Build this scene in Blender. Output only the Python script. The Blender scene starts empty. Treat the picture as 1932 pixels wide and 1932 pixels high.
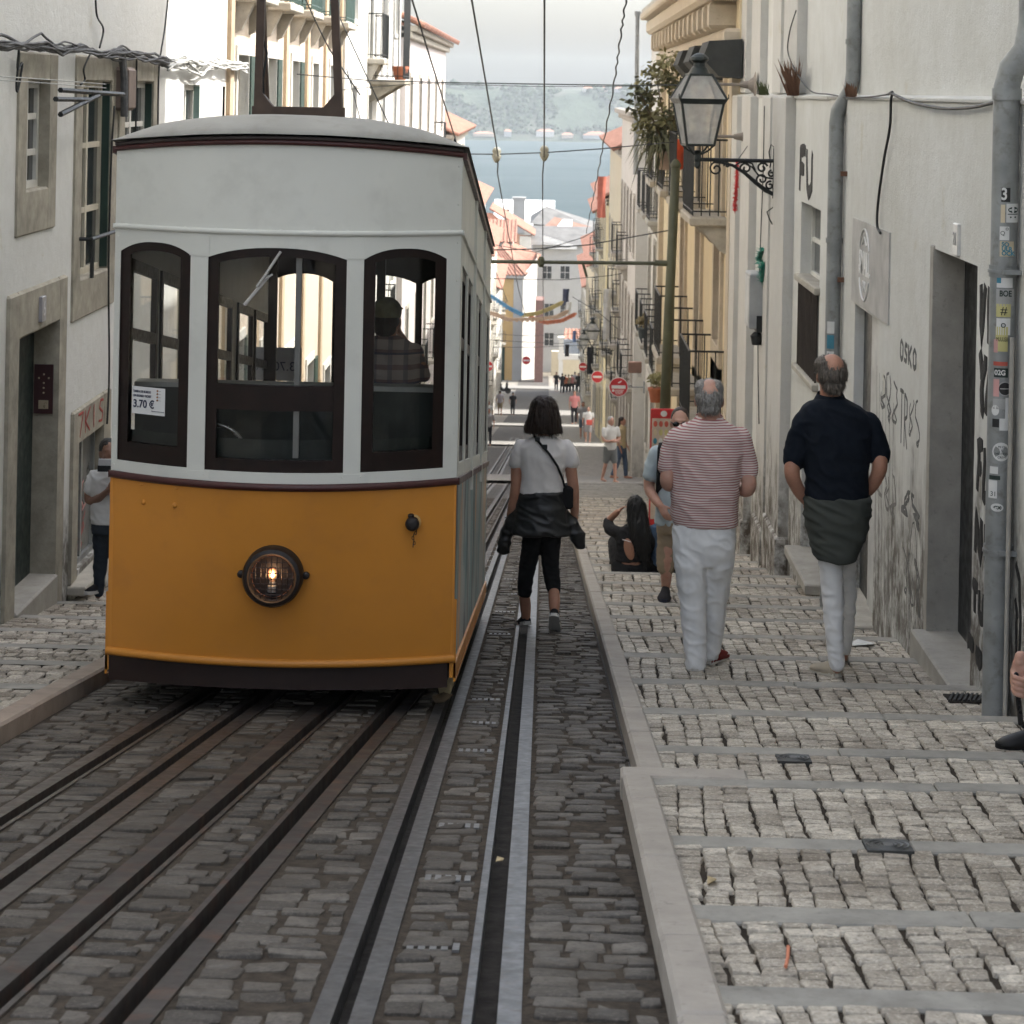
import bpy, math, random
import numpy as np
from mathutils import Vector, Matrix, noise
random.seed(7)
R = math.radians
sc = bpy.context.scene
COL = sc.collection

# ------------------------------------------------------------------ camera, sky, sun, exposure
FP, PU, PV = 4200.0, 966.0, 170.0          # focal length and principal point, in 1932ths of the frame
YAW, ROLL = R(0.98), R(1.1)
camd = bpy.data.cameras.new('camera')
camd.sensor_width = 24.0
camd.lens = FP / 1932.0 * 24.0
camd.shift_y = -(966.0 - PV) / 1932.0       # a rising-front style shift keeps the walls upright
camd.clip_start, camd.clip_end = 0.1, 9000.0
camd.dof.use_dof = True
camd.dof.focus_distance = 12.0
camd.dof.aperture_fstop = 6.0
cam = bpy.data.objects.new('camera', camd)
COL.objects.link(cam)
CM = Matrix.Rotation(YAW, 3, 'Z') @ Matrix.Rotation(R(90), 3, 'X') @ Matrix.Rotation(ROLL, 3, 'Z')
cam.matrix_world = CM.to_4x4()
sc.camera = cam

HAZE = 0.00014
SUN_EL, SUN_AZ = R(50), R(8)                # azimuth from +X (the right-hand side) towards +Y (down the street)
world = bpy.data.worlds.new('World')
sc.world = world
world.use_nodes = True
wn = world.node_tree
bg = wn.nodes['Background']
sky = wn.nodes.new('ShaderNodeTexSky')
sky.sky_type = 'NISHITA'
sky.sun_disc = False
sky.sun_elevation = SUN_EL
sky.sun_rotation = R(90) - SUN_AZ
sky.air_density = 1.0
sky.dust_density = 4.0
sky.ozone_density = 0.6
hs = wn.nodes.new('ShaderNodeHueSaturation')
hs.inputs['Saturation'].default_value = 0.5
wn.links.new(sky.outputs[0], hs.inputs['Color'])
wn.links.new(hs.outputs[0], bg.inputs['Color'])
bg.inputs['Strength'].default_value = 0.15
sund = bpy.data.lights.new('sun', 'SUN')
sund.energy = 2.2
sund.angle = R(0.5)
sund.color = (1.0, 0.96, 0.91)
sun = bpy.data.objects.new('sun', sund)
COL.objects.link(sun)
SV = Vector((math.cos(SUN_EL) * math.cos(SUN_AZ), math.cos(SUN_EL) * math.sin(SUN_AZ), math.sin(SUN_EL)))
sun.matrix_world = SV.to_track_quat('Z', 'Y').to_matrix().to_4x4()
sun.location = (40, 0, 60)
sc.view_settings.view_transform = 'Standard'
sc.view_settings.look = 'None'
sc.view_settings.gamma = 1.0
sc.view_settings.exposure = 1.74
sc.cycles.use_denoising = True
sc.cycles.max_bounces = 8
sc.cycles.diffuse_bounces = 4
sc.cycles.glossy_bounces = 3
sc.cycles.transparent_max_bounces = 24
sc.cycles.volume_bounces = 1
sc.cycles.sample_clamp_indirect = 6.0

# ------------------------------------------------------------------ the place: slope of the street, photo pixel -> place
PROF = [(-80, 10.67), (0, -1.47), (60, -10.57), (99, -15.8), (166, -24.2), (235, -30.2), (330, -36.0), (520, -48.0), (700, -53.5), (2600, -53.5)]
def gz(y):
    for (a, za), (b, zb) in zip(PROF, PROF[1:]):
        if y <= b:
            return za + (zb - za) * (y - a) / (b - a)
    return PROF[-1][1]
def ray(u, v):
    d = CM @ Vector(((u - PU) / FP, -(v - PV) / FP, -1.0))
    return d
def on_x(u, v, x):
    d = ray(u, v); return d * (x / d.x)
def on_y(u, v, y):
    d = ray(u, v); return d * (y / d.y)
def on_road(u, v, lift=0.0):
    d = ray(u, v); y = 3.0
    while y < 300:
        p = d * (y / d.y)
        if p.z <= gz(y) + lift: return p
        y += 0.01 + y * 0.0004
    return d * (300 / d.y)
# right pavement: shallow treads, a stone nosing on the far (downhill) edge of each
EDGES = [2.2, 3.3, 4.45, 5.55, 6.48, 7.59, 8.86, 9.76, 11.06, 12.36, 13.8, 15.2]
while EDGES[-1] < 56.5: EDGES.append(EDGES[-1] + 1.25 + 0.1 * math.sin(len(EDGES) * 1.7))
KERB = 0.09
def side_z(y):
    for a, b in zip(EDGES, EDGES[1:]):
        if a < y <= b:
            return gz(b) + KERB + 0.055 * (b - y)
    return gz(y) + KERB
def on_side(u, v):
    d = ray(u, v); y = 3.0
    while y < 300:
        p = d * (y / d.y)
        if p.z <= side_z(y): return p
        y += 0.005 + y * 0.0003
    return p

# ------------------------------------------------------------------ object helpers
WL = {}
def _link(o, parent=None):
    COL.objects.link(o)
    if parent is not None: o.parent = parent
def thing(name, label, cat, loc, group=None):
    o = bpy.data.objects.new(name, None)
    o.empty_display_size = 0.2
    o.location = loc
    _link(o)
    WL[o] = Vector(loc)
    tag(o, label, cat, group)
    return o
def tag(o, label, cat, group=None):
    o['label'] = label; o['category'] = cat
    if group: o['group'] = group
    return o
def setting(o, kind='structure'):
    o['kind'] = kind; return o
def wloc(o):
    return WL.get(o, Vector((0, 0, 0)))

class MB:
    """collects shapes; build() links them as one mesh object"""
    def __init__(self): self.v = []; self.f = []; self.tone = []
    def add(self, vs, fs):
        n = len(self.v); self.v += [tuple(p) for p in vs]; self.f += [tuple(i + n for i in f) for f in fs]; return self
    def box(self, x0, x1, y0, y1, z0, z1):
        return self.add([(x0, y0, z0), (x1, y0, z0), (x1, y1, z0), (x0, y1, z0), (x0, y0, z1), (x1, y0, z1), (x1, y1, z1), (x0, y1, z1)],
                        [(0, 3, 2, 1), (4, 5, 6, 7), (0, 1, 5, 4), (1, 2, 6, 5), (2, 3, 7, 6), (3, 0, 4, 7)])
    def bbox(self, x0, x1, y0, y1, z0, z1, b=0.008):
        """box with chamfered top and front edges"""
        x0, x1 = min(x0, x1), max(x0, x1); y0, y1 = min(y0, y1), max(y0, y1); z0, z1 = min(z0, z1), max(z0, z1)
        V = []
        for (z, i) in ((z0, b), (z0 + b, 0), (z1 - b, 0), (z1, b)):
            V += [(x0 + i, y0 + i, z), (x1 - i, y0 + i, z), (x1 - i, y1 - i, z), (x0 + i, y1 - i, z)]
        Fc = [(3, 2, 1, 0), (12, 13, 14, 15)]
        for k in range(3):
            for j in range(4):
                a = k * 4 + j; c = k * 4 + (j + 1) % 4
                Fc.append((a, c, c + 4, a + 4))
        return self.add(V, Fc)
    def quad(self, a, b, c, d): return self.add([a, b, c, d], [(0, 1, 2, 3)])
    def slopebox(self, x0, x1, y0, y1, top, thick, n=1):
        """a slab following a height function of y"""
        for i in range(n):
            a = y0 + (y1 - y0) * i / n; b = y0 + (y1 - y0) * (i + 1) / n
            ta, tb = top(a), top(b)
            self.add([(x0, a, ta - thick), (x1, a, ta - thick), (x1, b, tb - thick), (x0, b, tb - thick), (x0, a, ta), (x1, a, ta), (x1, b, tb), (x0, b, tb)],
                     [(0, 3, 2, 1), (4, 5, 6, 7), (1, 2, 6, 5), (3, 0, 4, 7)] + ([(0, 1, 5, 4)] if i == 0 else []) + ([(2, 3, 7, 6)] if i == n - 1 else []))
        return self
    def tube(self, pts, r, seg=10, ref=None, flat=None, cap=True, closed=False):
        """sweep a circle (or ellipse: r entries may be (ra, rb)) along points"""
        pts = [Vector(p) for p in pts]; n = len(pts)
        if not isinstance(r, (list,)): r = [r] * n
        rings = []
        up = Vector(ref) if ref is not None else None
        prev = None
        for i, p in enumerate(pts):
            if closed: t = pts[(i + 1) % n] - pts[i - 1]
            elif i == 0: t = pts[1] - p
            elif i == n - 1: t = p - pts[i - 1]
            else: t = pts[i + 1] - pts[i - 1]
            if t.length < 1e-9: t = Vector((0, 0, 1))
            t.normalize()
            if up is not None: s = up - t * up.dot(t)
            elif prev is not None: s = prev - t * prev.dot(t)
            else:
                w = Vector((1, 0, 0)) if abs(t.x) < 0.8 else Vector((0, 1, 0))
                s = w - t * w.dot(t)
            if s.length < 1e-6: s = t.orthogonal()
            s.normalize(); prev = s; w = t.cross(s)
            ra, rb = r[i] if isinstance(r[i], (tuple, list)) else (r[i], r[i])
            rings.append([p + s * (ra * math.cos(2 * math.pi * k / seg)) + w * (rb * math.sin(2 * math.pi * k / seg)) for k in range(seg)])
        V = [q for ring in rings for q in ring]; Fc = []
        m = n if closed else n - 1
        for i in range(m):
            for k in range(seg):
                a = i * seg + k; b = i * seg + (k + 1) % seg; j = ((i + 1) % n) * seg
                Fc.append((a, b, j + (k + 1) % seg, j + k))
        if cap and not closed:
            Fc.append(tuple(range(seg - 1, -1, -1))); Fc.append(tuple((n - 1) * seg + k for k in range(seg)))
        return self.add(V, Fc)
    def limb(self, pts, rad, seg=14, ref=None):
        """a round-ended limb: smooth interpolation of points and radii, hemispherical caps"""
        pts = [Vector(p) for p in pts]; rad = [q if isinstance(q, (tuple, list)) else (q, q) for q in rad]
        P, Q = [], []
        for i in range(len(pts) - 1):
            for j in range(6):
                t = j / 6.0
                p0 = pts[max(i - 1, 0)]; p1 = pts[i]; p2 = pts[i + 1]; p3 = pts[min(i + 2, len(pts) - 1)]
                P.append(0.5 * ((2 * p1) + (p2 - p0) * t + (2 * p0 - 5 * p1 + 4 * p2 - p3) * t * t + (3 * p1 - p0 - 3 * p2 + p3) * t ** 3))
                s = t * t * (3 - 2 * t)
                Q.append((rad[i][0] * (1 - s) + rad[i + 1][0] * s, rad[i][1] * (1 - s) + rad[i + 1][1] * s))
        P.append(pts[-1]); Q.append(rad[-1])
        d0 = (P[0] - P[1]).normalized(); d1 = (P[-1] - P[-2]).normalized()
        A = [(P[0] + d0 * min(Q[0]) * k, (Q[0][0] * f, Q[0][1] * f)) for k, f in ((0.98, 0.2), (0.8, 0.6), (0.45, 0.89))]
        B = [(P[-1] + d1 * min(Q[-1]) * k, (Q[-1][0] * f, Q[-1][1] * f)) for k, f in ((0.45, 0.89), (0.8, 0.6), (0.98, 0.2))]
        return self.tube([a[0] for a in A] + P + [b[0] for b in B], [a[1] for a in A] + Q + [b[1] for b in B], seg, ref)
    def ell(self, c, r, rot=None, seg=18, rings=12):
        V, Fc = [], []
        for i in range(rings + 1):
            th = math.pi * i / rings
            for k in range(seg):
                ph = 2 * math.pi * k / seg
                p = Vector((r[0] * math.sin(th) * math.cos(ph), r[1] * math.sin(th) * math.sin(ph), r[2] * math.cos(th)))
                if rot is not None: p = rot @ p
                V.append(Vector(c) + p)
        for i in range(rings):
            for k in range(seg):
                Fc.append((i * seg + k, (i + 1) * seg + k, (i + 1) * seg + (k + 1) % seg, i * seg + (k + 1) % seg))
        return self.add(V, Fc)
    def lathe(self, c, prof, seg=20, axis='Z', rot=None):
        """prof: list of (radius, height) around an axis through c"""
        V, Fc = [], []
        for (r, h) in prof:
            for k in range(seg):
                a = 2 * math.pi * k / seg
                p = Vector((r * math.cos(a), r * math.sin(a), h))
                if axis == 'Y': p = Vector((p.x, -p.z, p.y))       # height grows towards -Y
                elif axis == 'X': p = Vector((p.z, p.x, p.y))
                if rot is not None: p = rot @ p
                V.append(Vector(c) + p)
        n = len(prof)
        for i in range(n - 1):
            for k in range(seg):
                Fc.append((i * seg + k, i * seg + (k + 1) % seg, (i + 1) * seg + (k + 1) % seg, (i + 1) * seg + k))
        Fc.append(tuple(range(seg - 1, -1, -1))); Fc.append(tuple((n - 1) * seg + k for k in range(seg)))
        return self.add(V, Fc)
    def ring(self, pts_center, hw, hd, seg=20):
        c = Vector(pts_center)
        return [c + Vector((hw * math.cos(2 * math.pi * k / seg), hd * math.sin(2 * math.pi * k / seg), 0)) for k in range(seg)]
    def loft(self, rings, cap=True):
        seg = len(rings[0]); V = [p for r in rings for p in r]; Fc = []
        for i in range(len(rings) - 1):
            for k in range(seg):
                Fc.append((i * seg + k, (i + 1) * seg + k, (i + 1) * seg + (k + 1) % seg, i * seg + (k + 1) % seg))
        if cap:
            Fc.append(tuple(range(seg))); Fc.append(tuple((len(rings) - 1) * seg + k for k in range(seg - 1, -1, -1)))
        return self.add(V, Fc)
    def mesh(self, name, off=Vector((0, 0, 0))):
        me = bpy.data.meshes.new(name)
        me.from_pydata([(p[0] - off[0], p[1] - off[1], p[2] - off[2]) for p in self.v], [], self.f)
        me.update()
        return me
    def build(self, name, mat, parent=None, smooth=False, angle=None):
        off = wloc(parent) if parent is not None else Vector((0, 0, 0))
        me = self.mesh(name, off)
        me.materials.append(mat)
        if self.tone:
            at = me.color_attributes.new('tone', 'FLOAT_COLOR', 'CORNER')
            n = np.fromiter((len(f) for f in self.f), int, len(self.f))
            t = np.repeat(np.array(self.tone, np.float32), n)
            c = np.ones((len(t), 4), np.float32); c[:, 0] = c[:, 1] = c[:, 2] = t
            at.data.foreach_set('color', c.ravel())
        if smooth:
            me.polygons.foreach_set('use_smooth', [True] * len(me.polygons))
        o = bpy.data.objects.new(name, me)
        _link(o, parent)
        WL[o] = off
        if smooth and angle:
            me.set_sharp_from_angle(angle=R(angle))
        return o

def remesh(mb, name, voxel, mat, parent=None, smooth=6, disp=None, rough=0.0):
    """one continuous skin round overlapping closed shapes"""
    me = mb.mesh('tmp')
    o = bpy.data.objects.new('tmp', me); COL.objects.link(o)
    m = o.modifiers.new('r', 'REMESH'); m.mode = 'VOXEL'; m.voxel_size = voxel
    if smooth:
        s = o.modifiers.new('s', 'SMOOTH'); s.factor = 0.5; s.iterations = smooth
    dg = bpy.context.evaluated_depsgraph_get()
    ev = o.evaluated_get(dg)
    me2 = bpy.data.meshes.new_from_object(ev)
    bpy.data.objects.remove(o); bpy.data.meshes.remove(me)
    n = len(me2.vertices)
    co = np.empty(n * 3, np.float32); me2.vertices.foreach_get('co', co); co = co.reshape(-1, 3)
    if disp is not None:
        nr = np.empty(n * 3, np.float32); me2.vertices.foreach_get('normal', nr); nr = nr.reshape(-1, 3)
        d = np.array([disp(Vector(p)) for p in co.tolist()], np.float32)
        co = co + nr * d[:, None]
    off = wloc(parent) if parent is not None else Vector((0, 0, 0))
    co = co - np.array(off, np.float32)
    me2.vertices.foreach_set('co', co.astype(np.float32).ravel())
    me2.name = name
    me2.materials.clear(); me2.materials.append(mat)
    me2.polygons.foreach_set('use_smooth', [True] * len(me2.polygons))
    me2.update()
    r = bpy.data.objects.new(name, me2); _link(r, parent); WL[r] = off
    return r

def text(body, size, org, xa, ya, mat, name, parent, depth=0.002, align='CENTER', width=1.0, bold=0.0):
    cu = bpy.data.curves.new('txt', 'FONT'); cu.body = body; cu.size = size; cu.extrude = depth; cu.align_x = align; cu.align_y = 'CENTER'; cu.offset = bold
    o = bpy.data.objects.new('txt', cu); COL.objects.link(o)
    me = bpy.data.meshes.new_from_object(o.evaluated_get(bpy.context.evaluated_depsgraph_get()))
    bpy.data.objects.remove(o); bpy.data.curves.remove(cu)
    xa, ya = Vector(xa).normalized(), Vector(ya).normalized(); za = xa.cross(ya)
    off = wloc(parent)
    for v in me.vertices:
        p = Vector(org) + xa * (v.co.x * width) + ya * v.co.y + za * v.co.z
        v.co = p - off
    me.materials.clear(); me.materials.append(mat); me.name = name
    r = bpy.data.objects.new(name, me); _link(r, parent); WL[r] = off
    return r

# ------------------------------------------------------------------ materials
MATS = {}
def newmat(name):
    m = bpy.data.materials.new(name); m.use_nodes = True
    nt = m.node_tree
    return m, nt, nt.nodes['Principled BSDF']
def N(nt, typ, **kw):
    n = nt.nodes.new(typ)
    for k, v in kw.items():
        if k in n.inputs.keys(): n.inputs[k].default_value = v
        else: setattr(n, k, v)
    return n
def col4(c): return (c[0], c[1], c[2], 1.0)
def mathn(nt, op, a, b=None, clamp=False):
    n = nt.nodes.new('ShaderNodeMath'); n.operation = op; n.use_clamp = clamp
    for i, s in enumerate((a, b)):
        if s is None: continue
        if isinstance(s, (int, float)): n.inputs[i].default_value = s
        else: nt.links.new(s, n.inputs[i])
    return n.outputs[0]
def mixc(nt, f, a, b, mode='MIX'):
    n = nt.nodes.new('ShaderNodeMix'); n.data_type = 'RGBA'; n.blend_type = mode
    for k, s in ((0, f), (6, a), (7, b)):
        if isinstance(s, (int, float)): n.inputs[k].default_value = s
        elif isinstance(s, (tuple, list)): n.inputs[k].default_value = col4(s)
        else: nt.links.new(s, n.inputs[k])
    return n.outputs[2]
def ramp(nt, f, stops):
    n = nt.nodes.new('ShaderNodeMapRange'); n.clamp = True
    nt.links.new(f, n.inputs[0]); n.inputs[1].default_value = stops[0]; n.inputs[2].default_value = stops[1]
    n.inputs[3].default_value = stops[2] if len(stops) > 2 else 0.0; n.inputs[4].default_value = stops[3] if len(stops) > 2 else 1.0
    return n.outputs[0]
def noisen(nt, vec, scale, detail=4.0, rough=0.55):
    n = N(nt, 'ShaderNodeTexNoise'); n.inputs['Scale'].default_value = scale; n.inputs['Detail'].default_value = detail; n.inputs['Roughness'].default_value = rough
    if vec is not None: nt.links.new(vec, n.inputs['Vector'])
    return n.outputs[0]
def mapped(nt, scale=(1, 1, 1), rot=(0, 0, 0)):
    g = nt.nodes.new('ShaderNodeNewGeometry'); mp = nt.nodes.new('ShaderNodeMapping')
    mp.inputs['Scale'].default_value = scale; mp.inputs['Rotation'].default_value = rot
    nt.links.new(g.outputs['Position'], mp.inputs['Vector']); return mp.outputs[0]
def bump(nt, b, h, strength=0.3, dist=0.01):
    n = nt.nodes.new('ShaderNodeBump'); n.inputs['Strength'].default_value = strength; n.inputs['Distance'].default_value = dist
    nt.links.new(h, n.inputs['Height']); nt.links.new(n.outputs[0], b.inputs['Normal'])
def mat(name, c, rough=0.7, var=0.18, scale=4.0, metal=0.0, spec=0.4, bmp=0.15, bscale=60.0, bdist=0.004, sss=0.0, coat=0.0, dirt=None):
    """plain material with mottled colour and a fine relief"""
    if name in MATS: return MATS[name]
    m, nt, b = newmat(name)
    pos = mapped(nt)
    f = ramp(nt, noisen(nt, pos, scale, 6), (0.3, 0.7))
    lo = tuple(x * (1 - var) for x in c); hi = tuple(min(1, x * (1 + var)) for x in c)
    cc = mixc(nt, f, lo, hi)
    if dirt: 
        g = ramp(nt, noisen(nt, pos, scale * 2.7, 8, 0.65), (0.52, 0.68))
        cc = mixc(nt, mathn(nt, 'MULTIPLY', g, dirt[1]), cc, dirt[0])
    nt.links.new(cc, b.inputs['Base Color'])
    rr = ramp(nt, noisen(nt, pos, scale * 3, 4), (0.3, 0.7, max(0.02, rough - 0.1), min(1, rough + 0.1)))
    nt.links.new(rr, b.inputs['Roughness'])
    b.inputs['Metallic'].default_value = metal
    b.inputs['Specular IOR Level'].default_value = spec
    if coat: b.inputs['Coat Weight'].default_value = coat; b.inputs['Coat Roughness'].default_value = 0.15
    if sss:
        b.inputs['Subsurface Weight'].default_value = sss; b.inputs['Subsurface Radius'].default_value = (0.01, 0.004, 0.002); b.inputs['Subsurface Scale'].default_value = 0.6
    if bmp: bump(nt, b, noisen(nt, pos, bscale, 5), bmp, bdist)
    MATS[name] = m
    return m
def plaster(name, c, stain=0.5, grime=0.85, streak=0.3, patch=(0.5, 0.47, 0.4), gcol=(0.075, 0.058, 0.04), rough=0.9, gh=1.35):
    """old painted render: broad stains, rain streaks, flaked patches, blotchy grime low on the wall"""
    if name in MATS: return MATS[name]
    m, nt, b = newmat(name)
    pos = mapped(nt); st = mapped(nt, (2.6, 2.6, 0.32))
    f = ramp(nt, noisen(nt, pos, 0.9, 8, 0.6), (0.35, 0.7))
    cc = mixc(nt, mathn(nt, 'MULTIPLY', f, stain), c, tuple(x * q for x, q in zip(c, (0.74, 0.72, 0.66))))
    cc = mixc(nt, ramp(nt, noisen(nt, pos, 6.5, 8, 0.7), (0.4, 0.72, 0.0, 0.3)), cc, tuple(x * q for x, q in zip(c, (0.72, 0.7, 0.65))))
    s = ramp(nt, noisen(nt, st, 1.5, 7, 0.7), (0.56, 0.78))
    cc = mixc(nt, mathn(nt, 'MULTIPLY', s, streak), cc, tuple(x * q for x, q in zip(c, (0.52, 0.5, 0.45))))
    p = ramp(nt, noisen(nt, pos, 1.7, 10, 0.65), (0.63, 0.66))
    cc = mixc(nt, mathn(nt, 'MULTIPLY', p, 0.5), cc, tuple(x * y * 1.6 for x, y in zip(c, patch)))
    # splashed dirt: height above the pavement, broken up by noise
    sep = nt.nodes.new('ShaderNodeSeparateXYZ'); nt.links.new(mapped(nt), sep.inputs[0])
    h = mathn(nt, 'ADD', mathn(nt, 'ADD', sep.outputs[2], mathn(nt, 'MULTIPLY', sep.outputs[1], 0.1517)), 1.38)
    hn = mathn(nt, 'ADD', h, mathn(nt, 'MULTIPLY', noisen(nt, mapped(nt, (2.4, 2.4, 0.6)), 1.2, 7, 0.65), -2.6 * gh))
    g = ramp(nt, hn, (-1.0 * gh, -0.25 * gh, 1.0, 0.0))
    g = mathn(nt, 'MULTIPLY', g, ramp(nt, noisen(nt, mapped(nt, (3, 3, 2.2)), 2.4, 9, 0.7), (0.36, 0.56)))
    cc = mixc(nt, mathn(nt, 'MULTIPLY', g, grime), cc, gcol)
    nt.links.new(cc, b.inputs['Base Color'])
    b.inputs['Roughness'].default_value = rough; b.inputs['Specular IOR Level'].default_value = 0.25
    bump(nt, b, mathn(nt, 'ADD', noisen(nt, pos, 14, 6, 0.65), mathn(nt, 'MULTIPLY', noisen(nt, pos, 90, 4), 0.5)), 0.55, 0.014)
    MATS[name] = m
    return m
def stone(name, c, var=0.25, rough=0.85):
    if name in MATS: return MATS[name]
    m, nt, b = newmat(name)
    pos = mapped(nt)
    f = ramp(nt, noisen(nt, pos, 5, 9, 0.65), (0.3, 0.7))
    cc = mixc(nt, f, tuple(x * (1 - var) for x in c), tuple(x * (1 + var * 0.6) for x in c))
    sp = ramp(nt, noisen(nt, pos, 22, 8, 0.7), (0.58, 0.72))
    cc = mixc(nt, mathn(nt, 'MULTIPLY', sp, 0.55), cc, tuple(x * 0.45 for x in c))
    nt.links.new(cc, b.inputs['Base Color']); b.inputs['Roughness'].default_value = rough; b.inputs['Specular IOR Level'].default_value = 0.3
    bump(nt, b, noisen(nt, pos, 45, 8, 0.7), 0.45, 0.008)
    MATS[name] = m
    return m
def toned(name, lo, hi, rough=0.8, bscale=70, dirt=(0.06, 0.05, 0.04), dirtamt=0.5, spec=0.35):
    """stones with a tone of their own each ('tone' attribute), dirt in patches"""
    if name in MATS: return MATS[name]
    m, nt, b = newmat(name)
    pos = mapped(nt)
    at = nt.nodes.new('ShaderNodeAttribute'); at.attribute_name = 'tone'
    cc = mixc(nt, at.outputs['Fac'], lo, hi)
    cc = mixc(nt, ramp(nt, noisen(nt, pos, 25, 8, 0.7), (0.38, 0.68, 0.0, 0.75)), cc, tuple(x * 0.36 for x in hi))
    cc = mixc(nt, ramp(nt, noisen(nt, pos, 75, 6, 0.75), (0.5, 0.66, 0.0, 0.6)), cc, tuple(min(1, x * 1.25) for x in hi))
    cc = mixc(nt, ramp(nt, noisen(nt, mapped(nt, (1, 1, 1), (0, 0, 1)), 60, 6, 0.75), (0.52, 0.66, 0.0, 0.7)), cc, tuple(x * .6 for x in lo))
    g = ramp(nt, noisen(nt, pos, 1.7, 9, 0.65), (0.45, 0.7))
    cc = mixc(nt, mathn(nt, 'MULTIPLY', g, dirtamt), cc, dirt)
    nt.links.new(cc, b.inputs['Base Color'])
    nt.links.new(ramp(nt, noisen(nt, pos, 9, 6), (0.3, 0.7, rough - 0.15, min(1, rough + 0.15))), b.inputs['Roughness'])
    b.inputs['Specular IOR Level'].default_value = spec
    bump(nt, b, noisen(nt, pos, bscale, 8, 0.7), 0.5, 0.006)
    MATS[name] = m
    return m
def glassmat():
    if 'glass' in MATS: return MATS['glass']
    m, nt, b = newmat('clear_glass')
    nt.nodes.remove(b)
    out = nt.nodes['Material Output']
    tr = N(nt, 'ShaderNodeBsdfTransparent'); tr.inputs[0].default_value = (0.97, 0.98, 0.97, 1)
    gl = N(nt, 'ShaderNodeBsdfGlossy'); gl.inputs['Roughness'].default_value = 0.02
    fr = N(nt, 'ShaderNodeFresnel'); fr.inputs[0].default_value = 1.5
    mx = N(nt, 'ShaderNodeMixShader')
    nt.links.new(fr.outputs[0], mx.inputs[0]); nt.links.new(tr.outputs[0], mx.inputs[1]); nt.links.new(gl.outputs[0], mx.inputs[2])
    nt.links.new(mx.outputs[0], out.inputs[0])
    MATS['glass'] = m
    return m
def emit(name, c, s):
    if name in MATS: return MATS[name]
    m, nt, b = newmat(name)
    b.inputs['Emission Color'].default_value = col4(c); b.inputs['Emission Strength'].default_value = s; b.inputs['Base Color'].default_value = col4(c)
    MATS[name] = m
    return m
def flat(name, c, rough=0.7, metal=0.0):
    return mat(name, c, rough, 0.06, 8, metal, 0.35, 0.0)
WHITE_WALL = plaster('white_render', (0.66, 0.66, 0.63))
LEFT_WALL = plaster('left_render', (0.70, 0.70, 0.67), 0.25, 0.85, 0.12, gh=0.55)
STONE = stone('limestone', (0.42, 0.39, 0.33))
ROUGHSTONE = stone('rough_limestone', (0.36, 0.33, 0.265), 0.35)
MARBLE = stone('grey_marble', (0.36, 0.34, 0.30), 0.2)
DARKPANE = mat('dark_pane', (0.03, 0.034, 0.036), 0.08, 0.3, 2, 0, 0.6, 0.02, 3)
IRON = mat('black_iron', (0.018, 0.02, 0.02), 0.5, 0.3, 12, 0.2, 0.4, 0.1, 90)
WINWHITE = mat('window_paint', (0.62, 0.61, 0.56), 0.6, 0.12, 6)
GREENPAINT = mat('dark_green_paint', (0.02, 0.045, 0.035), 0.45, 0.25, 6)
ZINC = mat('zinc_pipe', (0.26, 0.27, 0.265), 0.5, 0.22, 5, 0.25, 0.4, 0.15, 30, 0.004, dirt=((0.14, 0.13, 0.11), 0.6))
TILE = None
# ------------------------------------------------------------------ ground
rnd = random.Random(11)
XK, XK2, XW, XL, XLK = 0.34, 0.41, 2.42, -3.98, -2.40    # kerb faces, right wall, left wall, left kerb face

def sett_material(name, c1, c2, mortar, row, wid):
    m, nt, b = newmat(name)
    pos = mapped(nt, (1, 1, 1), (0, 0, R(90)))
    br = N(nt, 'ShaderNodeTexBrick'); br.offset = 0.5
    for k, s in (('Scale', 1.0), ('Brick Width', row), ('Row Height', wid), ('Mortar Size', 0.012), ('Mortar Smooth', 0.6), ('Bias', 0.0)): br.inputs[k].default_value = s
    nt.links.new(mapped(nt), br.inputs['Vector'])
    br.inputs['Color1'].default_value = col4(c1); br.inputs['Color2'].default_value = col4(c2); br.inputs['Mortar'].default_value = col4(mortar)
    p0 = mapped(nt)
    g = ramp(nt, noisen(nt, p0, 2.2, 9, 0.65), (0.42, 0.68))
    cc = mixc(nt, mathn(nt, 'MULTIPLY', g, 0.6), br.outputs['Color'], mortar)
    nt.links.new(cc, b.inputs['Base Color']); b.inputs['Roughness'].default_value = 0.82; b.inputs['Specular IOR Level'].default_value = 0.3
    bump(nt, b, mathn(nt, 'ADD', mathn(nt, 'MULTIPLY', br.outputs['Fac'], -0.7), noisen(nt, p0, 60, 8, 0.7)), 0.5, 0.008)
    return m
DIRT = mat('street_dirt', (0.052, 0.041, 0.03), 0.95, 0.5, 22, 0, 0.2, 0.6, 55, 0.012, dirt=((0.035, 0.028, 0.022), 0.7))
ROADM = sett_material('dark_setts', (0.075, 0.07, 0.064), (0.12, 0.115, 0.107), (0.05, 0.042, 0.034), 0.24, 0.12)
SETT = toned('basalt_sett', (0.036, 0.030, 0.024), (0.158, 0.14, 0.117), 0.7, 45, (0.055, 0.045, 0.034), 0.8, 0.35)
COBBLE = toned('limestone_cobble', (0.19, 0.16, 0.12), (0.70, 0.635, 0.53), 0.8, 50, (0.13, 0.10, 0.07), 0.55)
JOINT = mat('joint_dirt', (0.035, 0.027, 0.019), 0.95, 0.35, 9, 0, 0.2, 0.5, 80, 0.008)
NOSING = stone('nosing_stone', (0.30, 0.285, 0.25), 0.32)
KERBST = stone('kerb_stone', (0.36, 0.325, 0.28), 0.18)
FARCOB = sett_material('far_cobbles', (0.25, 0.235, 0.2), (0.33, 0.31, 0.27), (0.13, 0.115, 0.095), 0.11, 0.11)
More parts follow.
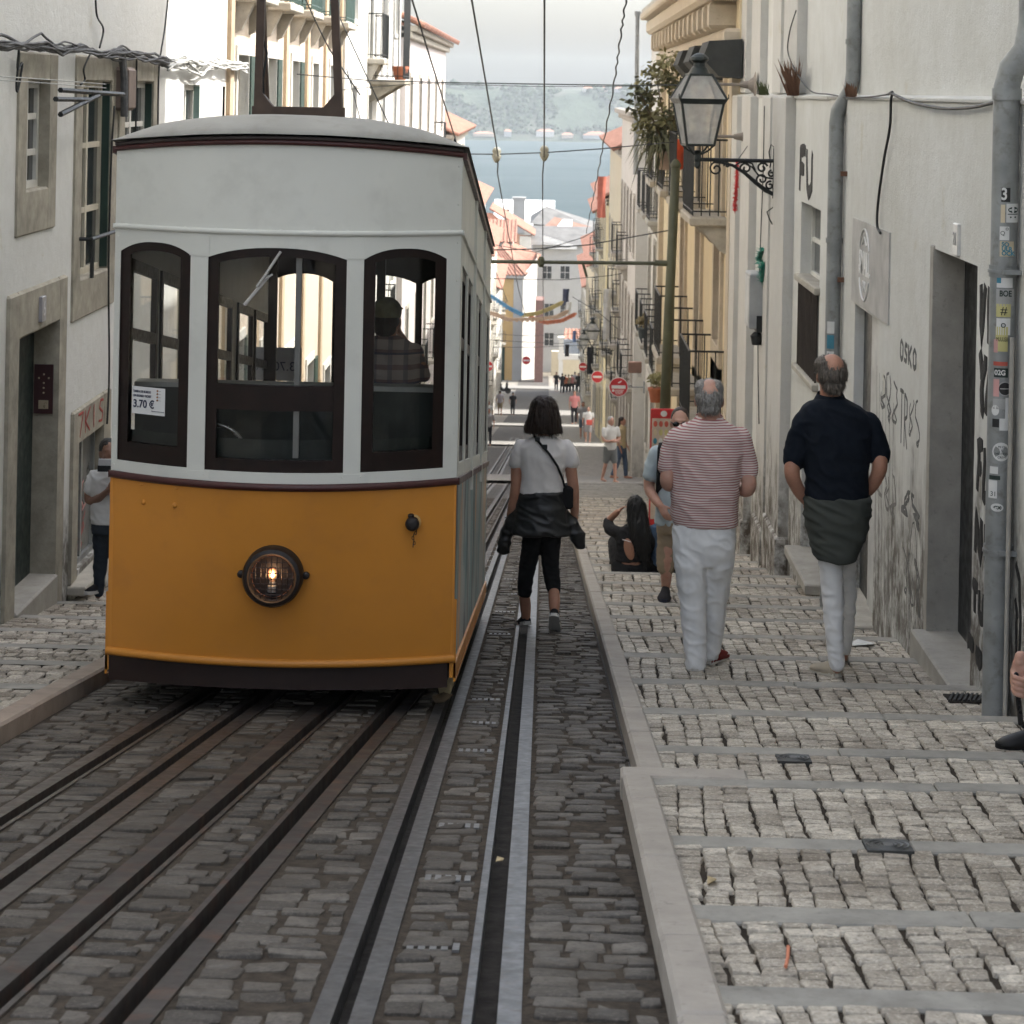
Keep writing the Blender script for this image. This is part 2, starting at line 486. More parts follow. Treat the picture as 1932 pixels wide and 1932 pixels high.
STEEL = mat('worn_steel', (0.135, 0.138, 0.142), 0.48, 0.3, 9, 0.5, 0.5, 0.12, 60, 0.003, dirt=((0.12, 0.1, 0.085), 0.7))
SLOTST = mat('slot_steel', (0.075, 0.074, 0.072), 0.5, 0.3, 9, 0.4, 0.45, 0.12, 60, 0.003, dirt=((0.05, 0.042, 0.034), 0.7))
DARKSTEEL = mat('dark_rail_steel', (0.065, 0.055, 0.048), 0.5, 0.3, 7, 0.4, 0.45, 0.15, 60, 0.003, dirt=((0.10, 0.05, 0.03), 0.6))
RUST = mat('rusty_steel', (0.045, 0.038, 0.033), 0.6, 0.35, 3.5, 0.25, 0.4, 0.25, 50, 0.004, dirt=((0.10, 0.045, 0.026), 0.7))
PIT = mat('groove_dark', (0.032, 0.028, 0.024), 0.9, 0.4, 12, 0, 0.15, 0.3, 80)  # even dark colour for rail groove floors and the grate frame

def clampx(f, lo): return lambda y: max(f(y), lo) if False else f(y)
# groove centre lines (they slant across the street and then run straight)
RAILS = [  # fn, groove width, plate left, plate right, material, label
    (lambda y: min(-1.81 + 0.036 * (y - 11.2), -1.52), 0.05, 0.06, 0.018, DARKSTEEL, 'dark grooved rail nearest the left kerb, running under the yellow tram'),
    (lambda y: min(-1.50 + 0.038 * (y - 11.2), -1.30), 0.046, 0.035, 0.075, DARKSTEEL, 'narrow dark rail second from the left kerb, ending under the tram front'),
    (lambda y: min(-1.07 + 0.046 * (y - 11.2), -0.87), 0.05, 0.075, 0.018, RUST, 'rust-stained grooved rail with a broad left plate, in front of the tram headlight'),
    (lambda y: min(-0.77 + 0.042 * (y - 11.2), -0.67), 0.055, 0.02, 0.065, RUST, 'rust-stained grooved rail with a broad right plate, left of the cable slot'),
    (lambda y: -0.47, 0.044, 0.05, 0.058, SLOTST, 'cable slot: two flat grey steel plates with a black gap between them'),
    (lambda y: -0.118, 0.062, 0.024, 0.06, STEEL, 'shiny steel rail with wide dark groove, running under the walking woman'),
]
def fine(a, b):
    ys = []; y = a
    while y < b:
        ys.append(y); y += 0.5 if y < 30 else 2.0
    return ys + [b]
YS = fine(-6, 236)
for yy in (60, 99, 166, 235):
    if yy not in YS: YS.append(yy)
YS.sort()
def rail_end(y): return y < 110
mb = MB(); 
for a, b in zip(YS, YS[1:]):
    def cuts(y):
        c = [XLK - 0.2]
        for (f, w, pl, pr, _m, _l) in RAILS: c += [f(y) - w / 2, f(y) + w / 2]
        return c + [0.5]
    ca, cb = cuts(a), cuts(b)
    if a >= 110: ca, cb = [ca[0], ca[-1]], [cb[0], cb[-1]]
    for i in range(0, len(ca), 2):
        mb.quad((ca[i], a, gz(a)), (ca[i + 1], a, gz(a)), (cb[i + 1], b, gz(b)), (cb[i], b, gz(b)))
setting(mb.build('road', ROADM))
for (f, w, pl, pr, m_, lab) in RAILS:
    plate, pit = MB(), MB()
    ys = [y for y in YS if -6 <= y <= 110]
    for a, b in zip(ys, ys[1:]):
        for (x0, x1) in ((-w / 2 - pl, -w / 2), (w / 2, w / 2 + pr)):
            t = 0.012
            P = [(f(y) + x, y, gz(y) + dz) for y in (a, b) for x in (x0, x1) for dz in (-0.06, t)]
            plate.add(P, [(1, 3, 7, 5), (0, 1, 5, 4), (2, 6, 7, 3)])
        pit.quad((f(a) - w / 2, a, gz(a) - 0.055), (f(a) + w / 2, a, gz(a) - 0.055), (f(b) + w / 2, b, gz(b) - 0.055), (f(b) - w / 2, b, gz(b) - 0.055))
    t = thing('tram_rail', lab, 'rail', (f(10), 10, gz(10)), 'rails and cable slot set in the street')
    plate.build('plate', m_, t); pit.build('groove', PIT, t)

def pillow(mb, cx, cy, z, wx, wy, h, tone, s, skew=0.0, r=rnd):
    """one stone: an uneven eight-sided block with a worn rounded top"""
    j = lambda q: r.uniform(-q, q)
    base = []
    for (sx, sy) in ((-1, -.84), (-.87, -1), (.87, -1), (1, -.84), (1, .84), (.87, 1), (-.87, 1), (-1, .84)):
        base.append((sx * wx / 2 * (1 + j(.10)), sy * wy / 2 * (1 + j(.13))))
    tx, ty = j(.06), j(.05)
    V = []
    for (k, dz) in ((1.0, -0.02), (0.985, h * 0.7), (0.91, h)):
        for (x, y) in base:
            x2, y2 = x * k, y * k
            V.append((cx + x2 + skew * y2, cy + y2, z + dz + s * y2 + (tx * x2 + ty * y2 if dz > 0 else 0)))
    V.append((cx, cy, z + h * (1.0 + j(.12))))
    Fc = []
    for q in range(2):
        for i in range(8): Fc.append((q * 8 + i, q * 8 + (i + 1) % 8, q * 8 + 8 + (i + 1) % 8, q * 8 + 8 + i))
    for i in range(8): Fc.append((16 + i, 16 + (i + 1) % 8, 24))
    mb.add(V, Fc); mb.tone += [tone] * len(Fc)

# dark setts between the rails, many of them half buried in dirt
dm = MB()
for a, b in zip(YS, YS[1:]):
    if 3 <= a < 46:
        c = [XLK + 0.005]
        for (f, w, pl, pr, _m, _l) in RAILS: c += [(f, -w / 2 - pl), (f, w / 2 + pr)]
        c += [0.40]
        g = lambda q, y: q if isinstance(q, float) else q[0](y) + q[1]
        for i in range(0, len(c), 2):
            dm.quad((g(c[i], a), a, gz(a) + 0.004), (g(c[i + 1], a), a, gz(a) + 0.004), (g(c[i + 1], b), b, gz(b) + 0.004), (g(c[i], b), b, gz(b) + 0.004))
setting(dm.build('dirt_bed', DIRT))
st = MB()
y = 4.2
while y < 44:
    pitch = rnd.uniform(0.088, 0.125)
    cuts = [XLK + 0.02]
    for (f, w, pl, pr, _m, _l) in RAILS: cuts += [f(y) - w / 2 - pl - 0.01, f(y) + w / 2 + pr + 0.01]
    cuts += [XK - 0.01 if y < 9 else XK2 - 0.01]
    for i in range(0, len(cuts), 2):
        x0, x1 = cuts[i], cuts[i + 1]
        if x1 - x0 < 0.05: continue
        x = x0
        while x < x1 - 0.04:
            w = min(rnd.uniform(0.095, 0.18), x1 - x)
            if w < 0.05: break
            up = noise.noise(Vector((x * 1.3, y * 0.7, 3))) * 0.5 + 0.5
            if rnd.random() < 0.93:
                pillow(st, x + w / 2 + rnd.uniform(-.006, .006), y + rnd.uniform(-.018, .018), gz(y) - 0.007 + 0.013 * up + rnd.uniform(-.005, .004), w - rnd.uniform(0.006, 0.03), pitch - rnd.uniform(0.0, 0.03), 0.012, rnd.uniform(0, 1) ** 1.4, -0.1517)
            x += w
    y += pitch
setting(st.build('road_setts', SETT, smooth=True, angle=50))

# ribbed anchor plates set in the road beside the slot
RIBST = mat('pale_steel', (0.15, 0.15, 0.146), 0.45, 0.2, 9, 0.3, 0.5, 0.1, 60)
proto = None
k = 0
for y0 in [5.25 + 0.95 * i for i in range(30)]:
    for xs in ((-0.36, -0.20), (-0.64, -0.54)):
        if xs[0] < -0.5 and (k % 2 or y0 < 12): k += 1; continue
        if rnd.random() < 0.2: continue
        pmb = MB(); n = 5 if xs[0] > -0.5 else 4
        for i in range(n):
            xa = xs[0] + (xs[1] - xs[0]) * (i + 0.15) / n; xb = xs[0] + (xs[1] - xs[0]) * (i + 0.75) / n
            pmb.slopebox(xa, xb, y0, y0 + 0.085, lambda q: gz(q) + 0.012, 0.03)
        o = pmb.build('anchor_plate', RIBST)
        tag(o, 'small ribbed steel anchor plate set in the dark setts beside the cable slot', 'anchor plate', 'ribbed plates along the cable slot')

# ---- right pavement
slab, nos, cob, cobf = MB(), MB(), MB(), MB()
for a, b in zip(EDGES, EDGES[1:]):
    kx = XK if b < 8.9 else XK2
    zb, za = gz(b) + KERB, gz(b) + KERB + 0.055 * (b - a)
    sl = 0.055
    zz = lambda y: zb + sl * (b - y)
    x0, x1 = kx + 0.1, XW + 0.6
    slab.add([(x0, a - 0.02, zz(a) - 0.25), (x1, a - 0.02, zz(a) - 0.25), (x1, b, zb - 0.25), (x0, b, zb - 0.25), (x0, a - 0.02, zz(a) - 0.008), (x1, a - 0.02, zz(a) - 0.008), (x1, b, zb - 0.008), (x0, b, zb - 0.008)],
             [(4, 5, 6, 7), (2, 3, 7, 6), (3, 0, 4, 7), (1, 2, 6, 5)])
    # nosing of long stones laid end to end
    nw = rnd.uniform(0.115, 0.14); x = x0 + 0.002
    while x < XW + 0.05:
        L = rnd.uniform(0.7, 1.3); xe = min(x + L, XW + 0.06)
        dz = rnd.uniform(-0.003, 0.004); jy = rnd.uniform(-0.008, 0.008)
        n0 = len(nos.v); nos.bbox(x, xe - 0.004, b - nw + jy, b + 0.012 + jy, -0.1, 0.006 + dz, 0.007)
        for q in range(n0, len(nos.v)):
            p = nos.v[q]; nos.v[q] = (p[0], p[1], p[2] + zz(p[1]))
        x = xe
    # cobbles in loose columns
    if b < 46:
        big = 1.0 if b < 26 else 1.5
        sk = rnd.uniform(-0.05, 0.05); x = x0 + rnd.uniform(-0.04, 0.0)
        while x < XW + 0.03:
            w = rnd.uniform(0.074, 0.104) * big; yc = a - rnd.uniform(0, .03); wob = rnd.uniform(0, 6)
            while yc < b - nw - 0.015:
                L = min(rnd.uniform(0.058, 0.088) * big, b - nw + .004 - yc)
                if L < .03: break
                t = min(1, max(0, 0.55 + 0.4 * noise.noise(Vector((x * 1.1, yc * 0.9, 9))) + rnd.uniform(-0.32, 0.32)))
                ym = yc + L / 2
                if ym > a: pillow(cob, x + w / 2 + sk * (ym - a) + .007 * math.sin(ym * 7 + wob), ym, zz(ym) - 0.009 + rnd.uniform(-.003, .003), w - rnd.uniform(.002, .013), L - rnd.uniform(.003, .010), 0.015, t, -sl, rnd.uniform(-.16, .16))
                yc += L
            x += w
    else:
        cobf.add([(x0, a, zz(a) + 0.004), (x1, a, zz(a) + 0.004), (x1, b - 0.16, zz(b - 0.16) + 0.004), (x0, b - 0.16, zz(b - 0.16) + 0.004)], [(0, 1, 2, 3)])
setting(slab.build('pavement', JOINT)); setting(nos.build('pavement_nosings', NOSING)); setting(cob.build('pavement_cobbles', COBBLE, smooth=True, angle=50)); setting(cobf.build('pavement_far', FARCOB))
kb = MB()
def kerb(x0, x1, ya, yb, h, mbk):
    y = ya
    while y < yb:
        L = min(rnd.uniform(0.8, 1.25), yb - y)
        n0 = len(mbk.v); mbk.bbox(x0, x1, y + 0.002, y + L - 0.003, -0.2, h + rnd.uniform(-.003, .003), 0.012)
        for q in range(n0, len(mbk.v)):
            p = mbk.v[q]; mbk.v[q] = (p[0], p[1], p[2] + gz(p[1]))
        y += L
kerb(XK, XK + 0.12, 2, 8.95, KERB + 0.015, kb); kerb(XK2, XK2 + 0.11, 8.95, 56.5, KERB + 0.015, kb)
kb.bbox(XK - 0.005, XK + 0.5, 8.84, 8.97, gz(8.9) - .1, gz(8.86) + KERB + 0.012, 0.01)
setting(kb.build('kerb', KERBST))

# ---- left pavement
lk, ls, ln_, lc = MB(), MB(), MB(), MB()
def lh(y): return 0.075 - 0.11 * min(1, max(0, (y - 11.5) / 5))
LH = -0.035
kerb(XLK - 0.13, XLK, 4, 13.5, .095, lk); kerb(XLK - 0.13, XLK, 13.5, 60, .04, lk)
setting(lk.build('kerb_left', stone('reddish_kerb', (0.32, 0.26, 0.21), 0.2)))
LE = [5.0]
while LE[-1] < 40: LE.append(LE[-1] + rnd.uniform(1.15, 1.4))
for a, b in zip(LE, LE[1:]):
    sl = 0.1
    zz = lambda y: gz(b) + lh(b) + sl * (b - y)
    ls.add([(XL - .1, a, zz(a) - .01), (XLK - .13, a, zz(a) - .01), (XLK - .13, b, zz(b) - .01), (XL - .1, b, zz(b) - .01), (XL - .1, b, zz(b) - .2), (XLK - .13, b, zz(b) - .2)], [(0, 1, 2, 3), (3, 2, 5, 4)])
    ln_.add([(x, y, zz(y) + dz) for y in (b - 0.15, b + 0.01) for x in (XL, XLK - .132) for dz in (-.1, .004)], [(1, 3, 7, 5), (0, 1, 5, 4), (2, 6, 7, 3), (4, 5, 7, 6)])
    rows = int((b - 0.15 - a) / 0.11); rh = (b - 0.15 - a) / rows
    for i in range(rows):
        yc = a + rh * (i + .5); x = XL + 0.02
        while x < XLK - 0.2:
            w = rnd.uniform(0.085, 0.125)
            pillow(lc, x + w / 2, yc + rnd.uniform(-.012, .012), zz(yc) - 0.009 + rnd.uniform(-.003, .004), w - rnd.uniform(.006, .014), rh - rnd.uniform(.006, .02), 0.013, rnd.uniform(0, .85), -sl, rnd.uniform(-.12, .12))
            x += w
setting(ls.build('pavement_left', JOINT)); setting(ln_.build('pavement_left_nosings', NOSING)); setting(lc.build('pavement_left_cobbles', COBBLE, smooth=True, angle=50))
fl = MB()
for a, b in zip(YS, YS[1:]):
    if b <= 40: continue
    fl.quad((XL - .3, a, gz(a) + LH), (XLK - .13, a, gz(a) + LH), (XLK - .13, b, gz(b) + LH), (XL - .3, b, gz(b) + LH))
    if a >= 56: fl.quad((XK2, a, gz(a) + 0.06), (XW + 1.2, a, gz(a) + .06), (XW + 1.2, b, gz(b) + .06), (XK2, b, gz(b) + .06))
setting(fl.build('pavement_beyond', FARCOB))
# pale crossings where the side streets meet the slope
PALE = stone('pale_crossing', (0.22, 0.21, 0.19), 0.15)
for (a, b) in ((58.2, 63.2), (97.0, 102.5), (131, 137), (164, 172), (206, 212)):
    cr = MB(); n = 5
    for i in range(n):
        p, q = a + (b - a) * i / n, a + (b - a) * (i + 1) / n
        cr.quad((XL + .0, p, gz(p) + .088), (XW + (9 if b < 200 else 2), p, gz(p) + .088), (XW + (9 if b < 200 else 2), q, gz(q) + .088), (XL, q, gz(q) + .088))
    setting(cr.build('crossing', PALE))

# ---- the land as one sheet, the river, the far shore
tm = MB()
xs = [-1500, -700, -300, -120, -40, -12, XL - .25, XW + .55, 12, 40, 120, 300, 700, 1500]
ys = [-70, -30, 0, 30, 60, 80, 99, 130, 166, 200, 235, 280, 330, 420, 520, 600, 700, 900, 2300, 4000]
for j, y in enumerate(ys):
    for x in xs: tm.v.append((x, y, gz(y) - 0.28 - (0.0 if y < 600 else 0.6)))
nx = len(xs)
for j in range(len(ys) - 1):
    for i in range(nx - 1): tm.f.append((j * nx + i, j * nx + i + 1, (j + 1) * nx + i + 1, (j + 1) * nx + i))
setting(tm.build('ground', mat('earth', (0.14, 0.125, 0.1), 0.95, 0.3, 0.5, 0, 0.2, 0.2, 8)))
m, nt, b = newmat('river_water')
b.inputs['Roughness'].default_value = 0.55; b.inputs['Specular IOR Level'].default_value = 0.0
p = mapped(nt, (1, 0.35, 1))
nt.links.new(mixc(nt, ramp(nt, noisen(nt, mapped(nt, (0.004, 0.012, 1)), 1.0, 5), (0.35, 0.65)), (0.04, 0.06, 0.066), (0.058, 0.078, 0.084)), b.inputs['Base Color'])
bump(nt, b, noisen(nt, p, 0.6, 6, 0.6), 0.25, 0.5)
ZW = -51.0
setting(MB().quad((-1500, 560, ZW), (1500, 560, ZW), (1500, 2340, ZW), (-1500, 2340, ZW)).build('river', m))

m, nt, b = newmat('wooded_slope')
pos = mapped(nt)
f1 = ramp(nt, noisen(nt, pos, 0.035, 8, 0.65), (0.38, 0.62)); f2 = ramp(nt, noisen(nt, pos, 0.012, 5, 0.6), (0.5, 0.62))
cc = mixc(nt, f1, (0.022, 0.038, 0.022), (0.05, 0.07, 0.042))
cc = mixc(nt, mathn(nt, 'MULTIPLY', f2, 0.55), cc, (0.12, 0.105, 0.085))
nt.links.new(cc, b.inputs['Base Color']); b.inputs['Roughness'].default_value = 0.95
bump(nt, b, noisen(nt, pos, 0.09, 8, 0.7), 1.0, 5)
hb = MB(); HX = np.linspace(-900, 900, 150); HY = [2240, 2252, 2265, 2280, 2300, 2325, 2350, 2380, 2420, 2480, 2600]
def hill(x, y):
    crest = 46 + 7 * noise.noise(Vector((x * 0.006, 1, 0))) + 4 * noise.noise(Vector((x * 0.03, 4, 0)))
    if x > 110: crest -= min(22, (x - 110) * 0.16)
    if x < -40: crest += min(15, (-40 - x) * 0.05)
    t = min(1, max(0, (y - 2246) / 75)); t = t * t * (3 - 2 * t)
    z = ZW - 2 + 6.5 * min(1, max(0, (y - 2238) / 10)) + t * crest
    z += (3.2 * noise.noise(Vector((x * 0.08, y * 0.08, 0))) + 2.2 * noise.noise(Vector((x * 0.22, y * 0.22, 5)))) * (0.15 + 0.85 * t)
    return z
for y in HY:
    for x in HX: hb.v.append((x, y, hill(x, y)))
nx = len(HX)
for j in range(len(HY) - 1):
    for i in range(nx - 1): hb.f.append((j * nx + i, j * nx + i + 1, (j + 1) * nx + i + 1, (j + 1) * nx + i))
setting(hb.build('hills', m, smooth=True))
# clumpy far wood on the hillside, one mass
wd = MB(); rw = random.Random(5)
ICO = [(0, 0, 1)] + [(0.894 * math.cos(a), 0.894 * math.sin(a), 0.447) for a in [i * 1.2566 for i in range(5)]] + [(0.894 * math.cos(a + .628), 0.894 * math.sin(a + .628), -0.447) for a in [i * 1.2566 for i in range(5)]]
ICF = [(0, 1 + i, 1 + (i + 1) % 5) for i in range(5)] + [(1 + i, 6 + i, 1 + (i + 1) % 5) for i in range(5)] + [(1 + (i + 1) % 5, 6 + i, 6 + (i + 1) % 5) for i in range(5)]
for i in range(2600):
    x = rw.uniform(-330, 330); y = rw.uniform(2254, 2335); 
    if noise.noise(Vector((x * 0.02, y * 0.03, 7))) < -0.12: continue
    r_ = rw.uniform(1.6, 4.2); z = hill(x, y)
    wd.add([(x + q[0] * r_ * rw.uniform(.75, 1.2), y + q[1] * r_, z + q[2] * r_ * rw.uniform(.7, 1.2) + r_ * .5) for q in ICO], ICF); wd.tone += [rw.random()] * len(ICF)
m2 = toned('far_crowns', (0.022, 0.038, 0.022), (0.048, 0.068, 0.04), 0.95, 3, (0.05, 0.06, 0.03), 0.2, 0.1)
o = wd.build('hillside_woods', m2); setting(o, 'stuff')
# pale houses on the far shore
FW = [mat('far_wall_%s' % n, c, 0.9, 0.1, 1) for n, c in (('white', (0.5, 0.48, 0.45)), ('cream', (0.46, 0.36, 0.29)), ('grey', (0.33, 0.33, 0.33)))]
FROOF = mat('far_roof', (0.36, 0.17, 0.11), 0.9, 0.2, 1)
far_labels = {}
for i in range(26):
    if i < 13: x, y = 40 + i * 17 + rw.uniform(-5, 5), rw.uniform(2310, 2330)
    else: x, y = -70 + (i - 13) * 25 + rw.uniform(-16, 16), 2247 + rw.uniform(0, 6)
    w, d, h = rw.uniform(7, 22), 8, rw.uniform(2.5, 6)
    z = hill(x, y) - 1
    t = thing('hillside_house', 'tiny pale house on the skyline of the far hill' if i < 13 else 'tiny pale building low on the far river bank', 'house', (x, y, z), 'houses along the top of the far hill' if i < 13 else 'buildings along the far bank')
    MB().box(x - w / 2, x + w / 2, y - d / 2, y + d / 2, z, z + h).build('wall', FW[i % 3], t)
    q = MB(); q.add([(x - w / 2 - .4, y - d / 2 - .4, z + h), (x + w / 2 + .4, y - d / 2 - .4, z + h), (x + w / 2 + .4, y + d / 2 + .4, z + h), (x - w / 2 - .4, y + d / 2 + .4, z + h), (x - w / 4, y, z + h + 2), (x + w / 4, y, z + h + 2)],
                    [(0, 1, 5, 4), (1, 2, 5), (2, 3, 4, 5), (3, 0, 4), (0, 3, 2, 1)]); q.build('roof', FROOF, t)
# ------------------------------------------------------------------ buildings
def facade(mb, X, s, y0, y1, zb, zt, ops, dep=0.22):
    """wall in the plane x=X with openings (ya,yb,za,zb) and their reveals; s=+1: the house lies to the right"""
    ys = sorted({y0, y1} | {max(y0, min(y1, q)) for o in ops for q in o[:2]}); zs = sorted({zb, zt} | {max(zb, min(zt, q)) for o in ops for q in o[2:4]})
    for a, b in zip(ys, ys[1:]):
        for c, d in zip(zs, zs[1:]):
            m = ((a + b) / 2, (c + d) / 2)
            if any(o[0] < m[0] < o[1] and o[2] < m[1] < o[3] for o in ops): continue
            mb.quad((X, a, c), (X, b, c), (X, b, d), (X, a, d))
    for o in ops:
        a, b, c, d = o[:4]; q = X + s * (o[4] if len(o) > 4 else dep)
        mb.quad((X, a, c), (X, a, d), (q, a, d), (q, a, c)); mb.quad((X, b, c), (q, b, c), (q, b, d), (X, b, d))
        mb.quad((X, a, d), (X, b, d), (q, b, d), (q, a, d)); mb.quad((X, a, c), (q, a, c), (q, b, c), (X, b, c))
    return mb
def shell(mb, X, s, y0, y1, zb, zt, deep=8.0):
    """the rest of the house body behind its street wall"""
    q = X + s * deep
    mb.quad((q, y0, zb), (q, y1, zb), (q, y1, zt), (q, y0, zt))
    for y in (y0, y1): mb.quad((X, y, zb), (q, y, zb), (q, y, zt), (X, y, zt))
    mb.quad((X, y0, zt), (q, y0, zt), (q, y1, zt), (X, y1, zt))
def window(parent, X, s, a, b, c, d, nx=2, nz=3, rec=0.16, fm=None, fw=0.05, bar=0.03, pane=None, name='window'):
    x0 = X + s * rec; x1 = X + s * (rec + 0.05)
    w = MB()
    w.box(x0, x1, a, a + fw, c, d); w.box(x0, x1, b - fw, b, c, d); w.box(x0, x1, a + fw, b - fw, c, c + fw); w.box(x0, x1, a + fw, b - fw, d - fw, d)
    for i in range(1, nx):
        y = a + (b - a) * i / nx; w.box(x0 + s * .005, x1, y - bar, y + bar, c + fw, d - fw)
    for k in range(1, nz):
        z = c + (d - c) * k / nz
        for i in range(nx):
            ya = a + (b - a) * i / nx + (fw if i == 0 else bar); yb = a + (b - a) * (i + 1) / nx - (fw if i == nx - 1 else bar)
            w.box(x0 + s * .008, x1, ya, yb, z - bar * .7, z + bar * .7)
    f = w.build(name, fm or WINWHITE, parent)
    MB().quad((x0 + s * .03, a + .01, c + .01), (x0 + s * .03, b - .01, c + .01), (x0 + s * .03, b - .01, d - .01), (x0 + s * .03, a + .01, d - .01)).build('pane', pane or DARKPANE, f)
    return f
def surround(parent, X, s, a, b, c, d, w=0.14, proud=0.03, m=None, bottom=True, top=None, name='surround'):
    top = top or w
    x0, x1 = X - s * proud, X + s * 0.1
    q = MB()
    q.bbox(x0, x1, a - w, a + .004, (c if bottom else c), d, .01); q.bbox(x0, x1, b - .004, b + w, c, d, .01)
    q.bbox(x0 - s * .004, x1, a - w - .01, b + w + .01, d - .004, d + top, .01)
    if bottom: q.bbox(x0 - s * .02, x1, a - w - .02, b + w + .02, c - w * .8, c + .004, .012)
    return q.build(name, m or STONE, parent)
def tile_mat():
    if 'tile' in MATS: return MATS['tile']
    m, nt, b = newmat('clay_tiles')
    pos = mapped(nt)
    cc = mixc(nt, ramp(nt, noisen(nt, pos, 3.5, 8, 0.7), (0.35, 0.65)), (0.20, 0.095, 0.065), (0.37, 0.20, 0.145))
    nt.links.new(cc, b.inputs['Base Color']); b.inputs['Roughness'].default_value = 0.9
    MATS['tile'] = m; return m
TILES = tile_mat()
def tiles(mb, p00, p10, p01, p11, pitch=0.24, r=0.075):
    """rows of half-round tiles from the eave p00-p10 up to the ridge p01-p11"""
    p00, p10, p01, p11 = map(Vector, (p00, p10, p01, p11))
    n = max(2, int((p10 - p00).length / pitch)); up = ((p10 - p00).cross(p01 - p00)).normalized()
    if up.z < 0: up = -up
    mb.quad(p00, p10, p11, p01)
    for i in range(n + 1):
        t = i / n
        a = p00.lerp(p10, t); b = p01.lerp(p11, t)
        mb.tube([a - (b - a).normalized() * .06, b], [r, r * .9], 8, None)
def bars(parent, X0, X1, ya, yb, z0, z1, m=IRON, name='railing', pitch=0.11, r=0.009, floor=True):
    """iron balcony railing round three sides; X0 at the wall, X1 at the street edge"""
    q = MB()
    for z in (z0 + .06, z1):
        rr = 0.016 if z == z1 else 0.01
        q.tube([(X0, ya, z), (X1, ya, z), (X1, yb, z), (X0, yb, z)], rr, 6)
    n = max(2, int((yb - ya) / pitch))
    for i in range(n + 1):
        y = ya + (yb - ya) * i / n; q.tube([(X1, y, z0), (X1, y, z1)], r, 5, cap=False)
    k = max(1, int(abs(X1 - X0) / pitch))
    for y in (ya, yb):
        for i in range(k): 
            x = X0 + (X1 - X0) * i / k; q.tube([(x, y, z0), (x, y, z1)], r, 5, cap=False)
    return q.build(name, m, parent)
def balcony(parent, X, s, ya, yb, z, proj=0.55, h=1.0, m=IRON, brack=True, sm=None):
    q = MB(); x1 = X - s * proj
    q.bbox(X + s * .05, x1, ya, yb, z - .12, z, .02)
    if brack:
        for y in (ya + .15, yb - .15):
            q.add([(X, y - .07, z - .12), (X, y + .07, z - .12), (x1 + s * .12, y + .07, z - .12), (x1 + s * .12, y - .07, z - .12), (X, y - .07, z - .5), (X, y + .07, z - .5), (X - s * .08, y + .07, z - .46), (X - s * .08, y - .07, z - .46)],
                  [(0, 1, 2, 3), (4, 7, 6, 5), (0, 4, 5, 1), (2, 6, 7, 3), (1, 5, 6, 2), (3, 7, 4, 0)])
    b = q.build('balcony', sm or STONE, parent)
    bars(b, X, x1 + s * .04, ya + .04, yb - .04, z + .02, z + h, m)
    return b

